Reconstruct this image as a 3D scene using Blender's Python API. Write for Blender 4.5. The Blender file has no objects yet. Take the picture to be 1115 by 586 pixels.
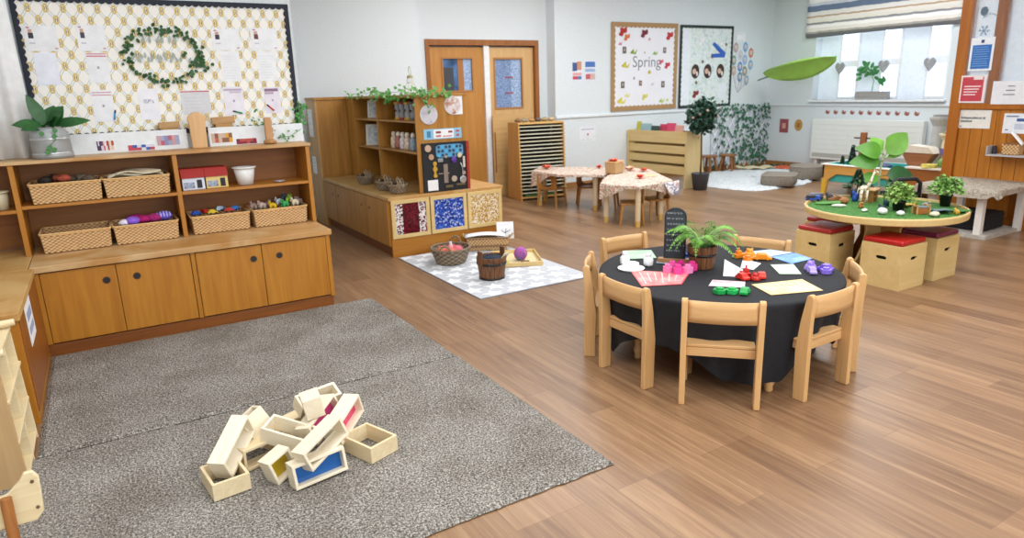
import bpy, math, random
from mathutils import Vector, Matrix, Euler
PI = math.pi
sin, cos = math.sin, math.cos
scene = bpy.context.scene
COL = scene.collection
rnd = random.Random(7)

# ------------------------------------------------------------------ materials
def lin(c):
    return c / 12.92 if c <= .04045 else ((c + .055) / 1.055) ** 2.4
def rgb(h):
    return tuple(lin(int(h[i:i + 2], 16) / 255) for i in (0, 2, 4)) + (1,)
MC = {}
def newmat(name):
    m = bpy.data.materials.new(name); m.use_nodes = True
    nt = m.node_tree; b = nt.nodes['Principled BSDF']
    return m, nt, b
def N(nt, t, **k):
    n = nt.nodes.new(t)
    for a, v in k.items():
        if a.startswith('i_'):
            key = a[2:]
            n.inputs[int(key) if key.isdigit() else key.replace('_', ' ')].default_value = v
        else: setattr(n, a, v)
    return n
def ramp(nt, stops, interp='LINEAR'):
    r = N(nt, 'ShaderNodeValToRGB'); r.color_ramp.interpolation = interp
    e = r.color_ramp.elements
    while len(e) < len(stops): e.new(.5)
    for i, (p, c) in enumerate(stops):
        e[i].position = p; e[i].color = rgb(c) if isinstance(c, str) else c
    return r
def plain(h, rough=.6, metal=0, noise=0, scale=20, bump=0, emit=0, alpha=1, sheen=0, coat=0, trans=0):
    key = ('p', h, rough, metal, noise, scale, bump, emit, alpha, sheen, coat, trans)
    if key in MC: return MC[key]
    m, nt, b = newmat('paint_' + h)
    b.inputs['Base Color'].default_value = rgb(h); b.inputs['Roughness'].default_value = rough
    b.inputs['Metallic'].default_value = metal
    if coat: b.inputs['Coat Weight'].default_value = coat
    if sheen: b.inputs['Sheen Weight'].default_value = sheen
    if trans: b.inputs['Transmission Weight'].default_value = trans
    if emit:
        b.inputs['Emission Color'].default_value = rgb(h); b.inputs['Emission Strength'].default_value = emit
    if alpha < 1: b.inputs['Alpha'].default_value = alpha
    tc = N(nt, 'ShaderNodeTexCoord'); nz = N(nt, 'ShaderNodeTexNoise', i_Scale=scale, i_Detail=3.0)
    nt.links.new(tc.outputs['Object'], nz.inputs['Vector'])
    c = rgb(h); k = noise or .05
    r = ramp(nt, [(.3, tuple(max(0, x * (1 - k)) for x in c[:3]) + (1,)), (.7, tuple(min(1, x * (1 + k)) for x in c[:3]) + (1,))])
    nt.links.new(nz.outputs['Fac'], r.inputs['Fac']); nt.links.new(r.outputs['Color'], b.inputs['Base Color'])
    if bump:
        bp = N(nt, 'ShaderNodeBump', i_Strength=bump, i_Distance=.01)
        nt.links.new(nz.outputs['Fac'], bp.inputs['Height']); nt.links.new(bp.outputs['Normal'], b.inputs['Normal'])
    MC[key] = m; return m
def wood(c1, c2, axis='z', scale=1.0, rough=.42, name='wood', contrast=1.0, worn=None):
    key = ('w', c1, c2, axis, scale, rough, worn)
    if key in MC: return MC[key]
    m, nt, b = newmat(name); b.inputs['Roughness'].default_value = rough
    tc = N(nt, 'ShaderNodeTexCoord'); mp = N(nt, 'ShaderNodeMapping')
    s = {'x': (1.5, 22, 22), 'y': (22, 1.5, 22), 'z': (22, 22, 1.5)}[axis]
    mp.inputs['Scale'].default_value = tuple(v * scale for v in s)
    nz = N(nt, 'ShaderNodeTexNoise', i_Scale=1.0, i_Detail=6.0, i_Roughness=.6, i_Distortion=.6)
    nt.links.new(tc.outputs['Object'], mp.inputs['Vector']); nt.links.new(mp.outputs['Vector'], nz.inputs['Vector'])
    r = ramp(nt, [(.28, c2), (.72, c1)])
    nt.links.new(nz.outputs['Fac'], r.inputs['Fac'])
    out = r.outputs['Color']
    if worn:
        n2 = N(nt, 'ShaderNodeTexNoise', i_Scale=2.2, i_Detail=5.0, i_Distortion=1.0)
        nt.links.new(tc.outputs['Object'], n2.inputs['Vector'])
        r2 = ramp(nt, [(.38, '000000'), (.62, 'ffffff')]); nt.links.new(n2.outputs['Fac'], r2.inputs['Fac'])
        mx = N(nt, 'ShaderNodeMixRGB'); mx.inputs[2].default_value = rgb(worn)
        nt.links.new(r2.outputs['Color'], mx.inputs[0]); nt.links.new(out, mx.inputs[1]); out = mx.outputs[0]
    nt.links.new(out, b.inputs['Base Color'])
    MC[key] = m; return m
def speckle(name, cols, scale=200, rough=.9, bump=.3, kind='VORONOI', metal=0):
    m, nt, b = newmat(name); b.inputs['Roughness'].default_value = rough; b.inputs['Metallic'].default_value = metal
    tc = N(nt, 'ShaderNodeTexCoord')
    if kind == 'VORONOI':
        v = N(nt, 'ShaderNodeTexVoronoi', i_Scale=float(scale)); o = v.outputs['Color']
        sp = N(nt, 'ShaderNodeSeparateColor'); nt.links.new(o, sp.inputs[0]); f = sp.outputs[0]
    else:
        v = N(nt, 'ShaderNodeTexNoise', i_Scale=float(scale), i_Detail=4.0, i_Roughness=.7); f = v.outputs['Fac']
    nt.links.new(tc.outputs['Object'], v.inputs['Vector'])
    n = len(cols)
    if kind == 'VORONOI': r = ramp(nt, [(i / n, c) for i, c in enumerate(cols)], 'CONSTANT')
    else: r = ramp(nt, [(.3 + .4 * i / (n - 1), c) for i, c in enumerate(cols)])
    nt.links.new(f, r.inputs['Fac']); nt.links.new(r.outputs['Color'], b.inputs['Base Color'])
    if bump:
        bp = N(nt, 'ShaderNodeBump', i_Strength=bump, i_Distance=.01)
        nt.links.new(f, bp.inputs['Height']); nt.links.new(bp.outputs['Normal'], b.inputs['Normal'])
    return m
def vcol(name, dark, light, rough=.7):
    m, nt, b = newmat(name); b.inputs['Roughness'].default_value = rough
    a = N(nt, 'ShaderNodeAttribute', attribute_name='tone')
    nz = N(nt, 'ShaderNodeTexNoise', i_Scale=60.0, i_Detail=2.0); tc = N(nt, 'ShaderNodeTexCoord')
    nt.links.new(tc.outputs['Object'], nz.inputs['Vector'])
    ad = N(nt, 'ShaderNodeMath', operation='MULTIPLY_ADD'); ad.inputs[1].default_value = .5
    nt.links.new(nz.outputs['Fac'], ad.inputs[0]); nt.links.new(a.outputs['Fac'], ad.inputs[2])
    sb = N(nt, 'ShaderNodeMath', operation='SUBTRACT'); sb.inputs[1].default_value = .25
    nt.links.new(ad.outputs[0], sb.inputs[0])
    r = ramp(nt, [(0, dark), (1, light)]); nt.links.new(sb.outputs[0], r.inputs['Fac'])
    nt.links.new(r.outputs['Color'], b.inputs['Base Color']); return m

ORANGE = wood('bd8028', 'a26516', 'z', 1, .38, 'teak_veneer')
ORANGEX = wood('bb7e2c', 'a0641a', 'x', 1, .4, 'teak_veneer_long')
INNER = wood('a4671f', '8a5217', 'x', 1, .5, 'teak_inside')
DARKW = wood('8c5018', '6d3a0e', 'x', 1, .45, 'teak_dark')
WORN = wood('c4945a', 'a87536', 'x', .8, .45, 'worn_oak_top', worn='cfae80')
WORNY = wood('c79a5c', 'a97635', 'y', .8, .45, 'worn_oak_top_y', worn='c9a46a')
OAK2 = wood('c08a3e', '9f6a24', 'z', 1, .4, 'oak_veneer')
OAK2Y = wood('c08c44', 'a06c28', 'y', 1, .4, 'oak_veneer_y')
BEECH = wood('dcb27c', 'cb9c64', 'z', 1.4, .4, 'beech')
BEECHX = wood('dcb27e', 'cb9d66', 'x', 1.4, .4, 'beech_x')
PLY = wood('dfc48a', 'd3b576', 'x', .8, .45, 'birch_ply')
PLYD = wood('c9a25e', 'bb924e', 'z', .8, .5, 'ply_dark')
PINE = wood('ecdcb8', 'dfca9e', 'x', 2.0, .5, 'pale_pine')
PINEY = wood('e9d6ae', 'dbc493', 'y', 2.0, .5, 'pale_pine_y')
DOORW = wood('c68f4a', 'b37a36', 'z', .8, .4, 'door_veneer')
DOORL = wood('d9b27a', 'cca36a', 'z', .8, .4, 'door_pale')
FRAMEW = wood('a5682c', '8a5220', 'z', .8, .4, 'frame_wood')
HONEY = wood('b8701f', '94500f', 'z', .6, .4, 'honey_pine')
MIDW = wood('9a6434', '7a4a22', 'z', 1.5, .5, 'stool_wood')
BARREL = wood('8a5a34', '4a2a16', 'z', 2.0, .6, 'barrel_wood')
WHITEW = plain('dfe4e6', .75); CREAM = plain('e9e4d2', .6); PAPER = plain('f0f2f4', .7); BLACK = plain('16171a', .5)
WICKER = vcol('wicker_pale', '8f6230', 'f0cc98'); WICKERG = vcol('wicker_grey', '4c3e30', 'a3927a')

# ------------------------------------------------------------------ mesh builder
class M:
    def __init__(s, mat=None):
        s.v = []; s.f = []; s.mi = []; s.mats = []; s.tone = {}; s.cur = 0
        if mat: s.use(mat)
    def use(s, mat):
        if mat not in s.mats: s.mats.append(mat)
        s.cur = s.mats.index(mat); return s
    def add(s, vs, fs):
        o = len(s.v); s.v += [tuple(v) for v in vs]
        for f in fs: s.f.append([o + i for i in f]); s.mi.append(s.cur)
        return s
    def box(s, x0, x1, y0, y1, z0, z1):
        return s.add([(x0, y0, z0), (x1, y0, z0), (x1, y1, z0), (x0, y1, z0), (x0, y0, z1), (x1, y0, z1), (x1, y1, z1), (x0, y1, z1)],
                     [(0, 3, 2, 1), (4, 5, 6, 7), (0, 1, 5, 4), (1, 2, 6, 5), (2, 3, 7, 6), (3, 0, 4, 7)])
    def bx(s, c, sz, rot=(0, 0, 0)):
        R = Euler(rot).to_matrix(); c = Vector(c); h = [k / 2 for k in sz]
        vs = [c + R @ Vector((a * h[0], b * h[1], d * h[2])) for d in (-1, 1) for a, b in ((-1, -1), (1, -1), (1, 1), (-1, 1))]
        return s.add(vs, [(0, 3, 2, 1), (4, 5, 6, 7), (0, 1, 5, 4), (1, 2, 6, 5), (2, 3, 7, 6), (3, 0, 4, 7)])
    def cyl(s, p0, p1, r0, r1=None, n=14):
        p0 = Vector(p0); p1 = Vector(p1); r1 = r0 if r1 is None else r1
        d = (p1 - p0).normalized(); a = d.orthogonal().normalized(); b = d.cross(a)
        vs = [p + (a * cos(2 * PI * i / n) + b * sin(2 * PI * i / n)) * r for p, r in ((p0, r0), (p1, r1)) for i in range(n)]
        fs = [(i, (i + 1) % n, n + (i + 1) % n, n + i) for i in range(n)] + [tuple(range(n))[::-1], tuple(range(n, 2 * n))]
        return s.add(vs, fs)
    def lathe(s, prof, c=(0, 0, 0), n=24, cap=True):
        vs = []; fs = []
        for r, z in prof:
            for i in range(n): vs.append((c[0] + r * cos(2 * PI * i / n), c[1] + r * sin(2 * PI * i / n), c[2] + z))
        for k in range(len(prof) - 1):
            for i in range(n): fs.append((k * n + i, k * n + (i + 1) % n, (k + 1) * n + (i + 1) % n, (k + 1) * n + i))
        if cap:
            if prof[0][0] > 1e-5: fs.append(tuple(range(n))[::-1])
            if prof[-1][0] > 1e-5: fs.append(tuple(range((len(prof) - 1) * n, len(prof) * n)))
        return s.add(vs, fs)
    def prism(s, pts, a, b, plane='xy'):
        k = len(pts)
        def P(p, t): return {'xy': (p[0], p[1], t), 'xz': (p[0], t, p[1]), 'yz': (t, p[0], p[1])}[plane]
        vs = [P(p, a) for p in pts] + [P(p, b) for p in pts]
        return s.add(vs, [tuple(range(k))[::-1], tuple(range(k, 2 * k))] + [(i, (i + 1) % k, k + (i + 1) % k, k + i) for i in range(k)])
    def ring(s, outer, inner, a, b, plane='xy'):
        k = len(outer)
        def P(p, t): return {'xy': (p[0], p[1], t), 'xz': (p[0], t, p[1]), 'yz': (t, p[0], p[1])}[plane]
        vs = [P(p, a) for p in outer] + [P(p, a) for p in inner] + [P(p, b) for p in outer] + [P(p, b) for p in inner]
        fs = []
        for i in range(k):
            j = (i + 1) % k
            fs += [(i, k + i, k + j, j), (2 * k + i, 2 * k + j, 3 * k + j, 3 * k + i), (i, j, 2 * k + j, 2 * k + i), (k + i, 3 * k + i, 3 * k + j, k + j)]
        return s.add(vs, fs)
    def tube(s, pts, r, n=6, closed=False):
        pts = [Vector(p) for p in pts]; m = len(pts); vs = []; fs = []
        up = Vector((0, 0, 1)); prev = None
        for i, p in enumerate(pts):
            d = (pts[(i + 1) % m] - pts[i - 1]) if closed else (pts[min(i + 1, m - 1)] - pts[max(i - 1, 0)])
            d.normalize()
            a = (prev - d * prev.dot(d)) if prev is not None else d.orthogonal()
            if a.length < 1e-6: a = d.orthogonal()
            a.normalize(); prev = a; b = d.cross(a)
            rr = r[i] if isinstance(r, (list, tuple)) else r
            for k in range(n): vs.append(p + (a * cos(2 * PI * k / n) + b * sin(2 * PI * k / n)) * rr)
        for i in range(m if closed else m - 1):
            j = (i + 1) % m
            for k in range(n): fs.append((i * n + k, i * n + (k + 1) % n, j * n + (k + 1) % n, j * n + k))
        if not closed: fs += [tuple(range(n))[::-1], tuple(range((m - 1) * n, m * n))]
        return s.add(vs, fs)
    def ball(s, c, r, nu=14, nv=9, rot=None, lump=0, seed=0):
        if not isinstance(r, (tuple, list)): r = (r, r, r)
        R = Euler(rot).to_matrix() if rot else Matrix.Identity(3); c = Vector(c); g = random.Random(seed)
        ph = [g.random() * 6 for _ in range(4)]
        vs = []; fs = []
        for j in range(nv + 1):
            t = PI * j / nv
            for i in range(nu):
                u = 2 * PI * i / nu
                k = 1 + lump * (sin(3 * u + ph[0]) * sin(2 * t + ph[1]) + .6 * sin(5 * u + ph[2]) * sin(4 * t + ph[3]))
                vs.append(c + R @ Vector((r[0] * sin(t) * cos(u) * k, r[1] * sin(t) * sin(u) * k, r[2] * cos(t) * k)))
        for j in range(nv):
            for i in range(nu): fs.append((j * nu + i, (j + 1) * nu + i, (j + 1) * nu + (i + 1) % nu, j * nu + (i + 1) % nu))
        return s.add(vs, fs)
    def grid(s, fn, nu, nv, closed=False):
        o = len(s.v)
        vs = [fn(i / (nu if closed else nu - 1), j / (nv - 1)) for j in range(nv) for i in range(nu)]
        fs = []
        for j in range(nv - 1):
            for i in range(nu if closed else nu - 1):
                k = (i + 1) % nu; fs.append((j * nu + i, j * nu + k, (j + 1) * nu + k, (j + 1) * nu + i))
        return s.add(vs, fs)
    def leaf(s, base, d, up, L, W, bend=.3, n=5, fold=.15):
        base = Vector(base); d = Vector(d).normalized(); up = Vector(up); side = d.cross(up)
        if side.length < 1e-4: side = d.orthogonal()
        side.normalize(); up = side.cross(d).normalized(); vs = []; fs = []
        for i in range(n + 1):
            t = i / n; w = W * .5 * (sin(PI * min(1, t ** .8)) ** .8 if 0 < t < 1 else .02)
            p = base + d * (L * t) - up * (bend * L * t * t)
            vs += [p - side * w + up * (fold * w), p, p + side * w + up * (fold * w)]
        for i in range(n):
            a = i * 3; fs += [(a, a + 1, a + 4, a + 3), (a + 1, a + 2, a + 5, a + 4)]
        return s.add(vs, fs)
    def build(s, name, parent=None, loc=(0, 0, 0), rot=(0, 0, 0), bevel=0, smooth=False, solid=0, seg=2):
        me = bpy.data.meshes.new(name); me.from_pydata(s.v, [], s.f)
        for m in s.mats: me.materials.append(m)
        me.polygons.foreach_set('material_index', s.mi)
        if smooth: me.polygons.foreach_set('use_smooth', [True] * len(s.f))
        if s.tone:
            a = me.attributes.new('tone', 'FLOAT', 'POINT')
            a.data.foreach_set('value', [s.tone.get(i, .5) for i in range(len(s.v))])
        me.update(); o = bpy.data.objects.new(name, me); COL.objects.link(o)
        o.location = loc; o.rotation_euler = rot
        if parent: o.parent = parent
        if solid:
            md = o.modifiers.new('Solid', 'SOLIDIFY'); md.thickness = solid; md.offset = 0
        if bevel:
            md = o.modifiers.new('Bevel', 'BEVEL'); md.width = bevel; md.segments = seg; md.limit_method = 'ANGLE'; md.angle_limit = math.radians(40)
            if not smooth:
                me.polygons.foreach_set('use_smooth', [True] * len(s.f)); md.harden_normals = True
        return o
def T(name, label, cat, loc=(0, 0, 0), rz=0, group=None, rot=None):
    o = bpy.data.objects.new(name, None); COL.objects.link(o); o.empty_display_size = .05
    o.location = loc; o.rotation_euler = rot if rot else (0, 0, rz); return tag(o, label, cat, group)
def tag(o, label, cat, group=None):
    o['label'] = label; o['category'] = cat
    if group: o['group'] = group
    return o
def struct(o):
    o['kind'] = 'structure'; return o
def dup(src, loc, rz=0, label=None, group=None, rot=None, scale=None):
    r = src.copy(); COL.objects.link(r); r.location = loc; r.rotation_euler = rot if rot else (0, 0, rz)
    if label: r['label'] = label
    if group: r['group'] = group
    if scale: r.scale = scale
    for ch in list(src.children):
        c = ch.copy(); COL.objects.link(c); c.parent = r
        for g in list(ch.children):
            d = g.copy(); COL.objects.link(d); d.parent = c
    return r
def text(st, size, loc, rot, mat, parent, name='lettering', ext=.0008, align='CENTER', bold=0):
    c = bpy.data.curves.new(name, 'FONT'); c.body = st; c.size = size; c.extrude = ext; c.align_x = align; c.align_y = 'CENTER'
    c.offset = bold; c.resolution_u = 3; c.space_line = 1.15
    t = bpy.data.objects.new('tmp', c); COL.objects.link(t)
    me = bpy.data.meshes.new_from_object(t.evaluated_get(bpy.context.evaluated_depsgraph_get()))
    bpy.data.objects.remove(t); me.name = name
    me.materials.clear(); me.materials.append(mat)
    o = bpy.data.objects.new(name, me); COL.objects.link(o); o.location = loc; o.rotation_euler = rot
    if parent: o.parent = parent
    return o
def rect(w, h, k, cx=0, cy=0):      # k points per side, counterclockwise from lower left
    P = []
    for i in range(k): P.append((cx - w / 2 + w * i / k, cy - h / 2))
    for i in range(k): P.append((cx + w / 2, cy - h / 2 + h * i / k))
    for i in range(k): P.append((cx + w / 2 - w * i / k, cy + h / 2))
    for i in range(k): P.append((cx - w / 2, cy + h / 2 - h * i / k))
    return P
def superell(w, h, k, e, cx=0, cy=0):
    P = []
    for i in range(4 * k):
        t = -3 * PI / 4 + 2 * PI * i / (4 * k); c_, s_ = cos(t), sin(t)
        P.append((cx + w / 2 * math.copysign(abs(c_) ** e, c_), cy + h / 2 * math.copysign(abs(s_) ** e, s_)))
    return P
FX = (PI / 2, 0, 0)            # writing that faces -Y
FL = (PI / 2, 0, -PI / 2)      # writing that faces -X

# ------------------------------------------------------------------ camera
yaw, pitch, roll = 0.5379513719, 0.2582516103, -0.0310483930
f_ = Vector((sin(yaw) * cos(pitch), cos(yaw) * cos(pitch), -sin(pitch)))
r_ = Vector((cos(yaw), -sin(yaw), 0)); u_ = r_.cross(f_)
r2 = r_ * cos(roll) + u_ * sin(roll); u2 = -r_ * sin(roll) + u_ * cos(roll)
cam = bpy.data.cameras.new('camera'); co = bpy.data.objects.new('camera', cam); COL.objects.link(co)
mw = Matrix((r2, u2, -f_)).transposed().to_4x4(); mw.translation = Vector((0, 0, 1.55)); co.matrix_world = mw
cam.sensor_width = 36; cam.lens = 36 * 736.9109 / 1115; cam.clip_start = .05
cam.dof.use_dof = True; cam.dof.focus_distance = 3.4; cam.dof.aperture_fstop = 3.2
scene.camera = co
scene.view_settings.view_transform = 'Standard'; scene.view_settings.look = 'None'
scene.view_settings.exposure = 0; scene.cycles.use_denoising = True
scene.cycles.max_bounces = 6; scene.cycles.diffuse_bounces = 4; scene.cycles.caustics_reflective = False; scene.cycles.caustics_refractive = False
scene.cycles.sample_clamp_indirect = 4

# ------------------------------------------------------------------ setting
def floor_mat():
    m, nt, b = newmat('vinyl_planks')
    tc = N(nt, 'ShaderNodeTexCoord'); sp = N(nt, 'ShaderNodeSeparateXYZ'); cb = N(nt, 'ShaderNodeCombineXYZ')
    L = nt.links.new
    L(tc.outputs['Object'], sp.inputs[0]); L(sp.outputs['Y'], cb.inputs['X']); L(sp.outputs['X'], cb.inputs['Y'])
    br = N(nt, 'ShaderNodeTexBrick'); br.offset = .37; br.offset_frequency = 3
    br.inputs['Scale'].default_value = 1; br.inputs['Brick Width'].default_value = .92; br.inputs['Row Height'].default_value = .155
    br.inputs['Mortar Size'].default_value = .0016; br.inputs['Mortar Smooth'].default_value = .3; br.inputs['Bias'].default_value = -.05
    br.inputs['Color1'].default_value = rgb('a07c5c'); br.inputs['Color2'].default_value = rgb('6a4a35'); br.inputs['Mortar'].default_value = rgb('8a684c')
    L(cb.outputs[0], br.inputs['Vector'])
    mp = N(nt, 'ShaderNodeMapping'); mp.inputs['Scale'].default_value = (1.6, 30, 1); L(cb.outputs[0], mp.inputs['Vector'])
    nz = N(nt, 'ShaderNodeTexNoise', i_Scale=1.0, i_Detail=6.0, i_Roughness=.65, i_Distortion=.8); L(mp.outputs[0], nz.inputs['Vector'])
    r = ramp(nt, [(.3, '5c402c'), (.5, '8a6a4a'), (.7, 'b0906c')]); L(nz.outputs['Fac'], r.inputs['Fac'])
    mx = N(nt, 'ShaderNodeMixRGB', blend_type='MIX'); mx.inputs[0].default_value = .48
    L(br.outputs['Color'], mx.inputs[1]); L(r.outputs['Color'], mx.inputs[2])
    m2 = N(nt, 'ShaderNodeMixRGB', blend_type='MIX'); m2.inputs[2].default_value = rgb('7d5c44')
    L(br.outputs['Fac'], m2.inputs[0]); L(mx.outputs[0], m2.inputs[1]); L(m2.outputs[0], b.inputs['Base Color'])
    b.inputs['Roughness'].default_value = .33; b.inputs['Specular IOR Level'].default_value = .5
    bp = N(nt, 'ShaderNodeBump', i_Strength=.08, i_Distance=.002); L(nz.outputs['Fac'], bp.inputs['Height']); L(bp.outputs[0], b.inputs['Normal'])
    return m
struct(M(floor_mat()).box(-2.2, 11.4, -3.2, 9.4, -.06, 0).build('floor'))
WALL = plain('dce4e8', .8, bump=.03, scale=60)
struct(M(plain('e8eef2', .8)).box(-2.2, 11.4, -3.2, 9.4, 3.3, 3.4).build('ceiling'))
struct(M(WALL).box(-2.1, 1.47, 5.74, 9.3, 0, 3.3).build('wall_display'))
struct(M(WALL).box(1.47, 3.93, 8.85, 9.3, 0, 3.3).build('wall_back'))
struct(M(WALL).box(3.93, 4.10, 9.05, 9.3, 0, 3.3).box(5.975, 6.14, 9.05, 9.3, 0, 3.3).box(4.10, 5.975, 9.05, 9.3, 2.27, 3.3).box(3.93, 6.14, 9.25, 9.35, 0, 3.3).build('wall_door'))
struct(M(WALL).box(6.14, 11.1, 8.83, 9.3, 0, 3.3).build('wall_spring'))
struct(M(WALL).box(-2.2, -2.1, -3.2, 9.3, 0, 3.3).build('wall_left'))
struct(M(WALL).box(-2.2, 11.4, -3.3, -3.2, 0, 3.3).build('wall_front'))
w = M(WALL); ya, yb, yc, yd, z0, z1 = 1.1, 3.75, 5.65, 7.92, 1.22, 2.95
w.box(11.1, 11.4, -3.2, ya, 0, 3.3).box(11.1, 11.4, yb, yc, 0, 3.3).box(11.1, 11.4, yd, 9.3, 0, 3.3)
for a, b in ((ya, yb), (yc, yd)): w.box(11.1, 11.4, a, b, 0, z0).box(11.1, 11.4, a, b, z1, 3.3)
struct(w.build('wall_window'))
TRIM = plain('e4ebef', .5)
struct(M(TRIM).box(6.14, 11.1, 8.805, 8.83, 1.10, 1.14).build('trim_1', bevel=.004))
struct(M(TRIM).box(11.075, 11.1, 4.1, 8.83, 1.115, 1.15).build('trim_2', bevel=.004))
SKIRT = wood('a87a48', '8d6034', 'x', .8, .5, 'skirting')
struct(M(SKIRT).box(6.14, 11.1, 8.805, 8.83, 0, .09).build('baseboard_back'))
struct(M(SKIRT).box(11.075, 11.1, 4.1, 8.83, 0, .09).build('baseboard_right'))
struct(M(TRIM).box(-2, 1.47, 5.72, 5.74, 0, .08).build('baseboard_display'))
# windows: three lights between pale stone mullions
GLASS = plain('cfe4ff', .02, alpha=.25)
def window(n, y0, y1, lights, mat):
    STONE_GLOW = plain('e2ecfa', .7, emit=.18); fr = M(STONE_GLOW)  # faint bluish emission put into the stone, imitating the glow of daylight
    edges = [y0] + [v for l in lights for v in l] + [y1]
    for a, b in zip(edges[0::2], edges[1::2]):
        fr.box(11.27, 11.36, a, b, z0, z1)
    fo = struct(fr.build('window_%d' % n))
    s = M(plain('eef3f8', .5))
    for a, b in lights:
        s.box(11.25, 11.29, a, a + .035, z0, z1).box(11.25, 11.29, b - .035, b, z0, z1).box(11.252, 11.288, a + .001, b - .001, z0, z0 + .05).box(11.252, 11.288, a + .001, b - .001, 1.76, 1.87)
        s.box(11.26, 11.28, a + .002, b - .002, 2.05, 2.07)
    s.build('window_frame', fo)
    for a, b in lights: M(GLASS).box(11.268, 11.272, a, b, z0, z1).build('pane', fo)
    M(plain('eef2f6', .5)).box(11.03, 11.27, y0 - .03, y1 + .03, z0 - .035, z0).build('window_sill', fo, bevel=.006)
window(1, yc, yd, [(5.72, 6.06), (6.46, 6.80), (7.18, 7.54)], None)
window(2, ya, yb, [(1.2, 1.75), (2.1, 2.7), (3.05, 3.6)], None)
# doors
def door(n, x0, x1, gx0, gx1, gz0, gz1, mat, y=9.08):
    d = M(mat).ring(rect(x1 - x0, 2.16, 2, (x0 + x1) / 2, 1.09), rect(gx1 - gx0, gz1 - gz0, 2, (gx0 + gx1) / 2, (gz0 + gz1) / 2), y, y + .05, 'xz')
    o = struct(d.build('door_%d' % n, bevel=.003))
    g = M(plain('4f6f9a', .1, noise=.5, scale=6)).box(gx0, gx1, y + .02, y + .03, gz0, gz1)
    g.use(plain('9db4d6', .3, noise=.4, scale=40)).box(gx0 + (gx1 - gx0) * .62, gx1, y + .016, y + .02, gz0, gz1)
    if n == 1:
        g.use(plain('3e4148', .5)).box(gx0, gx0 + .17, y + .015, y + .019, gz0, gz1 - .12).use(plain('a96f35', .5)).box(gx0 + .24, gx0 + .33, y + .014, y + .018, gz0, gz1)
    else:
        g.use(plain('a04a5c', .5)).box(gx0 + .18, gx0 + .32, y + .012, y + .018, gz0 + .43, gz0 + .45).box(gx0 + .18, gx0 + .32, y + .012, y + .018, gz0 + .2, gz0 + .22)
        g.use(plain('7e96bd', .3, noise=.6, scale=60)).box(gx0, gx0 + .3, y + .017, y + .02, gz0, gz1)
    g.build('glass_pane', o)
    b = M(plain('b07a40', .4)).ring(rect(gx1 - gx0 + .05, gz1 - gz0 + .05, 2, (gx0 + gx1) / 2, (gz0 + gz1) / 2), rect(gx1 - gx0, gz1 - gz0, 2, (gx0 + gx1) / 2, (gz0 + gz1) / 2), y - .01, y + .06, 'xz')
    b.build('glazing_bead', o)
door(1, 4.16, 5.03, 4.38, 4.84, 1.57, 2.01, DOORW)
door(2, 5.12, 5.905, 5.23, 5.69, 1.30, 2.0, DOORL)
struct(M(FRAMEW).box(4.10, 4.16, 9.02, 9.15, 0, 2.27).box(5.91, 5.975, 9.02, 9.15, 0, 2.27).box(4.16, 5.91, 9.02, 9.15, 2.19, 2.27).build('trim_3', bevel=.004))
struct(M(plain('eceef0', .5)).box(5.03, 5.12, 9.04, 9.14, 0, 2.19).build('trim_4', bevel=.004))
# honey pine partition with glazing
p = M(HONEY)
p.box(7.98, 8.1, 3.89, 4.0, 0, 3.3).box(7.985, 8.09, 1.0, 3.89, 1.21, 1.27).box(7.985, 8.09, 1.0, 3.89, 0, .1)
p.use(wood('9a6a4a', '7c4f34', 'z', .8, .4, 'mullion_wood')).box(7.985, 8.08, 3.56, 3.66, 1.27, 3.3).box(7.985, 8.08, 2.4, 2.5, 1.27, 3.3)
p.use(wood('c07c28', 'a05e16', 'z', .5, .4, 'honey_board'))
y = 3.89
while y > 1.0:
    p.box(8.01, 8.06, y - .118, y - .004, .1, 1.21); y -= .118
po = struct(p.build('wall_partition', bevel=.003))
PG = plain('dfeaf8', .05, alpha=.35)
for a, b in ((3.66, 3.89), (2.5, 3.56), (1.0, 2.4)): M(PG).box(8.03, 8.036, a, b, 1.27, 3.3).build('glass_pane', po)

# ------------------------------------------------------------------ light
wd = bpy.data.worlds.new('world'); scene.world = wd; wd.use_nodes = True
wd.node_tree.nodes['Background'].inputs[0].default_value = (.80, .90, 1, 1); wd.node_tree.nodes['Background'].inputs[1].default_value = 2.2
def area(name, loc, rot, sx, sy, e, c=(1, 1, 1)):
    l = bpy.data.lights.new(name, 'AREA'); l.shape = 'RECTANGLE'; l.size = sx; l.size_y = sy; l.energy = e; l.color = c
    o = bpy.data.objects.new(name, l); COL.objects.link(o); o.location = loc; o.rotation_euler = rot; return o
area('ceiling_fill', (.8, 2.2, 3.25), (0, 0, 0), 3, 3, 108, (.97, .985, 1))  # unseen area lights added under the ceiling as even fill, no real fittings
area('ceiling_fill', (4.6, 2.2, 3.25), (0, 0, 0), 3, 3, 108, (.97, .985, 1))
area('ceiling_fill', (4.8, 6.4, 3.25), (0, 0, 0), 3, 3, 112, (.97, .985, 1))
area('ceiling_fill', (8.6, 5.6, 3.25), (0, 0, 0), 3, 3, 112, (.95, .98, 1))
area('ceiling_fill', (2.5, -1.5, 3.25), (0, 0, 0), 4, 2, 100, (.97, .985, 1))
area('daylight', (2.0, -3.1, 1.9), (math.radians(90), 0, 0), 5, 1.8, 125, (.93, .97, 1))  # unseen panel before the solid wall, added as daylight from behind the camera
area('daylight', (11.7, 6.8, 2.1), (0, math.radians(90), 0), 1.7, 2.2, 130, (.85, .93, 1))
area('daylight', (11.7, 2.4, 2.1), (0, math.radians(90), 0), 1.7, 2.4, 110, (.85, .93, 1))

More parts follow.
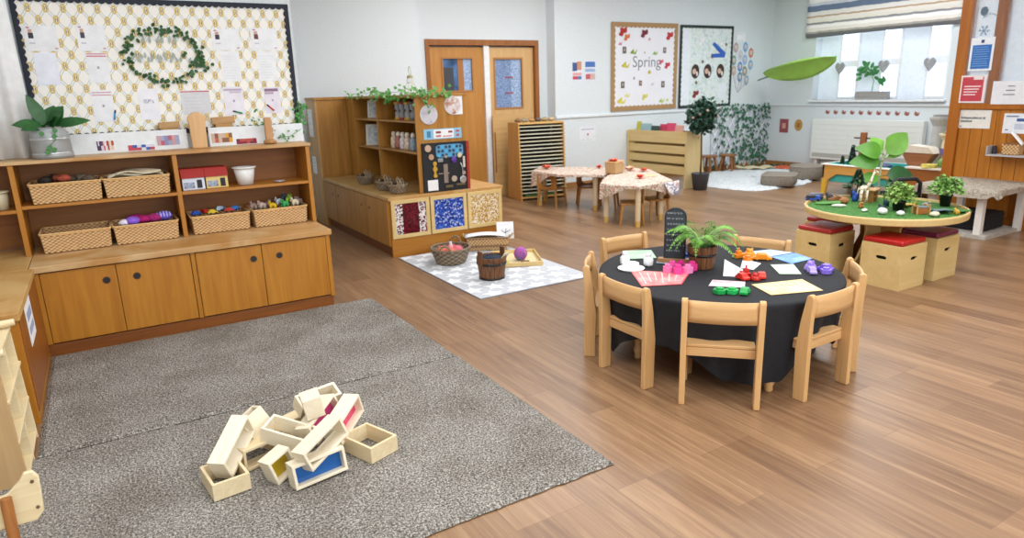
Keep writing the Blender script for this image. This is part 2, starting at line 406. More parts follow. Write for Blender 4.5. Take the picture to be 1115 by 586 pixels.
# ------------------------------------------------------------------ rugs
def rug_mat():
    m, nt, b = newmat('grey_loop_pile'); L = nt.links.new; b.inputs['Roughness'].default_value = 1
    b.inputs['Specular IOR Level'].default_value = .1
    tc = N(nt, 'ShaderNodeTexCoord')
    v = N(nt, 'ShaderNodeTexVoronoi', i_Scale=150.0); L(tc.outputs['Object'], v.inputs['Vector'])
    n1 = N(nt, 'ShaderNodeTexNoise', i_Scale=115.0, i_Detail=2.0, i_Roughness=.7); L(tc.outputs['Object'], n1.inputs['Vector'])
    r = ramp(nt, [(.34, '55514c'), (.5, '98938c'), (.66, 'd6d1c9')]); L(n1.outputs['Fac'], r.inputs['Fac'])
    n2 = N(nt, 'ShaderNodeTexNoise', i_Scale=3.0, i_Detail=3.0); L(tc.outputs['Object'], n2.inputs['Vector'])
    r2 = ramp(nt, [(.3, 'd8d4d0'), (.7, 'ffffff')]); L(n2.outputs['Fac'], r2.inputs['Fac'])
    mx = N(nt, 'ShaderNodeMixRGB', blend_type='MULTIPLY'); mx.inputs[0].default_value = 1
    L(r.outputs['Color'], mx.inputs[1]); L(r2.outputs['Color'], mx.inputs[2]); L(mx.outputs[0], b.inputs['Base Color'])
    bp = N(nt, 'ShaderNodeBump', i_Strength=.8, i_Distance=.012); L(v.outputs['Distance'], bp.inputs['Height']); L(bp.outputs[0], b.inputs['Normal'])
    return m
RUG = rug_mat()
def rug(name, x0, x1, y0, y1, label):
    g = random.Random(int(y0 * 100)); nx, ny = 90, 60; hs = {}
    def fn(u, v):
        e = min(u, 1 - u) * (x1 - x0); e2 = min(v, 1 - v) * (y1 - y0); k = min(1, min(e, e2) / .02)
        x = x0 + u * (x1 - x0); y = y0 + v * (y1 - y0)
        if u in (0, 1): x += g.uniform(-.004, .004)
        if v in (0, 1): y += g.uniform(-.004, .004)
        return (x, y, .004 + .013 * k + g.uniform(0, .003))
    m = M(RUG).grid(fn, nx, ny); m.use(plain('4a4540', 1)).box(x0 + .006, x1 - .006, y0 + .006, y1 - .006, .001, .006)
    o = m.build('area_rug', smooth=False); return tag(o, label, 'rug', 'grey flecked rugs')
rug('a', -.452, 1.655, 3.475, 4.93, 'grey flecked loop pile rug against the long low cabinet')
rug('b', -1.3, 1.665, 1.99, 3.465, 'grey flecked loop pile rug under the pile of hollow wooden blocks')
def star_rug():
    x0, x1, y0, y1 = 2.335, 3.42, 4.40, 6.045
    m = M(plain('c3c6cc', .95, noise=.04, scale=80)).box(x0, x1, y0, y1, .001, .010)
    m.use(plain('8d9096', .95)).box(x0 - .004, x1 + .004, y0 - .004, y1 + .004, .0005, .007)
    m.use(plain('eceff3', .95)); g = random.Random(3); r = 0
    y = y0 + .05
    while y < y1 - .02:
        x = x0 + (.05 if r % 2 else .15)
        while x < x1 - .02:
            a0 = g.uniform(0, 1.2); R = .098
            P = [(x + (R if k % 2 == 0 else R * .45) * cos(a0 + k * PI / 5), y + (R if k % 2 == 0 else R * .45) * sin(a0 + k * PI / 5)) for k in range(10)]
            P = [(min(max(px, x0 + .002), x1 - .002), min(max(py, y0 + .002), y1 - .002)) for px, py in P]
            c = len(m.v); m.add([(x, y, .0107)] + [(px, py, .0107) for px, py in P], [(0, 1 + k, 1 + (k + 1) % 10) for k in range(10)])
            x += .205
        y += .172; r += 1
    tag(m.build('star_rug'), 'pale grey rug patterned with white stars', 'rug')
star_rug()
def fluffy():
    P = [(8.02, 7.5), (8.05, 7.2), (8.12, 6.75), (8.3, 6.62), (8.65, 6.6), (9.3, 6.62), (10.0, 6.9), (10.5, 7.5), (10.6, 8.2), (10.2, 8.6), (9.4, 8.62), (8.7, 8.5), (8.2, 8.1)]
    n = 110; g = random.Random(5); S = []
    for i in range(n):
        t = i / n * len(P); k = int(t); f = t - k; a = P[k]; b = P[(k + 1) % len(P)]
        S.append(((a[0] + (b[0] - a[0]) * f) + g.uniform(-.02, .02), (a[1] + (b[1] - a[1]) * f) + g.uniform(-.02, .02)))
    cx, cy = 9.3, 7.6; m = M(speckle('shaggy_pile', ['b9bfc4', 'd4d9dc', 'e6e9ea'], 30, 1, .8, 'NOISE'))
    vs = []; fs = []
    for j in range(14):
        k = 1 - j / 13
        for (x, y) in S: vs.append((cx + (x - cx) * k, cy + (y - cy) * k, .003 if j == 0 else .03 + g.uniform(-.012, .014)))
    for j in range(13):
        for i in range(n): fs.append((j * n + i, j * n + (i + 1) % n, (j + 1) * n + (i + 1) % n, (j + 1) * n + i))
    m.add(vs, fs); tag(m.build('shaggy_rug', smooth=True), 'pale grey shaggy rug in front of the ivy trellis', 'rug')
fluffy()

# ------------------------------------------------------------------ left storage run
def storage():
    t = T('storage_cabinet', 'long low orange wood cabinet with four doors below the wicker baskets', 'cabinet', (0, 5, 0))
    M(DARKW).box(-.465, 1.37, -.02, .72, 0, .075).build('plinth', t, bevel=.002)
    M(INNER).box(-.46, 1.375, 0, .72, .075, .545).build('carcass', t)
    M(ORANGE).box(1.352, 1.382, -.03, .72, .07, .546).build('side_panel', t, bevel=.002)
    for xs in (.425, -.46): M(ORANGE).box(xs, xs + .027, -.03, 0, .08, .545).build('door_post', t, bevel=.002)
    M(WORN).box(-.475, 1.397, -.045, .73, .547, .588).build('worktop', t, bevel=.005)
    for x0, x1, hx in ((-.43, -.022, -.083), (-.018, .421, .091), (.456, .886, .827), (.89, 1.35, 1.006)):
        d = M(ORANGE).box(x0, x1, -.028, -.008, .085, .54).build('door', t, bevel=.002)
        M(BLACK).cyl((hx, -.0285, .443), (hx, -.027, .443), .019, n=20).build('finger_hole', d)
        M(plain('5a3410', .5)).ring(superell(.048, .048, 5, 1, hx, .443), superell(.036, .036, 5, 1, hx, .443), -.0295, -.028, 'xz').build('hole_rim', d)
    t = T('corner_cabinet', 'low orange wood cabinet with worn top turning the corner at the left', 'cabinet', (-.46, 3.9, 0))
    M(ORANGE).box(-1.5, 0, 0, 1.05, .0, .545).box(-1.5, -.02, 1.05, 1.8, 0, .545).build('carcass', t, bevel=.002)
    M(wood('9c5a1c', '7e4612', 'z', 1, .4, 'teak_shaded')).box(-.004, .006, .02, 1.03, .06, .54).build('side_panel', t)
    M(WORNY).box(-1.5, .012, -.02, 1.03, .547, .588).box(-1.5, -.018, 1.031, 1.8, .547, .588).build('worktop', t, bevel=.005)
    n = tag(M(PAPER).box(0, .002, 0, .30, 0, .21).use(plain('9aa7c4', .8)).box(.002, .0025, .04, .26, .05, .09).box(.002, .0025, .04, .26, .12, .17).build('paper_notice', None, (-.453, 4.15, .33)),
            'white printed sheet stuck on the end face of the corner cabinet', 'notice')
storage()
def bookcase():
    t = T('open_bookcase', 'open orange wood bookcase standing on the cabinets and holding wicker baskets', 'bookcase', (0, 5.36, .589))
    t.location.z = .589
    M(WORN).box(-1.9, 1.415, -.01, .37, .592, .615).build('top_board', t, bevel=.004)
    for x in (-.51, .437, 1.372): M(ORANGE).box(x, x + .03, 0, .36, 0, .59).build('upright', t, bevel=.002)
    for a, b, z in ((-1.9, -.51, .285), (-.48, .437, .305), (.467, 1.372, .305)): M(ORANGEX).box(a, b, .003, .35, z, z + .022).build('shelf', t, bevel=.002)
    M(INNER).box(-1.9, 1.38, .352, .36, 0, .59).build('back_panel', t)
bookcase()
# wicker
def wicker_rect(W, D, Hh, taper=.02, rows=12, tone=WICKER, strands=9.0, handle=False):
    m = M(tone); per = 2 * (W + D); nu = int(per / .0055); nv = rows * 3 + 1; base = len(m.v)
    def edge(s, w, d):
        s = s * 2 * (w + d)
        if s < w: return (-w / 2 + s, -d / 2, 0, -1)
        s -= w
        if s < d: return (w / 2, -d / 2 + s, 1, 0)
        s -= d
        if s < w: return (w / 2 - s, d / 2, 0, 1)
        s -= w
        return (-w / 2, d / 2 - s, -1, 0)
    k = 0
    for j in range(nv):
        v = j / (nv - 1); row = int(min(rows - 1, v * rows)); ph = v * rows - row
        w = W - taper * 2 * (1 - v); d = D - taper * 2 * (1 - v)
        for i in range(nu):
            u = i / nu; x, y, nx, ny = edge(u, w, d); wv = sin(u * per / (.034) * 2 * PI + row * PI)
            off = .0035 * wv * sin(PI * ph if 0 < ph < 1 else .15)
            m.v.append((x + nx * off, y + ny * off, .004 + v * (Hh - .006))); m.tone[k] = .42 + .5 * wv * (.3 + .7 * sin(PI * ph)); k += 1  # recessed strands darkened in colour, standing in for shade in the weave
    for j in range(nv - 1):
        for i in range(nu): m.f.append([j * nu + i, j * nu + (i + 1) % nu, (j + 1) * nu + (i + 1) % nu, (j + 1) * nu + i]); m.mi.append(0)
    return m
def rim_path(W, D, z, r=.02, n=4):
    P = []
    for cx, cy, a0 in ((W / 2 - r, -D / 2 + r, -PI / 2), (W / 2 - r, D / 2 - r, 0), (-W / 2 + r, D / 2 - r, PI / 2), (-W / 2 + r, -D / 2 + r, PI)):
        for k in range(n + 1): a = a0 + k * PI / 2 / n; P.append((cx + r * cos(a), cy + r * sin(a), z))
    return P
RIMM = plain('dfb67c', .6, noise=.2, scale=80); RIMG = plain('85735c', .7, noise=.3, scale=80)
def wicker_basket(label):
    t = T('wicker_basket', label, 'basket', (0, 0, 0), 0, 'rectangular wicker baskets in the bookcase')
    wm = wicker_rect(.40, .30, .132, .009); wm.build('woven_wall', t, smooth=True, solid=.004)
    M(plain('b98d56', .8)).box(-.182, .182, -.132, .132, .002, .008).build('base', t)
    rm = M(RIMM); P = rim_path(.412, .312, .132); rm.tube(P, .0055, 6, True); P = rim_path(.408, .308, .122); rm.tube(P, .004, 6, True); rm.build('rim', t, smooth=True)
    return t
B = wicker_basket('wicker basket heaped with dark crumpled toys on the upper bookcase shelf')
B.location = (-.218, 5.505, .917)
bask = [((.2, 5.505, .917), 'wicker basket filled with folded cream cloth on the upper bookcase shelf'),
        ((-.213, 5.50, .589), 'empty looking wicker basket at the lower level beside the corner cabinet'),
        ((.21, 5.50, .589), 'wicker basket holding purple and magenta knitted things, lower level'),
        ((.707, 5.53, .589), 'wicker basket of small red and blue vehicles under the toy houses'),
        ((1.14, 5.53, .589), 'wicker basket of soft animals and green toys, under the white pot')]
for l, s in bask: dup(B, l, 0, s)
# basket contents
g = random.Random(11)
def soft(name, cat, label, group, c, r, col, seed, lump=.12, rot=(0, 0, 0), kind='ball'):
    mt = plain(col, .9, noise=.25, scale=30, bump=.2)
    m = M(mt)
    m.ball((0, 0, 0), r, 12, 8, rot, lump, seed)
    if kind == 'animal':
        m.ball((r[0] * .9, 0, r[2] * .6), (r[0] * .5, r[1] * .6, r[2] * .6), 10, 7)
        for a in (-1, 1): m.ball((r[0] * .9, a * r[1] * .5, r[2] * 1.2), (.008, .008, .012), 8, 5)
        for a in (-1, 1):
            for b in (-1, 1): m.ball((a * r[0] * .6, b * r[1] * .7, -r[2] * .4), (.012, .012, .022), 8, 5)
    o = m.build(name, None, c, (0, 0, rot[2]), smooth=True); return tag(o, label, cat, group)
cl = ['2c2723', '46382c', '5b4c3c', '8a4a30', '3a3d42', '70665a', 'a44a34']
names = ['black', 'dark brown', 'taupe', 'rust', 'charcoal', 'grey brown', 'reddish']
for i, (x, y, z, c) in enumerate([(-.33, 5.47, 1.06, 0), (-.26, 5.5, 1.07, 3), (-.19, 5.46, 1.06, 1), (-.12, 5.5, 1.06, 5), (-.29, 5.57, 1.065, 4), (-.22, 5.44, 1.07, 6), (-.08, 5.45, 1.055, 2)]):
    soft('scarf_bundle', 'fabric', '%s crumpled fabric bundle in the top basket nearest the milk churn' % names[c], 'dark bundles in the top wicker basket', (x, y, z), (.04, .036, .024), cl[c], i, .22)
m = M(plain('cfc4a8', .95, noise=.12, scale=20, bump=.3))
m.grid(lambda u, v: (-.17 + .34 * u, -.1 + .2 * v, .012 * sin(u * 9 + v * 4) + .02 * sin(PI * u) + .01 * sin(v * 14)), 24, 14)
m.grid(lambda u, v: (-.12 + .28 * u, -.11 + .18 * v, .022 + .012 * sin(u * 7 + v * 6) + .012 * sin(PI * u)), 20, 12)
tag(m.build('folded_cloth', None, (.2, 5.5, 1.045), smooth=True, solid=.01), 'folded cream cloth sticking out of an upper wicker basket', 'cloth')
for i, (x, y, z, r, c, nm, st) in enumerate([(.08, 5.44, .73, (.035, .035, .022), 'f0e8f6', 'white', 0), (.13, 5.45, .735, (.05, .05, .03), '8f62d8', 'violet', 0), (.21, 5.48, .735, (.055, .05, .028), 'b01668', 'magenta', 0), (.28, 5.46, .74, (.05, .045, .03), 'a4246e', 'raspberry', 0), (.335, 5.47, .745, (.06, .05, .032), '6a58c8', 'indigo striped', 1), (.16, 5.56, .735, (.07, .05, .028), 'c02a88', 'pink', 0)]):
    m = M(plain(c, .95, noise=.15, scale=60, bump=.4)).ball((0, 0, 0), r, 14, 9, None, .1, i)
    if st:
        m.use(plain('c9c2f0', .9))
        for k in range(5):
            a = -.04 + k * .02; rr = (1 - (a / .06) ** 2) ** .5
            m.tube([(a, .05 * rr * cos(q * PI / 5), .032 * rr * sin(q * PI / 5)) for q in range(6)], .005, 5)
    tag(m.build('knitted_bundle', None, (x, y, z), smooth=True), '%s knitted bundle in the lower basket of knitting' % nm, 'knitting', 'knitted bundles in the lower wicker basket')
def toy_car(loc, rz, c, nm):
    t = T('toy_car', 'small %s toy car in the basket under the toy houses' % nm, 'toy car', loc, rz, 'toy cars in the wicker basket')
    b = M(plain(c, .35)); b.prism([(-.035, 0), (.035, 0), (.035, .012), (.02, .016), (.01, .028), (-.02, .028), (-.03, .014), (-.035, .012)], -.015, .015, 'xz'); b.build('car_body', t, bevel=.002)
    for x in (-.02, .02):
        for y in (-.015, .015): M(BLACK).cyl((x, y - .003, 0), (x, y + .003, 0), .008, n=10).build('wheel', t)
for a in [((.55, 5.47, .728), .4, '2450b0', 'blue'), ((.61, 5.5, .73), 2.0, 'b82a22', 'red'), ((.66, 5.44, .73), .2, 'd8b82c', 'yellow'), ((.72, 5.47, .745), 1.0, 'a8c0d8', 'pale blue'), ((.78, 5.45, .73), -.3, 'c23a30', 'scarlet'), ((.83, 5.48, .735), .9, '3a78c8', 'sky blue'), ((.75, 5.55, .73), .5, '6a6f78', 'grey')]: toy_car(*a)
for i, a in enumerate([(.97, 5.5, .745, 'a58e80', 'taupe'), (1.02, 5.46, .75, 'b8a49a', 'beige'), (1.07, 5.52, .745, '8c7a70', 'brown'), (1.1, 5.45, .74, 'd8b020', 'yellow'), (1.16, 5.5, .76, 'b9c0c8', 'pale grey'), (1.19, 5.45, .745, '3fa45c', 'green'), (1.24, 5.5, .77, '86b43c', 'lime'), (1.27, 5.45, .75, 'd9cdb0', 'cream'), (1.31, 5.5, .75, '8d7b74', 'mouse brown'), (1.21, 5.56, .78, '46545a', 'slate')]):
    soft('soft_animal', 'soft toy', '%s soft toy animal in the basket under the white pot' % a[4], 'soft animals in the wicker basket', a[:3], (.026, .019, .02), a[3], i, .08, (0, 0, g.uniform(0, 6)), 'animal')
# toy houses, pots, dish
def toy_house(x, wall, label, door_c):
    t = T('toy_house', label, 'toy house', (x, 5.43, .917))
    M(plain(wall, .5)).box(-.075, .075, -.005, .15, 0, .088).build('walls', t, bevel=.002)
    M(plain('a3241c', .5)).prism([(-.015, .085), (.16, .085), (.145, .15), (.03, .15)], -.08, .08, 'yz').build('roof', t, bevel=.003)
    M(BLACK).box(.022, .056, -.007, -.004, .01, .07).build('doorway', t)
    M(plain('8f9bb0', .5, noise=.6, scale=60)).box(-.065, .005, -.007, -.004, .012, .055).build('window_front', t)
toy_house(.56, 'd3dbe8', 'white walled toy house with red roof next to the bookcase divider', 0)
toy_house(.72, 'dcc47a', 'yellow walled toy house with red roof beside the white pot', 0)
def pot(name, label, loc, r0, r1, h, c, cat='pot', par=None):
    t = T(name, label, cat, loc)
    M(plain(c, .4)).lathe([(0, .003), (r0, .003), (r1, h), (r1 - .006, h), (r0 - .004, .012), (0, .012)], n=28).build('body', t, smooth=True)
    M(plain(c, .35)).lathe([(r1 - .003, h - .012), (r1 + .008, h - .008), (r1 + .009, h), (r1 - .006, h + .002)], n=28, cap=False).build('rim', t, smooth=True)
    return t
pot('plastic_pot', 'white plastic pot on the bookcase shelf right of the toy houses', (.922, 5.45, .917), .055, .078, .135, 'e2e2e0')
tag(M(plain('b9b4b8', .3, metal=.4)).lathe([(0, .002), (.03, .002), (.045, .014), (.042, .014), (.028, .006), (0, .006)], n=20).build('small_dish', None, (1.165, 5.42, .917), smooth=True), 'small shallow grey dish alone on the bookcase shelf', 'dish')
pot('ceramic_pot', 'cream ceramic pot on the bookcase shelf beside the first upright', (-.60, 5.45, .897), .05, .06, .12, 'c8bfa0')
# things on top of the bookcase (top z = 1.204)
ZT = 1.205
def churn():
    t = T('milk_churn', 'galvanised metal churn holding a leafy plant on the bookcase top', 'planter', (-.258, 5.5, ZT))
    GV = plain('a4a8aa', .5, metal=.35, noise=.15, scale=12)
    M(GV).lathe([(.118, 0), (.118, .03), (.113, .035), (.115, .04), (.112, .12), (.113, .125), (.11, .15), (.108, .165), (.085, .185), (.086, .2), (.092, .203), (.08, .203), (.078, .17), (0, .17)], n=36).build('can_body', t, smooth=True)
    M(plain('c2c6c8', .3, metal=.7)).lathe([(.1185, .028), (.1205, .033), (.1185, .038)], n=36, cap=False).lathe([(.1135, .12), (.116, .126), (.1135, .132)], n=36, cap=False).build('hoop', t, smooth=True)
    p = M(plain('2c5f2e', .45, noise=.3, scale=15))
    for d, L, W, bd in (((-.85, -.35, .12), .17, .085, .25), ((-.6, -.5, -.05), .15, .085, .3), ((-.35, -.1, 1), .21, .085, .25), ((.5, -.25, .75), .15, .115, .35), ((.35, -.5, .4), .13, .12, .3), ((.95, -.3, .12), .23, .08, .12), ((.25, .3, .8), .15, .11, .4), ((.1, -.6, .25), .13, .11, .3)):
        p.leaf((d[0] * .03, d[1] * .03, .215), d, (-.1, -.8, .6), L, W, bd * .5, 6, .15)
        p.tube([(0, 0, .17), (d[0] * .03, d[1] * .03, .22)], .004, 5)
    p.build('foliage', t, smooth=True)
    iv = M(plain('3c7a3a', .5)); P = [(.03, -.09, .2), (.04, -.118, .17), (.035, -.122, .12), (.0, -.124, .09), (-.02, -.124, .06)]; iv.tube(P, .002, 5)
    for x, z in ((-.03, .17), (.035, .15), (.045, .185), (-.01, .08), (.015, .065), (-.015, .05)): iv.leaf((x, -.124, z + .01), (g.uniform(-.4, .4), -.25, -1), (0, -1, 0), .035, .032, .1, 4)
    iv.build('trailing_ivy', t, smooth=True)
churn()
def wooden_arch():
    t = T('wooden_arch_toy', 'tall round-topped plain wooden arch board on the bookcase top', 'wooden toy', (.655, 5.56, ZT))
    P = [(-.052, 0), (.05, 0), (.056, .19)] + [(.062 * cos(a), .20 + .06 * sin(a)) for a in [PI * k / 12 for k in range(13)]] + [(-.056, .19)]
    M(BEECH).prism(P, -.02, .02, 'xz').build('board', t, bevel=.004)
wooden_arch()
def place_block(x, z, w, h, label, ry):
    t = T('wooden_plank_block', label, 'wooden block', (x, 5.68, z), 0, None, (0, ry, 0))
    M(wood('c09660', 'a67c44', 'x', 2)).box(-w / 2, w / 2, -.02, .02, -h / 2, h / 2).build('block', t, bevel=.003)
    return t
# picture strip card standing along the top
def strip_card(x0, x1, zt, label, pics):
    t = T('picture_strip', label, 'card', (0, 5.64, ZT))
    M(plain('e6edf2', .6)).box(x0, x1, 0, .006, 0, zt).build('card', t)
    for i, (a, b, c, d, cols) in enumerate(pics):
        m = M(PAPER).box(a - .004, b + .004, -.003, 0, c - .004, d + .004)
        gg = random.Random(i)
        nx = 6
        for k in range(nx):
            for q in range(2):
                m.use(plain(gg.choice(cols), .6)); m.box(a + (b - a) * k / nx, a + (b - a) * (k + 1) / nx, -.004, -.003, c + (d - c) * q / 2, c + (d - c) * (q + 1) / 2)
        m.build('photo', t)
strip_card(-.15, .585, .14, 'long white card strip with small photos behind the churn', [(.0, .05, .02, .085, ['5a2a5c', 'c04060', 'd8d0e0', '3a3a60']), (.06, .105, .02, .085, ['b04038', 'd8b8a0', '7a3050', 'e8d8c8']), (.19, .36, -.004 + .01, .045, ['c04858', '3060b0', 'd8d8e8']), (.38, .53, .03, .10, ['8a90b8', 'c8a0a8', 'b86070', 'a0a8c8'])])
strip_card(.735, 1.44, .14, 'white card strip with small photos right of the wooden arch', [(.75, .90, .025, .095, ['c06048', 'd8a040', '8a5a48', 'c8b0a0']), (.925, 1.075, .004, .045, ['8a2038', 'b85048', '6a3040'])])
def stand_on(o, z): pass
t = place_block(.48, ZT + .1725, .14, .045, 'small wooden plank block standing up behind the card left of the arch', -.03)
M(plain('b58a52', .6)).box(-.055, .055, -.02, .02, -.1725, -.0226).build('leg_block', t)
t = place_block(.855, ZT + .19, .165, .05, 'long wooden plank block standing up behind the card right of the arch', -.03)
M(plain('b58a52', .6)).box(-.06, .06, -.02, .02, -.19, -.0252).build('leg_block', t)
def owl():
    t = T('carved_wooden_figure', 'small carved wooden post figure with curled edge near the bookcase end', 'ornament', (1.15, 5.52, ZT))
    m = M(wood('c99a6a', 'a97848', 'z', 2)); m.prism([(-.03, 0), (.03, 0), (.03, .03), (.02, .04), (.034, .07), (.024, .085), (.034, .11), (.022, .13), (.03, .16), (.02, .2), (-.028, .2)], -.02, .02, 'xz')
    m.build('carved_body', t, bevel=.004)
    M(wood('b98a5a', '996838', 'x', 2)).lathe([(0, 0), (.05, .004), (.048, .025), (.03, .035), (0, .036)], (0, -.005, 0), 18).build('rounded_foot', t, smooth=True)
owl()
# white curtain beside the display board
def curtain():
    m = M(plain('eef1f3', .85)); m.grid(lambda u, v: (-1.2 + u * .86 - .03 * v, 5.62 + .025 * sin(u * 40), ZT + .002 + v * 1.9), 90, 4)
    tag(m.build('white_curtain', smooth=True, solid=.003), 'plain white pleated curtain hanging left of the display board', 'curtain')
curtain()

# ------------------------------------------------------------------ display board
def board_paper():
    m, nt, b = newmat('honeycomb_paper'); L = nt.links.new; b.inputs['Roughness'].default_value = .8
    tc = N(nt, 'ShaderNodeTexCoord'); sp = N(nt, 'ShaderNodeSeparateXYZ'); L(tc.outputs['Object'], sp.inputs[0])
    def mth(op, a, bb=None, c=None):
        n = N(nt, 'ShaderNodeMath', operation=op)
        for i, q in enumerate((a, bb, c)):
            if q is None: continue
            if isinstance(q, (int, float)): n.inputs[i].default_value = q
            else: L(q, n.inputs[i])
        return n.outputs[0]
    PX, PZ = .100, .150
    x = mth('DIVIDE', sp.outputs['X'], PX); z = mth('DIVIDE', sp.outputs['Z'], PZ)
    def cell(ox, oz):
        fx = mth('MULTIPLY', mth('SUBTRACT', mth('FRACT', mth('ADD', x, ox)), .5), PX)
        fz = mth('MULTIPLY', mth('SUBTRACT', mth('FRACT', mth('ADD', z, oz)), .5), PZ)
        d = mth('SQRT', mth('ADD', mth('POWER', mth('DIVIDE', fx, .016), 2), mth('POWER', mth('DIVIDE', fz, .026), 2)))
        ring = mth('MULTIPLY', mth('LESS_THAN', d, 1.15), mth('GREATER_THAN', d, .60))
        ax = mth('SUBTRACT', mth('ABSOLUTE', fx), .005)
        bar = mth('MULTIPLY', mth('LESS_THAN', mth('ABSOLUTE', ax), .0022), mth('LESS_THAN', mth('ABSOLUTE', fz), .011))
        inside = mth('LESS_THAN', d, 1.15)
        return ring, bar, inside
    r1, b1, i1 = cell(0, 0); r2_, b2, i2 = cell(.5, .5)
    ring = mth('MAXIMUM', r1, r2_); bar = mth('MAXIMUM', b1, b2); ins = mth('MAXIMUM', i1, i2)
    s1 = mth('ABSOLUTE', mth('SUBTRACT', mth('FRACT', mth('ADD', mth('ADD', x, z), .5)), .5)); s2 = mth('ABSOLUTE', mth('SUBTRACT', mth('FRACT', mth('ADD', mth('SUBTRACT', x, z), .5)), .5))
    lat = mth('LESS_THAN', mth('ABSOLUTE', mth('SUBTRACT', mth('MINIMUM', s1, s2), .08)), .035)
    def mix(f, a, c):
        n = N(nt, 'ShaderNodeMixRGB'); L(f, n.inputs[0])
        if isinstance(a, str): n.inputs[1].default_value = rgb(a)
        else: L(a, n.inputs[1])
        n.inputs[2].default_value = rgb(c); return n.outputs[0]
    c = mix(lat, 'f6f5f0', 'cbd5d6'); c = mix(ins, c, 'f3ecd8'); c = mix(ring, c, 'd9c078'); c = mix(bar, c, '5a4630')
    L(c, b.inputs['Base Color']); return m
def scallop(m, x0, x1, z0, z1, wd, y0, y1, step=.045, dep=.012):
    # frame with scalloped inner edge
    def strip(ax, a, b, q0, q1, sgn):
        n = max(2, int((b - a) / step)); pts = []
        for i in range(n * 6 + 1):
            t = a + (b - a) * i / (n * 6); pts.append((t, q1 + sgn * dep * abs(sin(PI * i / 6))))
        e = .001 if ax == 'z' else 0
        if ax == 'x': P = [(a, q0)] + [(b, q0)] + pts[::-1]
        else: P = [(q0, a), (q0, b)] + [(q, t) for t, q in pts[::-1]]
        m.prism(P, y0 + e, y1 - e, 'xz')
    strip('x', x0, x1, z1, z1 - wd, -1); strip('x', x0, x1, z0, z0 + wd, 1)
    strip('z', z0 + .001, z1 - .001, x0 + .001, x0 + wd, 1); strip('z', z0 + .001, z1 - .001, x1 - .001, x1 - wd, -1)
def sheet(name, label, cat, x0, x1, z0, z1, y, col='eef1f6', lines=0, extra=None, group=None, lc='b9bfd0', title=None):
    m = M(plain(col, .7)).box(x0, x1, y - .002, y, z0, z1)
    w = x1 - x0; h = z1 - z0; gg = random.Random(int(abs(x0 * 991 + z0 * 77)))
    m.use(plain(lc, .8))
    for k in range(lines):
        zz = z1 - h * (.16 + .74 * k / max(1, lines - 1)); m.box(x0 + w * .1, x0 + w * gg.uniform(.6, .9), y - .0026, y - .002, zz - h * .008, zz + h * .008)
    if title: m.use(plain(title, .7)).box(x0 + w * .08, x1 - w * .08, y - .0028, y - .002, z1 - h * .12, z1 - h * .04)
    if extra:
        for k, (a, b, c, d, cc) in enumerate(extra): m.use(plain(cc, .6)).box(x0 + w * a, x0 + w * b, y - .0028 - k * .0002, y - .002, z0 + h * c, z0 + h * d)
    return tag(m.build(name), label, cat, group)
def display():
    t = T('display_board', 'large bee patterned display board with dark scalloped border', 'notice board', (0, 5.735, 0))
    M(board_paper()).box(-.34, 1.43, -.012, .004, 1.335, 2.24).build('backing_paper', t)
    b = M(plain('1d2433', .7)); scallop(b, -.345, 1.445, 1.31, 2.25, .028, -.022, -.013); b.build('scalloped_border', t)
    M(plain('d9dde0', .6)).box(-.345, 1.445, -.012, .004, 1.30, 1.335).build('lower_edge', t)
display()
YB = 5.722
photo = lambda c: [(.13, .28, .5, .72, c), (.14, .26, .72, .86, 'caa08a'), (.12, .3, .28, .34, 'c9ccd8'), (.86, .95, .08, .12, 'c06060'), (.1, .2, .9, .95, 'c06060')]
sheet('photo_sheet', 'landscape sheet with small portrait photo, top row, nearest the curtain', 'notice', -.30, -.11, 1.90, 2.06, YB, extra=photo('2c2e3c'))
sheet('photo_sheet', 'landscape sheet with small portrait photo, top row, just left of the ivy wreath', 'notice', 0, .17, 1.90, 2.07, YB, extra=photo('3a3848'))
sheet('photo_sheet', 'landscape sheet with small portrait photo, top row, just right of the ivy wreath', 'notice', .86, 1.06, 1.91, 2.06, YB, extra=photo('30303c'))
sheet('photo_sheet', 'landscape sheet with small portrait photo in the top right corner of the bee board', 'notice', 1.14, 1.34, 1.91, 2.07, YB, extra=photo('6a3a34'))
sheet('paper_sheet', 'blank portrait sheet above the churn plant', 'notice', -.27, -.14, 1.68, 1.89, YB, 'e9eefa')
sheet('paper_sheet', 'portrait sheet with pink heading, middle row beside the ivy wreath', 'notice', .03, .16, 1.69, 1.89, YB, extra=[(.04, .96, .86, .9, 'd07088'), (.04, .96, .94, .97, 'd07088'), (.45, .55, .46, .54, '9aa0b0')])
sheet('paper_sheet', 'faint lined portrait sheet, middle row, right of the ivy wreath', 'notice', .90, 1.04, 1.68, 1.90, YB, 'edf0f4', 9, lc='dfe2ea')
sheet('paper_sheet', 'faint lined portrait sheet at the right border, middle row', 'notice', 1.17, 1.31, 1.68, 1.90, YB, 'edf0f4', 9, lc='d8dce4')
sheet('paper_sheet', 'portrait sheet with grey heading and blue pen, bottom row', 'notice', .02, .15, 1.42, 1.64, YB, extra=[(.04, .96, .9, .93, 'd090a0'), (.04, .96, .82, .85, 'd090a0'), (.45, .55, .46, .54, '9aa0b0')])
o = sheet('name_sheet', 'portrait sheet printed with the short heading ISPs', 'notice', .31, .44, 1.42, 1.64, YB, 'eef0f8')
text("ISP's", .038, (.375, YB - .003, 1.55), FX, plain('8a90a0', .8), o)
sheet('paper_sheet', 'landscape grey sheet with red top line above the wooden arch', 'notice', .59, .79, 1.45, 1.62, YB, 'd6d8de', 6, extra=[(0, 1, .93, .97, 'c03040')], lc='c3c6cf')
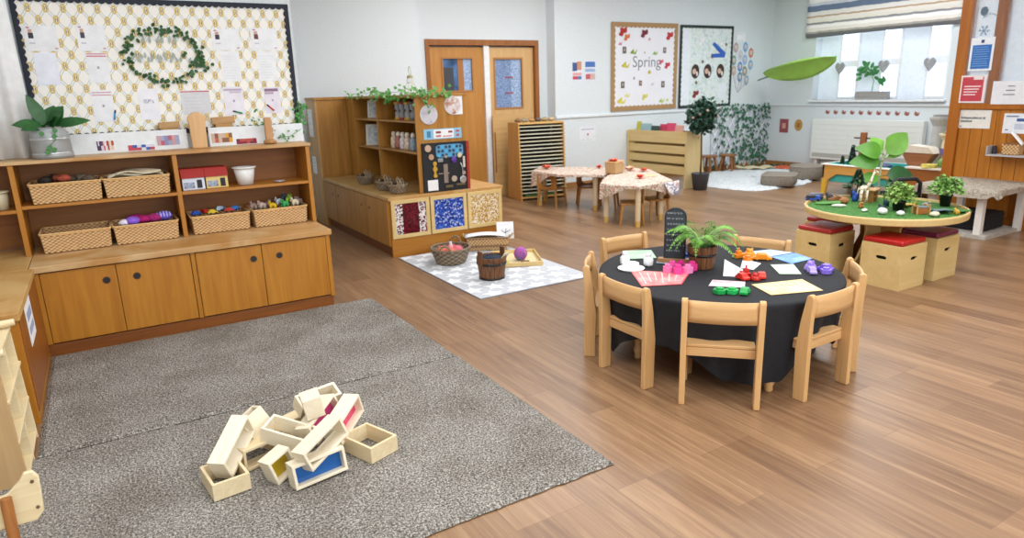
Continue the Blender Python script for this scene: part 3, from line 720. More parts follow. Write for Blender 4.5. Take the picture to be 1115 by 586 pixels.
sheet('paper_sheet', 'portrait sheet with mauve heading and green pen, bottom row', 'notice', .89, 1.03, 1.43, 1.64, YB, 'e9e7f2', extra=[(.04, .96, .86, .93, 'b8a8c0'), (.3, .9, .78, .84, 'c8bcd0'), (.45, .55, .46, .54, '9aa0b0')])
sheet('paper_sheet', 'portrait sheet with mauve heading and pink pen, bottom row', 'notice', 1.19, 1.31, 1.43, 1.63, YB, 'e6e2ee', extra=[(.04, .9, .84, .95, '8a6a88'), (.04, .6, .74, .82, 'b8a0b8'), (.45, .55, .46, .54, '9aa0b0')])
def pen(x, z, ry, c, nm):
    t = T('felt_pen', '%s felt pen stuck on a sheet of the bee board' % nm, 'pen', (x, YB - .008, z), 0, None, (0, ry, 0))
    M(plain(c, .4)).cyl((-.035, 0, 0), (.015, 0, 0), .006, n=10).build('barrel', t, smooth=True); M(plain('22262c', .4)).cyl((.015, 0, 0), (.035, 0, 0), .0065, .004, n=10).build('cap', t, smooth=True)
pen(.145, 1.465, -1.35, '2a9ad8', 'blue'); pen(.975, 1.45, .28 + PI, '1f9a5c', 'green'); pen(1.225, 1.475, .75 + PI, 'd84050', 'pink')
def wreath():
    m = M(plain('2c5a2c', .5, noise=.4, scale=20)); gg = random.Random(8)
    for k in range(150):
        a = k / 150 * 2 * PI; big = a
        rx, rz = (.235, .185); cx = .51; cz = 1.865
        if cos(a) > .1: rx = .25
        x = cx + rx * cos(a) + gg.gauss(0, .018); z = cz + rz * sin(a) + gg.gauss(0, .014)
        if gg.random() < .22 and sin(a) < -.3: continue
        m.leaf((x, YB - .012, z), (gg.uniform(-1, 1), -.3, gg.uniform(-1, 1)), (0, -1, 0), gg.uniform(.022, .036), gg.uniform(.02, .032), .1, 3)
    for k in range(26):
        m.leaf((.74 + gg.gauss(0, .035), YB - .012, 1.82 + gg.gauss(0, .06)), (gg.uniform(-1, 1), -.3, gg.uniform(-1, 1)), (0, -1, 0), .032, .028, .1, 3)
    tag(m.build('ivy_wreath'), 'ring of green artificial ivy in the middle of the bee board', 'wreath')
    # pale lettering garland inside the wreath
    m2 = M(plain('a9b3ac', .7))
    for k in range(22):
        x = .31 + .37 * k / 21; z = 1.835 + .02 * sin(k * 1.7)
        m2.leaf((x, YB - .006, z), (gg.uniform(-.5, .5), -.1, 1), (0, -1, 0), .045, .018, .05, 3)
    for k in range(6): m2.leaf((.40 + .042 * k, YB - .006, 1.95), (gg.uniform(-.4, .4), -.1, 1), (0, -1, 0), .06, .02, .05, 3)
    tag(m2.build('paper_cutout_row'), 'row of faint grey green paper cut-outs inside the ivy ring', 'decoration')
wreath()
def ivy(name, label, pts, n, spread, size, seed=1, stem=True, col='4a8a40', down=.6):
    m = M(plain(col, .5, noise=.35, scale=20)); gg = random.Random(seed)
    if stem: m.tube(pts, .0025, 5)
    for k in range(n):
        t = gg.random() * (len(pts) - 1); i = int(t); f = t - i; p = Vector(pts[i]).lerp(Vector(pts[min(i + 1, len(pts) - 1)]), f)
        p += Vector([gg.gauss(0, s_) for s_ in spread])
        m.leaf(p, (gg.uniform(-1, 1), gg.uniform(-1, .3), gg.uniform(-1, 1) - down), (gg.uniform(-.3, .3), -1, .5), gg.uniform(.6, 1.2) * size, gg.uniform(.6, 1.1) * size * .85, .2, 4)
    return tag(m.build(name), label, 'artificial ivy')
ivy('trailing_ivy', 'trailing ivy at the right border of the bee board', [(1.46, 5.70, 1.50), (1.45, 5.69, 1.40), (1.42, 5.68, 1.30)], 60, (.022, .012, .03), .032, 2)
ivy('ivy_sprig', 'small ivy sprig hanging in front of the card near the carved figure', [(1.10, 5.62, 1.45), (1.08, 5.61, 1.40), (1.2, 5.6, 1.34)], 16, (.02, .006, .02), .024, 3, False)
ivy('ivy_sprig', 'thin ivy strand across the lower part of the card at the bookcase end', [(1.24, 5.62, 1.24), (1.33, 5.61, 1.25), (1.42, 5.61, 1.30)], 16, (.012, .004, .012), .024, 4)

# ------------------------------------------------------------------ second storage island
def island():
    t = T('island_cabinet', 'low oak cabinet with four side doors and three sequin panels on its end', 'cabinet', (2.30, 6.11, 0))
    M(DARKW).box(.03, 1.23, .02, 2.13, 0, .1).build('plinth', t)
    M(ORANGEX).box(.004, 1.25, .004, .02, 0, .19).build('end_rail', t, bevel=.002)
    M(ORANGE).box(0, 1.25, .02, 2.14, .1, .555).build('carcass', t)
    M(WORNY).box(-.012, 1.262, -.006, 2.14, .556, .592).build('worktop', t, bevel=.005)
    for y0, y1, hy in ((.03, .655, .545), (.665, 1.185, .78), (1.195, 1.66, 1.585), (1.67, 2.13, 1.79)):
        d = M(OAK2).box(-.012, 0, y0, y1, .11, .55).build('door', t, bevel=.002)
        M(BLACK).cyl((-.0135, hy, .43), (-.012, hy, .43), .016, n=16).build('finger_hole', d)
    def seq(name, cols, sc):
        return speckle(name, cols, sc, .25, .5, metal=.3)
    mats = [None, seq('blue_sequins', ['1c3c9c', '2c55c0', '4c78dc', '16308a', 'b8c8f0', '2a50c4'], 75), seq('gold_sequins', ['c89a3c', 'e8d8a8', 'f6f0dc', 'b88428', 'd8b468', 'fffaf0'], 85)]
    # red panel with silver side columns
    m, nt, b = newmat('red_sequins'); L = nt.links.new; b.inputs['Roughness'].default_value = .25; b.inputs['Metallic'].default_value = .2
    tc = N(nt, 'ShaderNodeTexCoord'); v = N(nt, 'ShaderNodeTexVoronoi', i_Scale=85.0); L(tc.outputs['Object'], v.inputs['Vector'])
    sc = N(nt, 'ShaderNodeSeparateColor'); L(v.outputs['Color'], sc.inputs[0])
    ra = ramp(nt, [(0, '5a0d1c'), (.4, '7c1226'), (.7, '3e0812')], 'CONSTANT'); rb = ramp(nt, [(0, 'f2eeee'), (.4, '3a1018'), (.62, 'e6dfe2'), (.85, '86202e')], 'CONSTANT')
    L(sc.outputs[0], ra.inputs[0]); L(sc.outputs[0], rb.inputs[0])
    sx = N(nt, 'ShaderNodeSeparateXYZ'); L(tc.outputs['Object'], sx.inputs[0])
    w = N(nt, 'ShaderNodeMath', operation='ABSOLUTE'); w0 = N(nt, 'ShaderNodeMath', operation='SUBTRACT'); w0.inputs[1].default_value = .213; L(sx.outputs['X'], w0.inputs[0]); L(w0.outputs[0], w.inputs[0])
    gt = N(nt, 'ShaderNodeMath', operation='GREATER_THAN'); gt.inputs[1].default_value = .085; L(w.outputs[0], gt.inputs[0])
    mx = N(nt, 'ShaderNodeMixRGB'); L(gt.outputs[0], mx.inputs[0]); L(ra.outputs[0], mx.inputs[1]); L(rb.outputs[0], mx.inputs[2]); L(mx.outputs[0], b.inputs['Base Color']); mats[0] = m
    for (x0, nm), mt in zip(((.012, 'dark red and silver'), (.425, 'blue'), (.838, 'gold and white')), mats):
        f = M(PLY).ring(rect(.402, .375, 2, x0 + .201, .372), rect(.325, .30, 2, x0 + .201, .372), -.014, .004, 'xz').build('panel_frame', t, bevel=.003)
        f['label'] = 'pale wood frame around the %s sequins' % nm
        s = M(mt).box(x0 + .038, x0 + .364, -.006, .004, .222, .522).build('sequin_panel', f); s['label'] = '%s sequin panel' % nm
    u = T('island_bookcase', 'oak shelf unit with four open compartments on the island cabinet', 'bookcase', (2.65, 6.165, .593))
    for y in (0, 1.045, 1.80): M(OAK2).box(.002, .545, y, y + .022, 0, .915).build('upright', u, bevel=.002)
    M(OAK2).box(0, .018, 1.82, 2.06, 0, .915).build('front_panel', u)
    M(OAK2Y).box(-.01, .56, -.008, 2.07, .916, .942).build('top_board', u, bevel=.003)
    for y0, y1, z in ((.022, 1.045, .675), (.022, 1.045, .375), (1.067, 1.80, .675), (1.067, 1.80, .365)): M(OAK2Y).box(.005, .50, y0, y1, z, z + .02).build('shelf', u, bevel=.002)
    M(wood('b27a34', '94601f', 'z', 1, .45, 'oak_back')).box(.50, .53, .022, 2.05, 0, .915).build('back_panel', u)
    k = T('tall_cupboard', 'tall closed oak cupboard behind the island with sheets stuck on its side', 'cupboard', (2.28, 8.27, 0))
    M(OAK2).box(.022, .92, 0, .40, 0, 1.50).build('carcass', k, bevel=.003)
    M(wood('cfa468', 'bb8d50', 'z', .8, .4, 'pale_side')).box(0, .021, -.002, .40, 0, 1.50).build('side_panel', k, bevel=.002)
    M(OAK2).box(-.01, .93, -.01, .40, 1.502, 1.535).build('top_board', k, bevel=.003)
island()
def side_notice(y0, y1, z0, z1, label):
    m = M(PAPER).box(2.2755, 2.279, y0, y1, z0, z1).use(plain('d3d8e4', .8))
    for k in range(5): z = z1 - .03 - k * (z1 - z0 - .05) / 4; m.box(2.2745, 2.2755, y0 + .02, y1 - .03, z - .008, z)
    tag(m.build('paper_notice'), label, 'notice')
side_notice(8.42, 8.60, 1.07, 1.40, 'white printed sheet high on the side of the tall oak cupboard')
side_notice(8.44, 8.60, .62, .83, 'white printed sheet lower on the side of the tall oak cupboard')
def frame_photo(y, z, w, h, label):
    t = T('framed_photo', label, 'picture frame', (2.80, y, z), 0, None, (0, math.radians(8), .85))
    M(plain('e2dfd6', .5)).ring(rect(w, h, 2, 0, h / 2), rect(w - .05, h - .05, 2, 0, h / 2), -.008, .008, 'yz').build('frame', t, bevel=.003)
    M(plain('c9ced0', .4, noise=.25, scale=25)).box(-.002, .002, -w / 2 + .02, w / 2 - .02, .02, h - .02).use(plain('9fb0b8', .6)).box(-.0035, -.002, -w / 5, w / 6, h * .45, h * .6).build('picture', t)
frame_photo(7.60, 1.289, .23, .20, 'small white photo frame on the upper shelf of the island bookcase')
frame_photo(7.64, .979, .29, .24, 'larger white framed sheet on the lower shelf of the island bookcase')
def timer(y, cap, sand, nm):
    t = T('sand_timer', '%s capped sand timer on the top shelf of the island bookcase' % nm, 'sand timer', (2.76, y, 1.289), 0, 'sand timers on the island bookcase')
    c = plain(cap, .4)
    M(c).lathe([(0, 0), (.04, 0), (.04, .022), (0, .022)], n=18).build('base_cap', t, smooth=False); M(c).lathe([(0, .158), (.04, .158), (.04, .18), (0, .18)], n=18).build('top_cap', t)
    M(plain('c3cad2', .1, alpha=.55)).lathe([(.032, .022), (.034, .07), (.012, .09), (.034, .11), (.032, .158)], n=18, cap=False).build('glass', t, smooth=True)
    M(plain(sand, .9)).lathe([(0, .023), (.03, .023), (.03, .045), (0, .06)], n=14).build('sand', t)
timer(6.86, 'd8a818', 'd8b030', 'yellow'); timer(6.74, 'a82a24', 'b03028', 'red'); timer(6.60, 'd8a818', 'c8a838', 'second yellow'); timer(6.46, '6a6870', '8a8890', 'grey')
def peg_bottle(y, col, top, nm):
    t = T('sensory_bottle', '%s small bottle in the row on the island bookcase' % nm, 'bottle', (2.74, y, .989), 0, 'row of small bottles on the island bookcase')
    M(plain(col, .35, noise=.4, scale=30)).lathe([(0, 0), (.036, 0), (.038, .01), (.036, .10), (.02, .125), (.018, .13)], n=20).build('bottle_body', t, smooth=True)
    M(plain(top, .5)).lathe([(.02, .128), (.024, .13), (.026, .15), (.018, .172), (0, .176)], n=16).build('stopper', t, smooth=True)
for a in [(6.98, 'd9c3ae', 'e8dcc8', 'cream'), (6.85, 'a86a5c', 'ecdfcc', 'dusky red'), (6.73, 'd6cfd2', 'ece4d8', 'pale grey'), (6.61, 'd8c0ac', 'efe3d0', 'peach'), (6.46, '8fa4b8', 'efe6d8', 'blue grey')]: peg_bottle(*a)
def round_basket(t, W, D, Hh, mat, rimmat, rows, flare, handles=True, hr=.05):
    m = M(mat); nu = 90; nv = rows * 3 + 1; k = 0
    for j in range(nv):
        v = j / (nv - 1); row = int(min(rows - 1, v * rows)); ph = v * rows - row; s = 1 - flare + flare * v ** .8
        for i in range(nu):
            a = 2 * PI * i / nu; wv = sin(a * 15 + row * PI); off = .006 * wv * sin(PI * ph)
            m.v.append(((W / 2 * s + off) * cos(a), (D / 2 * s + off) * sin(a), .003 + v * (Hh - .005))); m.tone[k] = .45 + .5 * wv * (.3 + .7 * sin(PI * ph)); k += 1  # shade between strands painted into the vertex tone
    for j in range(nv - 1):
        for i in range(nu): m.f.append([j * nu + i, j * nu + (i + 1) % nu, (j + 1) * nu + (i + 1) % nu, (j + 1) * nu + i]); m.mi.append(0)
    m.build('woven_wall', t, smooth=True, solid=.006)
    M(rimmat).lathe([(0, .004), ((1 - flare) * .98, .004), ((1 - flare) * .98, .012), (0, .012)], n=30).build('base', t).scale = (W / 2, D / 2, 1)
    r = M(rimmat)
    for q in (0, 1): r.tube([((W / 2 + .004 * sin(a * 18 + q * PI)) * cos(a), (D / 2 + .004 * sin(a * 18 + q * PI)) * sin(a), Hh + .004 * cos(a * 18 + q * PI)) for a in [2 * PI * i / 72 for i in range(72)]], .008, 6, True)
    r.build('rim', t, smooth=True)
    if handles:
        for sg in (-1, 1):
            h = M(rimmat)
            for q in (0, 1): h.tube([(sg * (W / 2 + .012 + .018 * sin(a)) + .005 * cos(a * 8 + q * PI), hr * cos(a), Hh - .02 + hr * 1.35 * sin(a) + .005 * sin(a * 8 + q * PI)) for a in [PI * i / 20 for i in range(21)]], .007, 6)
            h.build('handle', t, smooth=True)
def twig_basket(y, x, label):
    t = T('twig_basket', label, 'basket', (x, y, .593), 1.2, 'small twig baskets on the island worktop')
    round_basket(t, .26, .19, .085, WICKERG, RIMG, 5, .25, False)
    h = M(plain('a8957a', .8, noise=.3, scale=60))
    for k in range(5): h.tube([(.13 * cos(a), -.05 + .012 * k + .02 * sin(k * 2 + a), .07 + (.055 + .008 * k) * sin(a)) for a in [PI * i / 14 for i in range(15)]], .005, 5)
    for sg in (-1, 1): h.tube([(sg * .15, 0, .07), (sg * .05, sg * .05, .11), (-sg * .1, .06, .10)], .005, 5)
    h.build('twisted_handle', t, smooth=True)
twig_basket(7.30, 2.50, 'small grey twig basket at the far end of the island worktop')
twig_basket(6.68, 2.49, 'small grey twig basket in the middle of the three on the island worktop')
twig_basket(6.36, 2.50, 'small grey twig basket next to the busy board')
# busy board
def busy():
    t = T('busy_board', 'black busy board of latches, spoons and discs leaning on the island bookcase end', 'activity board', (2.69, 6.152, .594))
    M(plain('15171c', .6)).box(0, .478, -.008, .012, 0, .48).build('backboard', t, bevel=.003)
    M(plain('a02c20', .6)).box(.479, .51, -.016, .012, 0, .48).build('red_edge_strip', t, bevel=.002)
    p = M(plain('5c9cc8', .4)).prism(superell(.30, .125, 6, .35, .295, .395), -.014, -.0085, 'xz').build('baking_tray', t, bevel=.003); p['label'] = 'blue tray with a grid of round cups'
    cups = M(plain('2c4358', .5))
    for i in range(7):
        for j in range(3): cups.use(plain('48b4e0' if (i + j) % 3 == 0 else '2c4358', .4)).cyl((.175 + i * .04, -.017, .355 + j * .04), (.175 + i * .04, -.014, .355 + j * .04), .015, n=12)
    cups.build('cup', p)
    def disc(x, z, r, c, nm='wooden_disc'): M(plain(c, .5)).cyl((x, -.02, z), (x, -.0085, z), r, n=20).build(nm, t, bevel=.002)
    disc(.06, .43, .034, 'c8a890'); disc(.09, .345, .028, 'b89478'); disc(.40, .345, .024, 'd8c8a8'); disc(.33, .115, .03, 'b4a08c'); disc(.25, .34, .014, 'b8a890')
    disc(.44, .165, .02, 'a89888')
    M(plain('b0b8c4', .3, metal=.7)).box(.16, .215, -.02, -.0085, .29, .325).build('metal_plate', t, bevel=.003)
    f = M(plain('5c3a9c', .5)).ball((.335, -.02, .305), (.03, .012, .03), 12, 8, None, .2, 2).build('purple_flower', t, smooth=True)
    y = M(plain('c89c30', .4)); y.cyl((.125, -.02, .28), (.125, -.01, .28), .02, n=14).cyl((.125, -.02, .225), (.125, -.01, .225), .026, n=6).cyl((.125, -.02, .16), (.125, -.01, .16), .02, n=14).box(.115, .135, -.016, -.0085, .15, .29); y.build('brass_fitting', t)
    M(plain('9a8a80', .4, metal=.5)).box(.215, .262, -.022, -.0085, .08, .265).box(.16, .28, -.018, -.0085, .17, .18).build('slide_bolt', t, bevel=.003)
    M(plain('c0c0c0', .3, metal=.7)).lathe([(0, 0), (.03, .002), (.038, .012), (.034, .014), (.0, .008)], n=20).tube([(0, .03, .008), (0, .12, .008), (-.02, .17, .008)], .006, 6).build('metal_spoon', t, (.425, -.012, .10), (PI / 2, 0, 0), smooth=True)
    M(plain('cfc8bc', .5)).box(.435, .46, -.018, -.0085, .22, .33).build('peg', t, bevel=.003)
    M(PAPER).box(.04, .15, -.0135, -.0085, .015, .12).build('paper_label', t)
    M(plain('6a5a3c', .5)).box(.23, .31, -.02, -.0085, .03, .055).box(.35, .45, -.02, -.0085, .045, .065).build('latch', t, bevel=.002)
busy()
sign = T('picture_sign', 'pale blue picture strip above the busy board', 'sign', (2.93, 6.163, 1.157))
M(plain('8fc4e0', .5)).box(-.205, .205, -.004, 0, -.05, .05).build('card', sign)
q = M(PAPER).box(-.10, .12, -.005, -.004, -.042, .042).use(plain('8a3040', .6)).box(-.075, -.02, -.006, -.005, .005, .025).box(.06, .105, -.006, -.005, .005, .025).use(plain('c87080', .6)).box(-.075, -.02, -.006, -.005, -.03, -.012).box(-.0, .10, -.006, -.005, -.03, -.02).use(plain('3f86b0', .6)).box(-.17, -.13, -.006, -.004, -.03, .03).use(plain('c05060', .6)).box(.145, .18, -.006, -.004, -.03, -.01).box(.145, .18, -.006, -.004, .01, .03)
q.build('printed_panel', sign)
def disc_photo(x, z, r, cols, label, bg=None):
    t = T('round_photo', label, 'photo', (x, 6.162, z))
    if bg: M(PAPER).box(-.02, .11, -.003, 0, -.09, .09).build('white_card', t)
    M(plain('d8dce0', .5)).cyl((0, -.006, 0), (0, 0, 0), r, n=32).build('backing_disc', t)
    m = M(speckle('round_print', cols, 14, .5, 0, 'NOISE')).cyl((0, -.008, 0), (0, -.006, 0), r * .94, n=32); m.build('print', t)
disc_photo(2.79, 1.345, .093, ['8e8a9c', 'c8c4d0', 'd8d6dc', 'a8a4b8'], 'round pale grey print on the island bookcase end nearest the shelves')
disc_photo(3.05, 1.425, .09, ['2a3448', 'c08a70', 'e8e6ea', '7a5a50'], 'round photo with a white card behind on the island bookcase end', True)
ivy('ivy_garland', 'green ivy garland trailing along the island bookcase top and over its corner', [(2.62, 8.0, 1.56), (2.64, 7.2, 1.57), (2.62, 6.8, 1.56), (2.63, 6.4, 1.57), (2.62, 6.12, 1.55), (2.80, 6.10, 1.57), (3.0, 6.10, 1.53)], 150, (.03, .05, .028), .042, 6, True, '5f9c48')
ivy('ivy_sprig', 'short ivy sprig hanging over the round pale print', [(2.72, 6.12, 1.55), (2.76, 6.11, 1.45), (2.80, 6.10, 1.42)], 14, (.02, .01, .02), .04, 7, True, '4f8c3c')
ivy('ivy_sprig', 'ivy hanging in front of the sand timers', [(2.62, 6.9, 1.54), (2.62, 6.75, 1.50), (2.62, 6.5, 1.52)], 26, (.02, .05, .018), .045, 9, True, '5a9a44')
def lantern():
    t = T('wire_lantern', 'pale wire hanging lantern standing on the island bookcase top', 'lantern', (2.86, 6.72, 1.536))
    m = M(plain('cfd0b8', .4, metal=.3))
    for k in range(8): a = k * PI / 4; m.tube([(.075 * cos(a), .075 * sin(a), 0), (.07 * cos(a), .07 * sin(a), .06), (.035 * cos(a), .035 * sin(a), .12), (.03 * cos(a), .03 * sin(a), .17)], .0035, 5)
    for r, z in ((.075, .004), (.07, .06), (.035, .12)): m.tube([(r * cos(a), r * sin(a), z) for a in [PI * i / 10 for i in range(20)]], .0035, 5, True)
    m.build('cage', t, smooth=True)
    M(plain('a9a67c', .5)).lathe([(0, .165), (.035, .165), (.03, .19), (0, .2)], n=14).build('cap', t)
    M(plain('b9baa4', .4)).tube([(0, .0 + .03 * cos(a), .235 + .045 * sin(a)) for a in [2 * PI * i / 16 for i in range(16)]], .004, 5, True).build('hanging_loop', t, smooth=True)
lantern()

# ------------------------------------------------------------------ items on the star rug
ZR = .0125
def rug_items():
    t = T('round_wicker_basket', 'round grey wicker basket with two handles holding pink and orange balls', 'basket', (2.66, 5.56, ZR), .9)
    round_basket(t, .40, .36, .145, WICKERG, RIMG, 7, .3, True, .055)
    for k, (x, y, c, nm) in enumerate([(2.60, 5.60, 'e07a5c', 'orange'), (2.72, 5.54, 'd86a78', 'pink'), (2.63, 5.50, 'd87060', 'coral'), (2.70, 5.63, 'c85a6a', 'rose')]):
        tag(M(plain(c, .8, noise=.2, scale=40, bump=.3)).ball((0, 0, 0), .058, 18, 12, None, .03, k).build('soft_ball', None, (x, y, ZR + .10), smooth=True), '%s soft ball inside the round grey wicker basket' % nm, 'ball', 'soft balls in the round wicker basket')
    b = T('small_tube_bottle', 'slim pink and white bottle standing among the balls in the wicker basket', 'bottle', (2.665, 5.565, ZR + .07))
    M(plain('e8a8b0', .4)).lathe([(0, 0), (.02, 0), (.02, .09), (.014, .1), (0, .1)], n=14).build('bottle_body', b, smooth=True); M(plain('e8e6ec', .4)).lathe([(.013, .1), (.013, .125), (0, .126)], n=12).build('bottle_cap', b)
    # half barrel bucket
    t = T('barrel_bucket', 'small dark stave barrel bucket with rope handle and dark cloth inside', 'bucket', (2.70, 4.86, ZR), .2)
    m = M(BARREL); n = 18
    for k in range(n):
        a0 = 2 * PI * k / n + .012; a1 = 2 * PI * (k + 1) / n - .012; top = .19
        for (ra, rb) in ((.105, .13),):
            vs = [(ra * cos(a0), ra * sin(a0), 0), (ra * cos(a1), ra * sin(a1), 0), (rb * cos(a1), rb * sin(a1), top), (rb * cos(a0), rb * sin(a0), top)]
            vi = [((ra - .012) * cos(a0), (ra - .012) * sin(a0), 0), ((ra - .012) * cos(a1), (ra - .012) * sin(a1), 0), ((rb - .012) * cos(a1), (rb - .012) * sin(a1), top), ((rb - .012) * cos(a0), (rb - .012) * sin(a0), top)]
            m.add(vs + vi, [(0, 1, 2, 3), (5, 4, 7, 6), (3, 2, 6, 7), (0, 4, 5, 1), (1, 5, 6, 2), (0, 3, 7, 4)])
    m.build('stave_wall', t, bevel=.002)
    M(plain('2a1a10', .8)).cyl((0, 0, .004), (0, 0, .014), .094, n=24).build('base', t)
    M(plain('17130f', .5)).lathe([(.125, .125), (.1265, .125), (.1285, .145), (.127, .145)], n=36, cap=False).lathe([(.1065, .0), (.1085, .0), (.1105, .018), (.108, .018)], n=36, cap=False).build('iron_hoop', t, smooth=True)
    for sg in (-1, 1): M(BARREL).box(sg * .124 - .007, sg * .124 + .007, -.028, .028, .12, .25).build('handle_stave', t, bevel=.005)
    M(plain('9aa0a4', .4, metal=.8)).ball((0, -.125, .135), .006, 8, 6).build('rivet', t, smooth=True)
    tag(M(plain('1c2a38', .9, noise=.4, scale=30, bump=.4)).ball((0, 0, 0), (.10, .10, .035), 22, 10, None, .10, 4).build('dark_cloth_bundle', None, (2.70, 4.86, ZR + .165), smooth=True), 'dark blue cloth bundled inside the barrel bucket', 'cloth')
    tag(M(plain('d8ccb0', .8)).prism([(-.05, 0), (.05, 0), (.07, .07), (-.03, .075)], -.003, .003, 'xz').build('cream_card', None, (2.775, 4.80, ZR + .155), (.5, 0, .5)), 'cream card tucked inside the barrel bucket rim', 'card')
    # rectangular basket
    t = T('lined_basket', 'oblong brown and cream woven basket carrying white paper', 'basket', (3.17, 5.72, ZR), -.05)
    t.location = (3.22, 5.85, ZR); t.rotation_euler = (0, 0, -.5)
    wicker_rect(.42, .26, .13, .03, 7).build('woven_wall', t, smooth=True, solid=.005)
    M(plain('7c5a3a', .8)).box(-.18, .18, -.10, .10, .002, .01).build('base', t)
    r = M(plain('8a6a4a', .7, noise=.3, scale=60)); r.tube(rim_path(.435, .275, .13, .04), .008, 6, True).tube(rim_path(.40, .24, .05, .04), .009, 6, True); r.build('rim', t, smooth=True)
    M(plain('b59a72', .7)).tube([(-.215, -.05, .12), (-.25, -.03, .15), (-.25, .03, .15), (-.215, .05, .12)], .008, 6).tube([(.215, -.05, .12), (.25, -.03, .15), (.25, .03, .15), (.215, .05, .12)], .008, 6).build('handle', t, smooth=True)
    tag(M(plain('eceff4', .7)).grid(lambda u, v: (-.2 + .4 * u, -.11 + .22 * v, .02 * sin(PI * u) + .012 * sin(5 * v)), 12, 8).build('paper_stack', None, (3.20, 5.87, ZR + .137), (0, 0, -.5), smooth=True, solid=.004), 'loose white paper lying across the oblong basket', 'paper')
    t = T('picture_card', 'small white card with a dark branch drawing leaning in the oblong basket', 'card', (3.36, 5.74, ZR + .10), -.15, None, (-.35, 0, -.5))
    M(PAPER).box(-.085, .085, 0, .003, 0, .17).build('card', t)
    M(plain('3c3a40', .7)).tube([(-.03, -.002, .02), (.0, -.002, .05), (.01, -.002, .10)], .003, 4).tube([(0, -.002, .05), (-.04, -.002, .09)], .003, 4).tube([(0, -.002, .06), (.05, -.002, .085)], .003, 4).build('drawing', t)
    # shallow wooden tray with wool ball
    t = T('wooden_tray', 'shallow square pale wooden tray at the right of the star rug', 'tray', (3.19, 5.26, ZR), -.42)
    M(plain('e2d0a0', .6)).box(-.2, .2, -.25, .25, 0, .008).build('base', t)
    for c, s in (((0, -.255, .02), (.42, .012, .04)), ((0, .255, .02), (.42, .012, .04)), ((-.205, 0, .02), (.012, .5, .04)), ((.205, 0, .02), (.012, .5, .04))): M(PLY).bx(c, s).build('side', t, bevel=.003)
    m = M(plain('c83a86', .9)); m.ball((0, 0, 0), .06, 20, 14)
    gg = random.Random(3)
    for k, c in enumerate(['d84a90', '5a7ad8', 'b048b0', '3fa0d8', 'd85888', '8a58c8', 'e06a9a', '4890d0']):
        m.use(plain(c, .95)); a, b_ = gg.uniform(0, 3), gg.uniform(0, 3)
        for q in range(4):
            R = Euler((a, b_, q * .12)).to_matrix(); m.tube([R @ Vector((.0605 * cos(w) * cos(q * .25), .0605 * sin(w) * cos(q * .25), .06 * sin(q * .25))) for w in [PI * i / 12 for i in range(24)]], .004, 4, True)
    tag(m.build('wool_ball', None, (3.2, 5.2, ZR + .072), smooth=True), 'pink and blue wound wool ball on the shallow wooden tray', 'ball')
    tag(M(plain('b8cc5c', .7)).lathe([(0, 0), (.028, .002), (.03, .012), (.012, .02), (0, .02)], n=14).build('green_disc_toy', None, (3.04, 5.20, ZR + .0085)), 'small yellow green disc on the shallow wooden tray', 'toy')
    tag(M(plain('6a4a30', .7)).tube([(0, 0, 0), (.04, .01, .006), (.09, 0, 0)], .006, 6).build('twig', None, (3.14, 5.10, ZR + .016), smooth=True), 'short brown twig at the near edge of the wooden tray', 'twig')
rug_items()

# ------------------------------------------------------------------ beech child chairs round the black table
TC = (2.985, 2.664); TZ = .50
def beech_chair():
    t = T('child_chair', 'x', 'chair', (0, 0, 0))
    def post(sx):
        P = [(-.052, 0), (.016, 0), (.022, .27), (.004, .42), (-.018, .535)]
        P += [(-.038 + .020 * cos(a), .538 + .020 * sin(a)) for a in [PI * k / 6 for k in range(7)]] + [(-.052, .42), (-.05, .27)]
        M(BEECH).prism(P, sx * .178 - .015, sx * .178 + .015, 'yz').build('back_post', t, bevel=.005)
    post(-1); post(1)
    m = M(BEECHX); vs = []; n = 12
    def rail(u, v):
        x = -.163 + .326 * u; return (x, -.038 - .018 * (1 - (2 * u - 1) ** 2) + .0 * v, .437 + .108 * v)
    m.grid(rail, n, 4); m.build('back_rail', t, smooth=True, solid=.014)
    s = M(BEECHX); P = [(-.163, .0), (.163, .0), (.165, .30), (.13, .335), (-.13, .335), (-.165, .30)]; s.prism(P, .292, .308, 'xy'); s.build('seat', t, bevel=.005)
    M(BEECHX).box(-.163, .163, .0, .016, .245, .291).build('seat_rail', t, bevel=.003); M(BEECHX).box(-.163, .163, .285, .30, .245, .291).build('seat_rail', t, bevel=.003)
    for sx in (-1, 1):
        M(BEECH).prism([(.25, 0), (.315, 0), (.32, .29), (.245, .29)], sx * .163 - .013, sx * .163 + .013, 'yz').build('front_leg', t, bevel=.004)
        M(BEECHX).box(sx * .155 - .008, sx * .155 + .008, .022, .245, .255, .291).build('side_rail', t, bevel=.003)
    return t
ch = beech_chair()
CH = [(180, .672, 0, 'beech child chair at the black table, its back beside the pink card'),
      (224.5, .735, 0, 'beech child chair seen square from behind, by the green bricks'),
      (271, .70, 0, 'beech child chair tucked in beside the yellow card'),
      (313, .70, 0, 'beech child chair partly hidden behind another chair, nearest the box stools'),
      (20, .70, 0, 'beech child chair on the far side of the black table behind the orange toys'),
      (87, .85, 0, 'beech child chair pulled out behind the green card and small chalkboard'),
      (138, .71, 0, 'beech child chair seen edge on, nearest the star rug')]
for i, (a, r, dz, lab) in enumerate(CH):
    A = math.radians(a); loc = (TC[0] + r * cos(A), TC[1] + r * sin(A), 0); rz = A + PI / 2
    if i == 0: ch.location = loc; ch.rotation_euler = (0, 0, rz); ch['label'] = lab; ch['group'] = 'beech child chairs at the black table'
    else: dup(ch, loc, rz, lab)
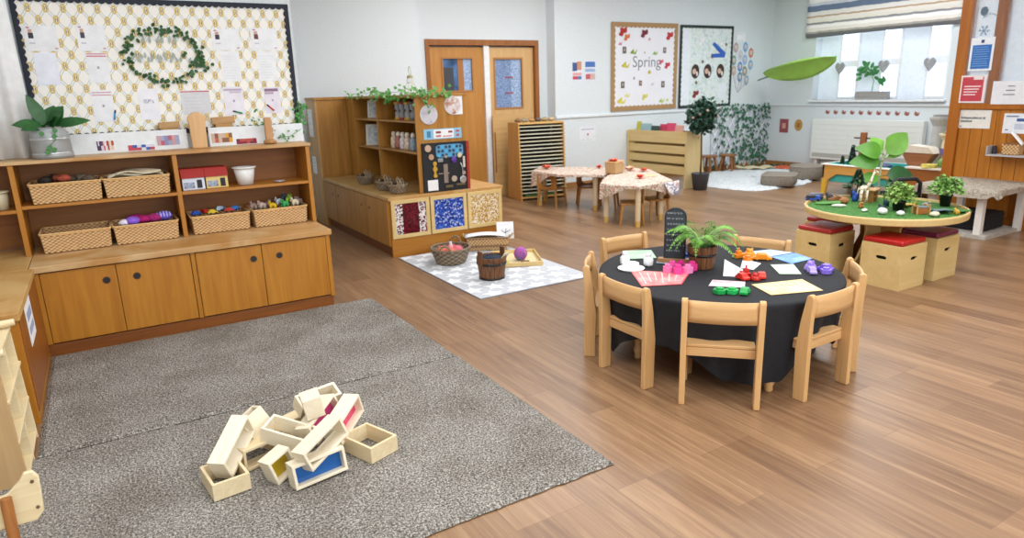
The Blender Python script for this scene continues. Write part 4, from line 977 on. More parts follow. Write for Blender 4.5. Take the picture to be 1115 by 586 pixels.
def black_table():
    t = T('round_table', 'round child table hidden under a black cloth', 'table', (TC[0], TC[1], 0))
    M(BEECHX).lathe([(0, .472), (.665, .472), (.67, .478), (.67, .49), (.665, .495), (0, .495)], n=64).build('tabletop', t)
    for a in (250, 340, 70, 160):
        A = math.radians(a); x, y = .60 * cos(A), .60 * sin(A)
        if a != 250: x *= .8; y *= .8
        M(BEECH).lathe([(.018, 0), (.022, .01), (.02, .03), (.028, .05), (.024, .06), (.019, .09), (.026, .12), (.022, .14), (.026, .3), (.03, .47)], (x, y, 0), 20).build('leg', t, smooth=True)
    def fn(u, v):
        th = 2 * PI * u; R = .68
        ph = th - math.radians(195); L_ = .93 / max(abs(cos(ph)), abs(sin(ph))); hang = max(.06, min(L_ - R, .42))
        if v < .5:
            r = R * (v / .5) * .985; return (r * cos(th), r * sin(th), .4985)
        if v < .56: q = (v - .5) / .06; return ((R * .985 + .02 * R * sin(q * PI / 2)) * cos(th), (R * .985 + .02 * R * sin(q * PI / 2)) * sin(th), .4985 - .012 * (1 - cos(q * PI / 2)))
        q = (v - .56) / .44
        w = (.016 * sin(th * 15 + 1) + .013 * sin(th * 23) + .010 * sin(th * 7 + 2)) * q ** .8 * (.4 + hang * 1.6)
        r = R * 1.005 - .10 * q * hang + w
        return (r * cos(th), r * sin(th), .4865 - hang * q)
    m = M(plain('14161c', .85, noise=.3, scale=40)); m.grid(fn, 360, 44, True)
    o = m.build('black_tablecloth', None, (TC[0], TC[1], 0), smooth=True); tag(o, 'black cloth draped over the round child table', 'tablecloth')
black_table()
TT = .501
def flat_card(name, pts, col, label, cat='card', cols=None, z=TT, noise=.0, marks=None):
    cx = sum(p[0] for p in pts) / len(pts); cy = sum(p[1] for p in pts) / len(pts)
    mt = speckle(name + '_print', cols, 7, .35, 0, 'NOISE') if cols else plain(col, .4)
    m = M(plain(col, .4)).prism([(x - cx, y - cy) for x, y in pts], 0, .0018)
    m.use(mt).prism([((x - cx) * .94, (y - cy) * .94) for x, y in pts], .0018, .0022)
    if marks:
        m.use(plain(marks, .5)); a, b, c, d = [Vector((x - cx, y - cy)) for x, y in pts[:4]]
        for k in range(6):
            f = .15 + .13 * k; p = a.lerp(d, f).lerp(b.lerp(c, f), .12); q = a.lerp(d, f).lerp(b.lerp(c, f), .86 - .1 * (k % 3)); n_ = (d - a).normalized() * .003
            m.prism([tuple(p - n_), tuple(q - n_), tuple(q + n_), tuple(p + n_)], .0022, .0025)
    return tag(m.build(name, None, (cx, cy, z)), label, cat)
flat_card('activity_card', [(2.571, 2.953), (2.40, 2.66), (2.60, 2.56), (2.80, 2.70)], 'd8565c', 'pink laminated card beside the chair back nearest the grey rug', cols=['c8464e', 'e08a88', 'f0c0b8'], marks='f0d0cc')
flat_card('activity_card', [(3.02, 3.26), (2.90, 3.08), (2.72, 3.18), (2.86, 3.36)], 'a6d0ac', 'pale green laminated card beneath the small chalkboard', cols=['92c49c', 'b4dab8', 'd0e8d0'])
flat_card('activity_card', [(2.888, 2.336), (2.814, 2.15), (3.088, 2.046), (3.183, 2.241)], 'ecca84', 'yellow laminated card next to the chair with the table foot', cols=['e4bc6c', 'f0d494', 'f8e8bc'], marks='fbf0cc')
flat_card('activity_card', [(3.463, 2.671), (3.419, 2.485), (3.617, 2.486), (3.664, 2.64)], '5a90d4', 'deeper blue laminated card at the far right of the black table', cols=['3f78c4', '6aa0e0', 'a8c8ee'])
flat_card('activity_card', [(3.48, 2.84), (3.36, 2.72), (3.46, 2.68), (3.66, 2.655), (3.62, 2.80)], '9cc0ea', 'pale blue and white laminated card behind the deeper blue one', cols=['7ea8e0', 'c0d6f2', 'f0f4fc'], z=TT + .0001 - .0001)
flat_card('photo_card', [(3.306, 2.546), (3.179, 2.382), (3.272, 2.31), (3.422, 2.475)], 'c8dcc0', 'small green print card in front of the blue cards', cols=['8ab08c', 'c4dcc0', 'e8f0e0'])
flat_card('photo_card', [(2.794, 2.522), (2.69, 2.454), (2.812, 2.315), (2.903, 2.389)], 'e0d0d4', 'small pink and white photo strip card by the green bricks', cols=['c05a70', 'e8d4d8', 'f0e8ea'])
flat_card('photo_card', [(2.896, 3.06), (2.812, 2.99), (2.86, 2.90), (2.95, 2.96)], '9fb4d0', 'small grey blue photo card next to the white bottles', cols=['5c7494', 'b0c2d8', 'd8e2ec'])
flat_card('paper_sheet', [(3.20, 2.80), (2.901, 2.543), (2.96, 2.47), (3.06, 2.50)], 'f0f1f5', 'larger white printed sheet under the fern fronds', 'paper', marks='c9ccd6')
flat_card('paper_sheet', [(3.29, 2.735), (3.11, 2.60), (3.14, 2.53), (3.29, 2.60)], 'f3f3f5', 'smaller white sheet between the fern and the orange toys', 'paper')
def small_bottle(x, y, label):
    t = T('white_bottle', label, 'bottle', (x, y, TT), .3, 'small white bottles on the black table')
    M(plain('e9ecec', .45)).lathe([(0, 0), (.027, 0), (.029, .01), (.029, .042), (.02, .054), (.013, .058)], n=24).build('bottle_body', t, smooth=True)
    M(plain('e2e8e8', .4)).lathe([(.0135, .057), (.017, .058), (.017, .074), (.012, .078), (0, .078)], n=20).build('cap', t, smooth=True)
small_bottle(2.645, 3.085, 'small white bottle nearest the star rug side of the table'); small_bottle(2.735, 2.975, 'small white bottle beside the grey blue photo card')
m = M(plain('f0f1ef', .6)); m.lathe([(0, 0), (.075, 0), (.08, .008), (.06, .012), (0, .012)], (0, 0, 0), 26); m.lathe([(0, .004), (.05, .004), (.052, .014), (0, .016)], (.055, .07, 0), 22)
tag(m.build('white_dish', None, (2.60, 2.975, TT), (0, 0, 0), smooth=False), 'flat white double dish beside the small white bottles', 'dish')
def bricks(label, loc, items, cat='toy'):
    for i, (dx, dy, dz, w, d, h, c, nm, rz) in enumerate(items):
        m = M(plain(c, .35)).bx((0, 0, h / 2), (w, d, h)); 
        for a in (-1, 1):
            for b in (-1, 1): m.cyl((a * w * .24, b * d * .24, h), (a * w * .24, b * d * .24, h + .004), min(w, d) * .16, n=10)
        tag(m.build('toy_brick', None, (loc[0] + dx, loc[1] + dy, TT + dz), (0, 0, rz), bevel=.002), label % nm, cat, (label % 'all').replace('all ', '') + ' group')
def cluster(name, label, base, spec):
    pass
def sorting_toy(label, group, loc, parts):
    for (dx, dy, r, h, c, nm, kind) in parts:
        m = M(plain(c, .35))
        if kind == 'bear':
            m.lathe([(0, 0), (r, .0), (r * 1.02, h * .3), (r * .75, h * .62), (0, h * .62)], n=16); m.ball((0, 0, h * .75), (r * .62, r * .62, h * .28), 12, 8)
            for a in (-1, 1): m.ball((a * r * .45, 0, h * .97), (r * .22, r * .18, r * .22), 8, 6)
        elif kind == 'car':
            m.prism([(-r, .004), (r, .004), (r, h * .45), (r * .6, h * .55), (r * .35, h), (-r * .5, h), (-r * .75, h * .55), (-r, h * .5)], -r * .5, r * .5, 'xz')
            for a in (-.55, .55):
                for b in (-1, 1): m.cyl((a * r, b * r * .5 - .002, .009), (a * r, b * r * .5 + .002, .009), .009, n=12)
        elif kind == 'boat':
            m.prism([(-r, 0), (r * .6, 0), (r, h * .5), (-r * 1.05, h * .5)], -r * .45, r * .45, 'xz'); m.bx((-r * .2, 0, h * .7), (r * .8, r * .6, h * .4)); m.cyl((-r * .2, 0, h * .85), (-r * .2, 0, h * 1.25), r * .14, n=10)
        else:
            m.prism([(r * cos(k * PI / 3), r * sin(k * PI / 3)) for k in range(6)], 0, h * .72); m.prism([(r * .6 * cos(k * PI / 3), r * .6 * sin(k * PI / 3)) for k in range(6)], h * .72, h)
        o = m.build('sorting_toy', None, (loc[0] + dx, loc[1] + dy, TT), (0, 0, (dx * 40 + dy * 30)), bevel=.002, smooth=(kind == 'bear')); tag(o, label % nm, 'toy', group)
sorting_toy('%s block toy in the ring beside the chalkboard foot', 'pink block toys', (2.775, 2.75), [(-.06, .04, .030, .05, 'e87ab0', 'light pink left', 'x'), (-.035, -.02, .032, .055, 'e84898', 'bright pink front', 'x'), (.025, -.035, .032, .05, 'f08cc0', 'pale pink front', 'x'), (.085, -.01, .032, .055, 'e23c90', 'hot pink right', 'x'), (.06, .055, .03, .05, 'd8308a', 'deep pink back', 'x'), (0, .065, .03, .055, 'e65aa4', 'rose pink back', 'x')])
tag(M(plain('3a2418', .9, noise=.3, bump=.3)).ball((0, 0, 0), (.022, .022, .02), 12, 8, None, .15, 1).build('dark_pompom', None, (2.80, 2.77, TT + .02), smooth=True), 'small dark brown pompom in the middle of the pink block toys', 'pompom')
sorting_toy('%s in the red cluster beside the yellow card', 'red sorting toys', (2.99, 2.42), [(-.055, .015, .04, .035, 'd03024', 'red toy car at the left', 'car'), (.0, .045, .034, .055, 'c82820', 'red toy boat at the back', 'boat'), (.045, -.03, .036, .035, 'd83a2c', 'red toy car at the right', 'car'), (-.01, -.035, .028, .04, 'b8241c', 'red bear figure in front', 'bear')])
sorting_toy('%s among the orange toys at the far side', 'orange sorting toys', (3.36, 2.72), [(-.05, .06, .04, .05, 'e8861c', 'tall orange boat', 'boat'), (.03, .05, .034, .045, 'f09a24', 'orange bear', 'bear'), (.02, -.055, .055, .036, 'ec9020', 'long orange car', 'car'), (-.07, -.02, .032, .03, 'e07c18', 'low orange brick', 'x')])
sorting_toy('%s among the purple toys near the box stools', 'purple sorting toys', (3.385, 2.285), [(-.055, .0, .036, .036, 'a894e0', 'lilac car', 'car'), (.0, .05, .034, .055, '9c84dc', 'lilac bear', 'bear'), (.05, -.01, .042, .04, '7a5cd0', 'violet car', 'car'), (.005, -.045, .032, .035, '8870d8', 'violet brick', 'x')])
sorting_toy('%s in the green row by the photo strip card', 'green sorting toys', (2.685, 2.29), [(-.045, .04, .036, .03, '1fa04c', 'green brick at the far left', 'x'), (.0, .0, .034, .032, '28b058', 'green brick in the middle', 'x'), (.045, -.045, .038, .034, '22a850', 'green car at the right', 'car')])
sorting_toy('%s behind the chalkboard', 'blue sorting toys', (3.06, 2.98), [(-.02, .03, .04, .045, '2050b8', 'blue boat', 'boat'), (.03, -.02, .034, .055, '2a60cc', 'blue bear', 'bear'), (-.03, -.045, .034, .035, '1c489c', 'dark blue car', 'car')])
def chalkboard():
    t = T('chalkboard', 'small round-topped chalkboard with white writing standing on the black table', 'chalkboard', (2.905, 2.93, TT), 0, None, (0, 0, math.radians(-50)))
    w = .065; P = [(-w, .012), (w, .012), (w, .285)] + [(w * cos(a), .285 + .055 * sin(a)) for a in [PI * k / 12 for k in range(1, 12)]] + [(-w, .285)]
    M(plain('22262c', .6)).prism(P, -.006, .006, 'xz').build('slate', t, bevel=.002)
    M(plain('33383e', .7)).prism([(x * .86, .02 + (z - .02) * .96) for x, z in P], -.0072, -.006, 'xz').build('writing_face', t)
    m = M(plain('c9d0d8', .8)); gg = random.Random(4)
    for k in range(8):
        z = .305 - k * .033; x = -.05
        while x < (.03 if k in (0, 7) else .045):
            wd = gg.uniform(.006, .016); m.tube([(x, -.008, z), (x + wd * .3, -.008, z + .008), (x + wd * .6, -.008, z - .004), (x + wd, -.008, z + .005)], .0011, 4); x += wd + gg.uniform(.003, .008)
    m.build('chalk_writing', t)
    M(wood('b98a5a', '9a6c40', 'x', 2)).box(-.10, .10, -.022, .022, 0, .028).build('wooden_foot', t, bevel=.004)
chalkboard()
def fern():
    t = T('barrel_planter', 'dark stave barrel planter with a fern in the middle of the black table', 'planter', (2.955, 2.755, TT), .3)
    m = M(BARREL); n = 16
    for k in range(n):
        a0 = 2 * PI * k / n + .015; a1 = 2 * PI * (k + 1) / n - .015; ra, rb, top = .068, .088, .135
        o = [(r * cos(a), r * sin(a), z) for r, a, z in ((ra, a0, 0), (ra, a1, 0), (rb, a1, top), (rb, a0, top), (ra - .01, a0, 0), (ra - .01, a1, 0), (rb - .01, a1, top), (rb - .01, a0, top))]
        m.add(o, [(0, 1, 2, 3), (5, 4, 7, 6), (3, 2, 6, 7), (0, 4, 5, 1), (1, 5, 6, 2), (0, 3, 7, 4)])
    m.build('stave_wall', t, bevel=.002)
    M(plain('17130f', .5)).lathe([(.080, .075), (.083, .075), (.085, .09), (.082, .09)], n=30, cap=False).build('iron_hoop', t, smooth=True)
    M(plain('2c2018', .95)).cyl((0, 0, .10), (0, 0, .118), .08, n=20).build('soil', t)
    f = M(plain('6aa03c', .5, noise=.35, scale=25)); gg = random.Random(12)
    for k in range(17):
        a = k * 2.4 + gg.uniform(-.2, .2); L = gg.uniform(.17, .25); el = gg.uniform(.10, .17)
        pts = []
        for q in range(11):
            s = q / 10; r = L * s; z = .12 + el * sin(s * PI * .72) - .10 * s * s * (1 if k % 3 else .3); pts.append(Vector((r * cos(a + .25 * s), r * sin(a + .25 * s), z)))
        f.tube(pts, .0018, 4)
        for q in range(1, 11):
            d = (pts[q] - pts[q - 1]).normalized(); sd = d.cross(Vector((0, 0, 1))).normalized(); wl = .05 * sin(PI * min(1, (q / 10) ** .7 * .95 + .05)) + .012
            for sg in (-1, 1):
                for h in (0, .5): f.leaf(pts[q - 1].lerp(pts[q], h), sd * sg + d * .6 - Vector((0, 0, .25)), (0, 0, 1), wl, .013, .2, 2)
    f.build('fern_fronds', t)
fern()

# ------------------------------------------------------------------ small world table and box stools
def tray_table():
    cx, cy = 5.50, 3.17
    t = T('round_tray_table', 'round pale ply table with raised rim, covered by artificial grass scenery', 'table', (cx, cy, 0))
    M(PLY).lathe([(0, .468), (.59, .468), (.604, .476), (.608, .518), (.603, .528), (.59, .528), (.586, .50), (0, .50)], n=64).build('tabletop', t, smooth=False)
    for A in (math.radians(250), math.radians(180)):
        P = [(-.5, 0), (.5, 0), (.5, .03), (.40, .06), (.30, .14), (.235, .25), (.215, .36), (.25, .467), (-.25, .467), (-.215, .36), (-.235, .25), (-.30, .14), (-.40, .06), (-.5, .03)]
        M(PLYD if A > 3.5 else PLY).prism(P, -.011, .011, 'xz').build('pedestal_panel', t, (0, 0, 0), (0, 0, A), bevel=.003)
    M(speckle('artificial_grass', ['2a5c20', '3f7c2c', '5a9640', '336826'], 120, .9, .6)).lathe([(0, .501), (.57, .501), (.575, .512), (.0, .514)], n=48).build('grass_mat', t)
    return cx, cy
cx, cy = tray_table()
def box_stool(label, c, loc, rz, group=None, sx=.33, sy=.32):
    t = T('box_stool', label, 'stool', loc, rz, 'cube box stools under the scenery table')
    for name, pl, a, b, w, ox in (('front_panel', 'yz', -sx / 2, -sx / 2 + .015, sy, 0), ('rear_panel', 'yz', sx / 2 - .015, sx / 2, sy, 0), ('side_panel', 'xz', -sy / 2, -sy / 2 + .015, sx - .03, 0), ('side_panel', 'xz', sy / 2 - .015, sy / 2, sx - .03, 0)):
        M(PLY).ring(rect(w, .33, 6, 0, .165), superell(.085, .028, 6, .6, 0, .235), a, b, pl).build(name, t, bevel=.001)
    M(plain('1a130c', .9)).box(-sx / 2 + .03, sx / 2 - .03, -sy / 2 + .03, sy / 2 - .03, .01, .32).build('dark_inside', t)
    M(PLY).box(-sx / 2, sx / 2, -sy / 2, sy / 2, .33, .338).build('lid', t, bevel=.002)
    M(plain(c, .35, coat=.2)).box(-sx / 2 + .006, sx / 2 - .006, -sy / 2 + .006, sy / 2 - .006, .339, .378).build('cushion', t, bevel=.014, seg=3)
    return t
box_stool('box stool with bright red cushion, the one standing furthest forward', 'b0191a', (5.13, 2.84, 0), 0)
box_stool('box stool with dull red cushion nearest the black table chairs', 'a82828', (5.125, 3.425, 0), 0)
box_stool('box stool with dark maroon and purple sheen cushion beside the white legged table', '6c2040', (5.60, 2.84, 0), 0)  # purple of the sheen is mixed into the even cushion colour
box_stool('box stool mostly hidden beneath the scenery table, only its red cushion corner showing', 'b02222', (5.47, 3.63, 0), 0, sx=.28, sy=.28)
TG = .515
def bush(name, label, loc, r, ph, leafc, leafn, seed, pr=.05, tall=.13, small=.03):
    t = T(name, label, 'potted plant', loc)
    M(plain('17181a', .5)).lathe([(0, 0), (pr * .75, 0), (pr, ph), (pr * 1.06, ph), (pr * 1.06, ph * .9), (pr * .9, ph * .88), (0, ph * .85)], n=22).build('pot', t, smooth=True)
    f = M(plain(leafc, .55, noise=.4, scale=25)); gg = random.Random(seed)
    for k in range(leafn):
        a = gg.uniform(0, 2 * PI); e = gg.uniform(-.25, 1.45); rr = r * gg.uniform(.25, 1)
        p = (rr * cos(a) * cos(e), rr * sin(a) * cos(e), ph + tall * .35 + rr * sin(e) * .95)
        f.leaf(p, (cos(a) + gg.uniform(-1, 1), sin(a) + gg.uniform(-1, 1), gg.uniform(-.6, .9)), (gg.uniform(-1, 1), gg.uniform(-1, 1), 1), small, small * .9, .3, 3)
    for k in range(12):
        a = k * .52; f.tube([(0, 0, ph * .8), (.4 * r * cos(a), .4 * r * sin(a), ph + tall * .5)], .0018, 4)
    f.build('foliage', t)
bush('potted_bush', 'bushy pale green plant in black pot at the middle of the scenery table', (5.47, 3.03, TG), .12, .075, '86aa50', 620, 1, .052, .10, .026)
bush('potted_bush', 'bushy white flecked plant in black pot at the far right rim of the scenery table', (5.93, 2.905, TG), .125, .095, '7aa850', 620, 2, .048, .11, .028)
def conifer(label, loc, h, r, seed, col='35523c'):
    t = T('toy_fir_tree', label, 'potted plant', loc)
    M(plain('1b2024', .6)).lathe([(0, 0), (.045, 0), (.058, .075), (.05, .075), (0, .07)], n=20).build('pot', t, smooth=True)
    f = M(plain(col, .7, noise=.35, scale=30)); gg = random.Random(seed)
    for k in range(300):
        s = gg.random() ** .8; a = gg.uniform(0, 2 * PI); z = .085 + h * s; rr = r * (1 - s * .85) * (.5 + .5 * sin(PI * min(1, s * 3 + .2)))
        f.leaf((rr * .55 * cos(a), rr * .55 * sin(a), z), (cos(a) + gg.uniform(-.6, .6), sin(a) + gg.uniform(-.6, .6), gg.uniform(-.2, .8)), (gg.uniform(-1, 1), gg.uniform(-1, 1), 1), rr * .4 + .012, .12 * h + .006, .1, 3)
    f.build('foliage', t); M(plain('5a3c24', .8)).cyl((0, 0, .06), (0, 0, .08 + h * .9), .006, .003, 8).build('trunk', t)
conifer('small dark green fir in a pot at the far rim of the scenery table', (5.80, 3.60, TG), .17, .15, 4)
def giraffe():
    L = (5.52, 3.36, TG); m = M(speckle('giraffe_hide', ['b08050', 'e6dcc6', 'efe8d8', 'e6dcc6'], 70, .6, 0))
    for x, y in ((-.028, -.012), (-.028, .012), (.022, -.012), (.022, .012)): m.tube([(x, y, 0), (x * .95, y, .05), (x * .9, y * .9, .12)], [.0055, .0055, .011], 8)
    m.ball((-.002, 0, .135), (.045, .021, .026), 14, 9); m.tube([(.022, 0, .14), (.042, 0, .19), (.062, 0, .255), (.068, 0, .27)], [.018, .012, .008, .009], 10); m.ball((.082, 0, .272), (.022, .009, .010), 12, 8, (0, .45, 0))
    for s in (-1, 1): m.cyl((.068, s * .005, .275), (.066, s * .006, .292), .002, n=6); m.leaf((.064, s * .006, .278), (-.3, s, .3), (0, 0, 1), .014, .008, .1, 3)
    m.tube([(-.045, 0, .145), (-.055, 0, .12), (-.055, 0, .09)], [.004, .003, .005], 6)
    o = m.build('toy_giraffe', None, L, (0, 0, -.65), smooth=True); tag(o, 'pale toy giraffe standing on the grass of the scenery table', 'toy animal'); o.scale = (1.0, 1.0, 1.02)
giraffe()
def stone(x, y, r, c, label, seed, rz=0):
    tag(M(plain(c, .7, noise=.06, scale=15)).ball((0, 0, 0), r, 18, 12, None, .05, seed).build('painted_stone', None, (x, y, TG + r[2] * .85), (0, 0, rz), smooth=True), label, 'stone', 'pale stones on the scenery table')
stone(5.235, 3.02, (.045, .034, .026), 'e3e2dd', 'largest round white stone at the rim of the scenery table', 1)
stone(5.275, 2.90, (.036, .028, .02), 'dcdbd6', 'white stone in front of the middle potted bush', 2)
stone(5.42, 2.72, (.045, .032, .02), 'd2c8b0', 'beige stone near the slate ramp', 3)
stone(5.235, 3.17, (.045, .022, .012), 'dadcd8', 'flat white stone below the giraffe', 4, .4)
stone(5.27, 3.42, (.06, .018, .014), 'd8d4cc', 'long pale stone lying left of the giraffe', 5, 2.4)
def truck(loc, rz, c1, c2, label):
    t = T('toy_truck', label, 'toy truck', loc, rz)
    M(plain(c1, .4)).box(-.06, .06, -.025, .025, .012, .03).box(.02, .058, -.022, .022, .03, .055).build('chassis', t, bevel=.003)
    M(plain(c2, .5)).prism([(-.065, .032), (.015, .032), (.018, .058), (-.05, .056)], -.028, .028, 'xz').build('tipper_body', t, bevel=.003)
    for x in (-.04, .04):
        for y in (-.026, .026): M(BLACK).cyl((x, y - .005, .014), (x, y + .005, .014), .014, n=14).build('wheel', t)
truck((5.36, 3.73, TG), -.9, '2a50b0', '2a2c34', 'blue and black toy truck at the left rim of the scenery table')
truck((5.47, 3.78, TG), -.7, '4a4e58', '6a6f78', 'grey toy truck behind the blue and black one')
def sack(x, y, c, label, r=(.04, .035, .03), sd=1, nm='wooden_hut'):
    pass
m = M(wood('a5784a', '86592e', 'x', 3)); 
for k in range(7): m.prism([(-.07 + k * .022, 0), (-.05 + k * .022, 0), (-.055 + k * .022, .05 - abs(k - 3) * .008), (-.066 + k * .022, .05 - abs(k - 3) * .008)], -.03, .03, 'xz')
tag(m.build('bark_bridge', None, (5.51, 3.60, TG), (0, 0, -.5)), 'brown bark arch on the grass behind the giraffe', 'toy')
tag(M(plain('a87048', .8, noise=.3, scale=30)).ball((0, 0, 0), (.045, .035, .028), 14, 9, None, .12, 6).build('bark_chunk', None, (5.46, 3.50, TG + .024), smooth=True), 'reddish brown bark chunk beside the giraffe', 'bark')
t = T('toy_barn', 'small wooden open-fronted shelter behind the giraffe', 'toy building', (5.70, 3.42, TG), .3)
M(wood('b08048', '8c6030', 'x', 3)).box(-.07, -.06, -.05, .05, 0, .10).box(.06, .07, -.05, .05, 0, .10).box(-.07, .07, .045, .05, 0, .10).box(-.06, .06, -.05, .045, .045, .052).build('walls', t)
M(wood('c9985c', 'a87a40', 'x', 3)).box(-.085, .085, -.065, .06, .101, .112).build('roof', t, bevel=.002)
t = T('toy_pen', 'small orange brown wooden trough pen in front of the potted bush', 'toy building', (5.45, 2.84, TG), -.5)
M(plain('a5622c', .6)).box(-.04, .04, -.03, .03, 0, .05).build('trough', t, bevel=.002)
for x in (-.05, .05): M(wood('d0a468', 'b48848', 'z', 3)).box(x - .005, x + .005, -.035, -.025, 0, .075).box(x - .005, x + .005, .025, .035, 0, .075).box(x - .005, x + .005, -.035, .035, .06, .067).build('gate_post', t)
M(plain('6f7f86', .7)).box(-.045, .045, -.032, .032, .052, .058).build('lid', t)
def ramp_toy(loc, rz, c, label, w=.16, d=.10, h=.04):
    m = M(plain(c, .7, noise=.2, scale=30, bump=.3)).grid(lambda u, v: (-w / 2 + w * u, -d / 2 + d * v, .006 + h * (1 - u) * (.8 + .2 * sin(v * 5)) * sin(PI * min(1, u + .25))), 14, 8)
    tag(m.build('slate_ramp', None, loc, (0, 0, rz), smooth=True, solid=.008), label, 'toy')
ramp_toy((5.62, 2.78, TG), .6, '5c7478', 'grey blue slate slope in front of the flecked potted bush', .2, .12)
ramp_toy((5.33, 3.56, TG), 2.2, '4c8a34', 'green felt slope near the left rim of the scenery table', .2, .1, .02)
ramp_toy((5.70, 3.10, TG), .2, 'c8a848', 'straw coloured mat between the two potted bushes', .2, .10, .025)
def blob_toy(name, loc, r, c, label, sd=1, cat='toy animal'):
    m = M(plain(c, .6, noise=.2, scale=40)); m.ball((0, 0, r[2]), r, 12, 8, None, .06, sd); m.ball((r[0] * .8, 0, r[2] * 1.9), (r[0] * .42, r[1] * .6, r[2] * .55), 10, 7)
    for a in (-1, 1):
        for b in (-1, 1): m.cyl((a * r[0] * .55, b * r[1] * .5, 0), (a * r[0] * .55, b * r[1] * .5, r[2]), .006, n=8)
    tag(m.build(name, None, loc, (0, 0, sd), smooth=True), label, cat)
blob_toy('toy_animal', (5.585, 3.20, TG), (.035, .02, .035), '2c5060', 'dark teal toy animal between the giraffe and the bush', 1)
blob_toy('toy_animal', (5.40, 3.12, TG), (.03, .02, .02), '3a4a50', 'slate grey toy animal near the round white stone', 2)
blob_toy('toy_animal', (5.62, 3.50, TG), (.03, .02, .04), '2c58b8', 'blue toy animal left of the giraffe', 3)
blob_toy('toy_animal', (5.84, 3.10, TG), (.03, .02, .02), 'a8b060', 'olive toy animal behind the straw mat', 4)
blob_toy('toy_animal', (5.36, 3.28, TG), (.03, .018, .022), 'b8783c', 'tan toy animal between the flat stone and the giraffe', 4)
blob_toy('toy_animal', (5.72, 2.95, TG), (.032, .02, .024), '8c8a7c', 'grey toy animal between the two potted bushes', 5)
blob_toy('toy_animal', (5.62, 2.66, TG), (.028, .017, .02), 'c89a34', 'mustard toy animal near the rim below the flecked bush', 1)
blob_toy('toy_animal', (5.55, 3.70, TG), (.03, .018, .026), '3a3c40', 'black toy animal beside the small fir at the far rim', 2)
ramp_toy((5.75, 2.72, TG), 1.0, '3f7a34', 'dark green leaf mat under the flecked potted bush', .18, .12, .015)
stone(5.32, 3.08, (.03, .024, .018), 'e6e4de', 'small white stone between the two largest ones', 6)
# large fiddle leaf plant in a black crate beyond the table
def fiddle():
    t = T('fiddle_leaf_plant', 'tall plant with big glossy oval leaves behind the scenery table', 'potted plant', (6.30, 3.68, 0))
    M(plain('15171a', .5)).lathe([(0, 0), (.13, 0), (.16, .50), (.15, .50), (.145, .44), (0, .44)], n=28).build('tall_pot', t, smooth=True)
    M(plain('15171a', .5)).tube([(-.16, -.20, .48), (-.16, -.20, .62), (-.12, -.22, .66), (.02, -.31, .66), (.06, -.33, .62), (.06, -.33, .48)], .018, 8).tube([(-.16, -.20, .52), (.06, -.33, .52)], .024, 8).tube([(-.16, -.20, .50), (-.05, -.08, .47)], .02, 6).tube([(.06, -.33, .50), (.06, -.12, .47)], .02, 6).build('carry_handle', t, smooth=True)
    M(plain('b4bc94', .6)).tube([(0, 0, .42), (-.01, .02, .62), (0, .01, .85), (-.005, 0, 1.0)], [.012, .011, .009, .006], 8).build('stem', t, smooth=True)
    r = Vector((.857, -.515, 0)); f = Vector((.515, .857, 0))
    spec = [((.62, .1, .62), .27, .21, .84, .05), ((-.62, -.2, .28), .22, .17, .86, .5), ((-.95, -.2, .12), .25, .18, .80, .45), ((-.25, .3, .6), .17, .14, .86, .3), ((.9, .2, .30), .24, .07, .82, .25), ((-.85, -.3, -.05), .22, .12, .66, .4), ((.95, -.25, .15), .25, .17, .66, .45), ((.4, -.5, -.1), .22, .15, .58, .5), ((-.2, .6, .3), .18, .12, .75, .3), ((.7, -.3, -.2), .2, .14, .62, .4)]
    for i, (d, L, W, z, bd) in enumerate(spec):
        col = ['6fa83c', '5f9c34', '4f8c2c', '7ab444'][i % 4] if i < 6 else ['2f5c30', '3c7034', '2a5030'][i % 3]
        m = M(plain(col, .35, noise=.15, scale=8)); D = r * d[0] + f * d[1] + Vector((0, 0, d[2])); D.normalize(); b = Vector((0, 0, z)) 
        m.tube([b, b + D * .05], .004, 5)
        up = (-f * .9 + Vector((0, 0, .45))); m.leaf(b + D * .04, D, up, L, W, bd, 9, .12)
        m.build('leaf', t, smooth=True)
fiddle()

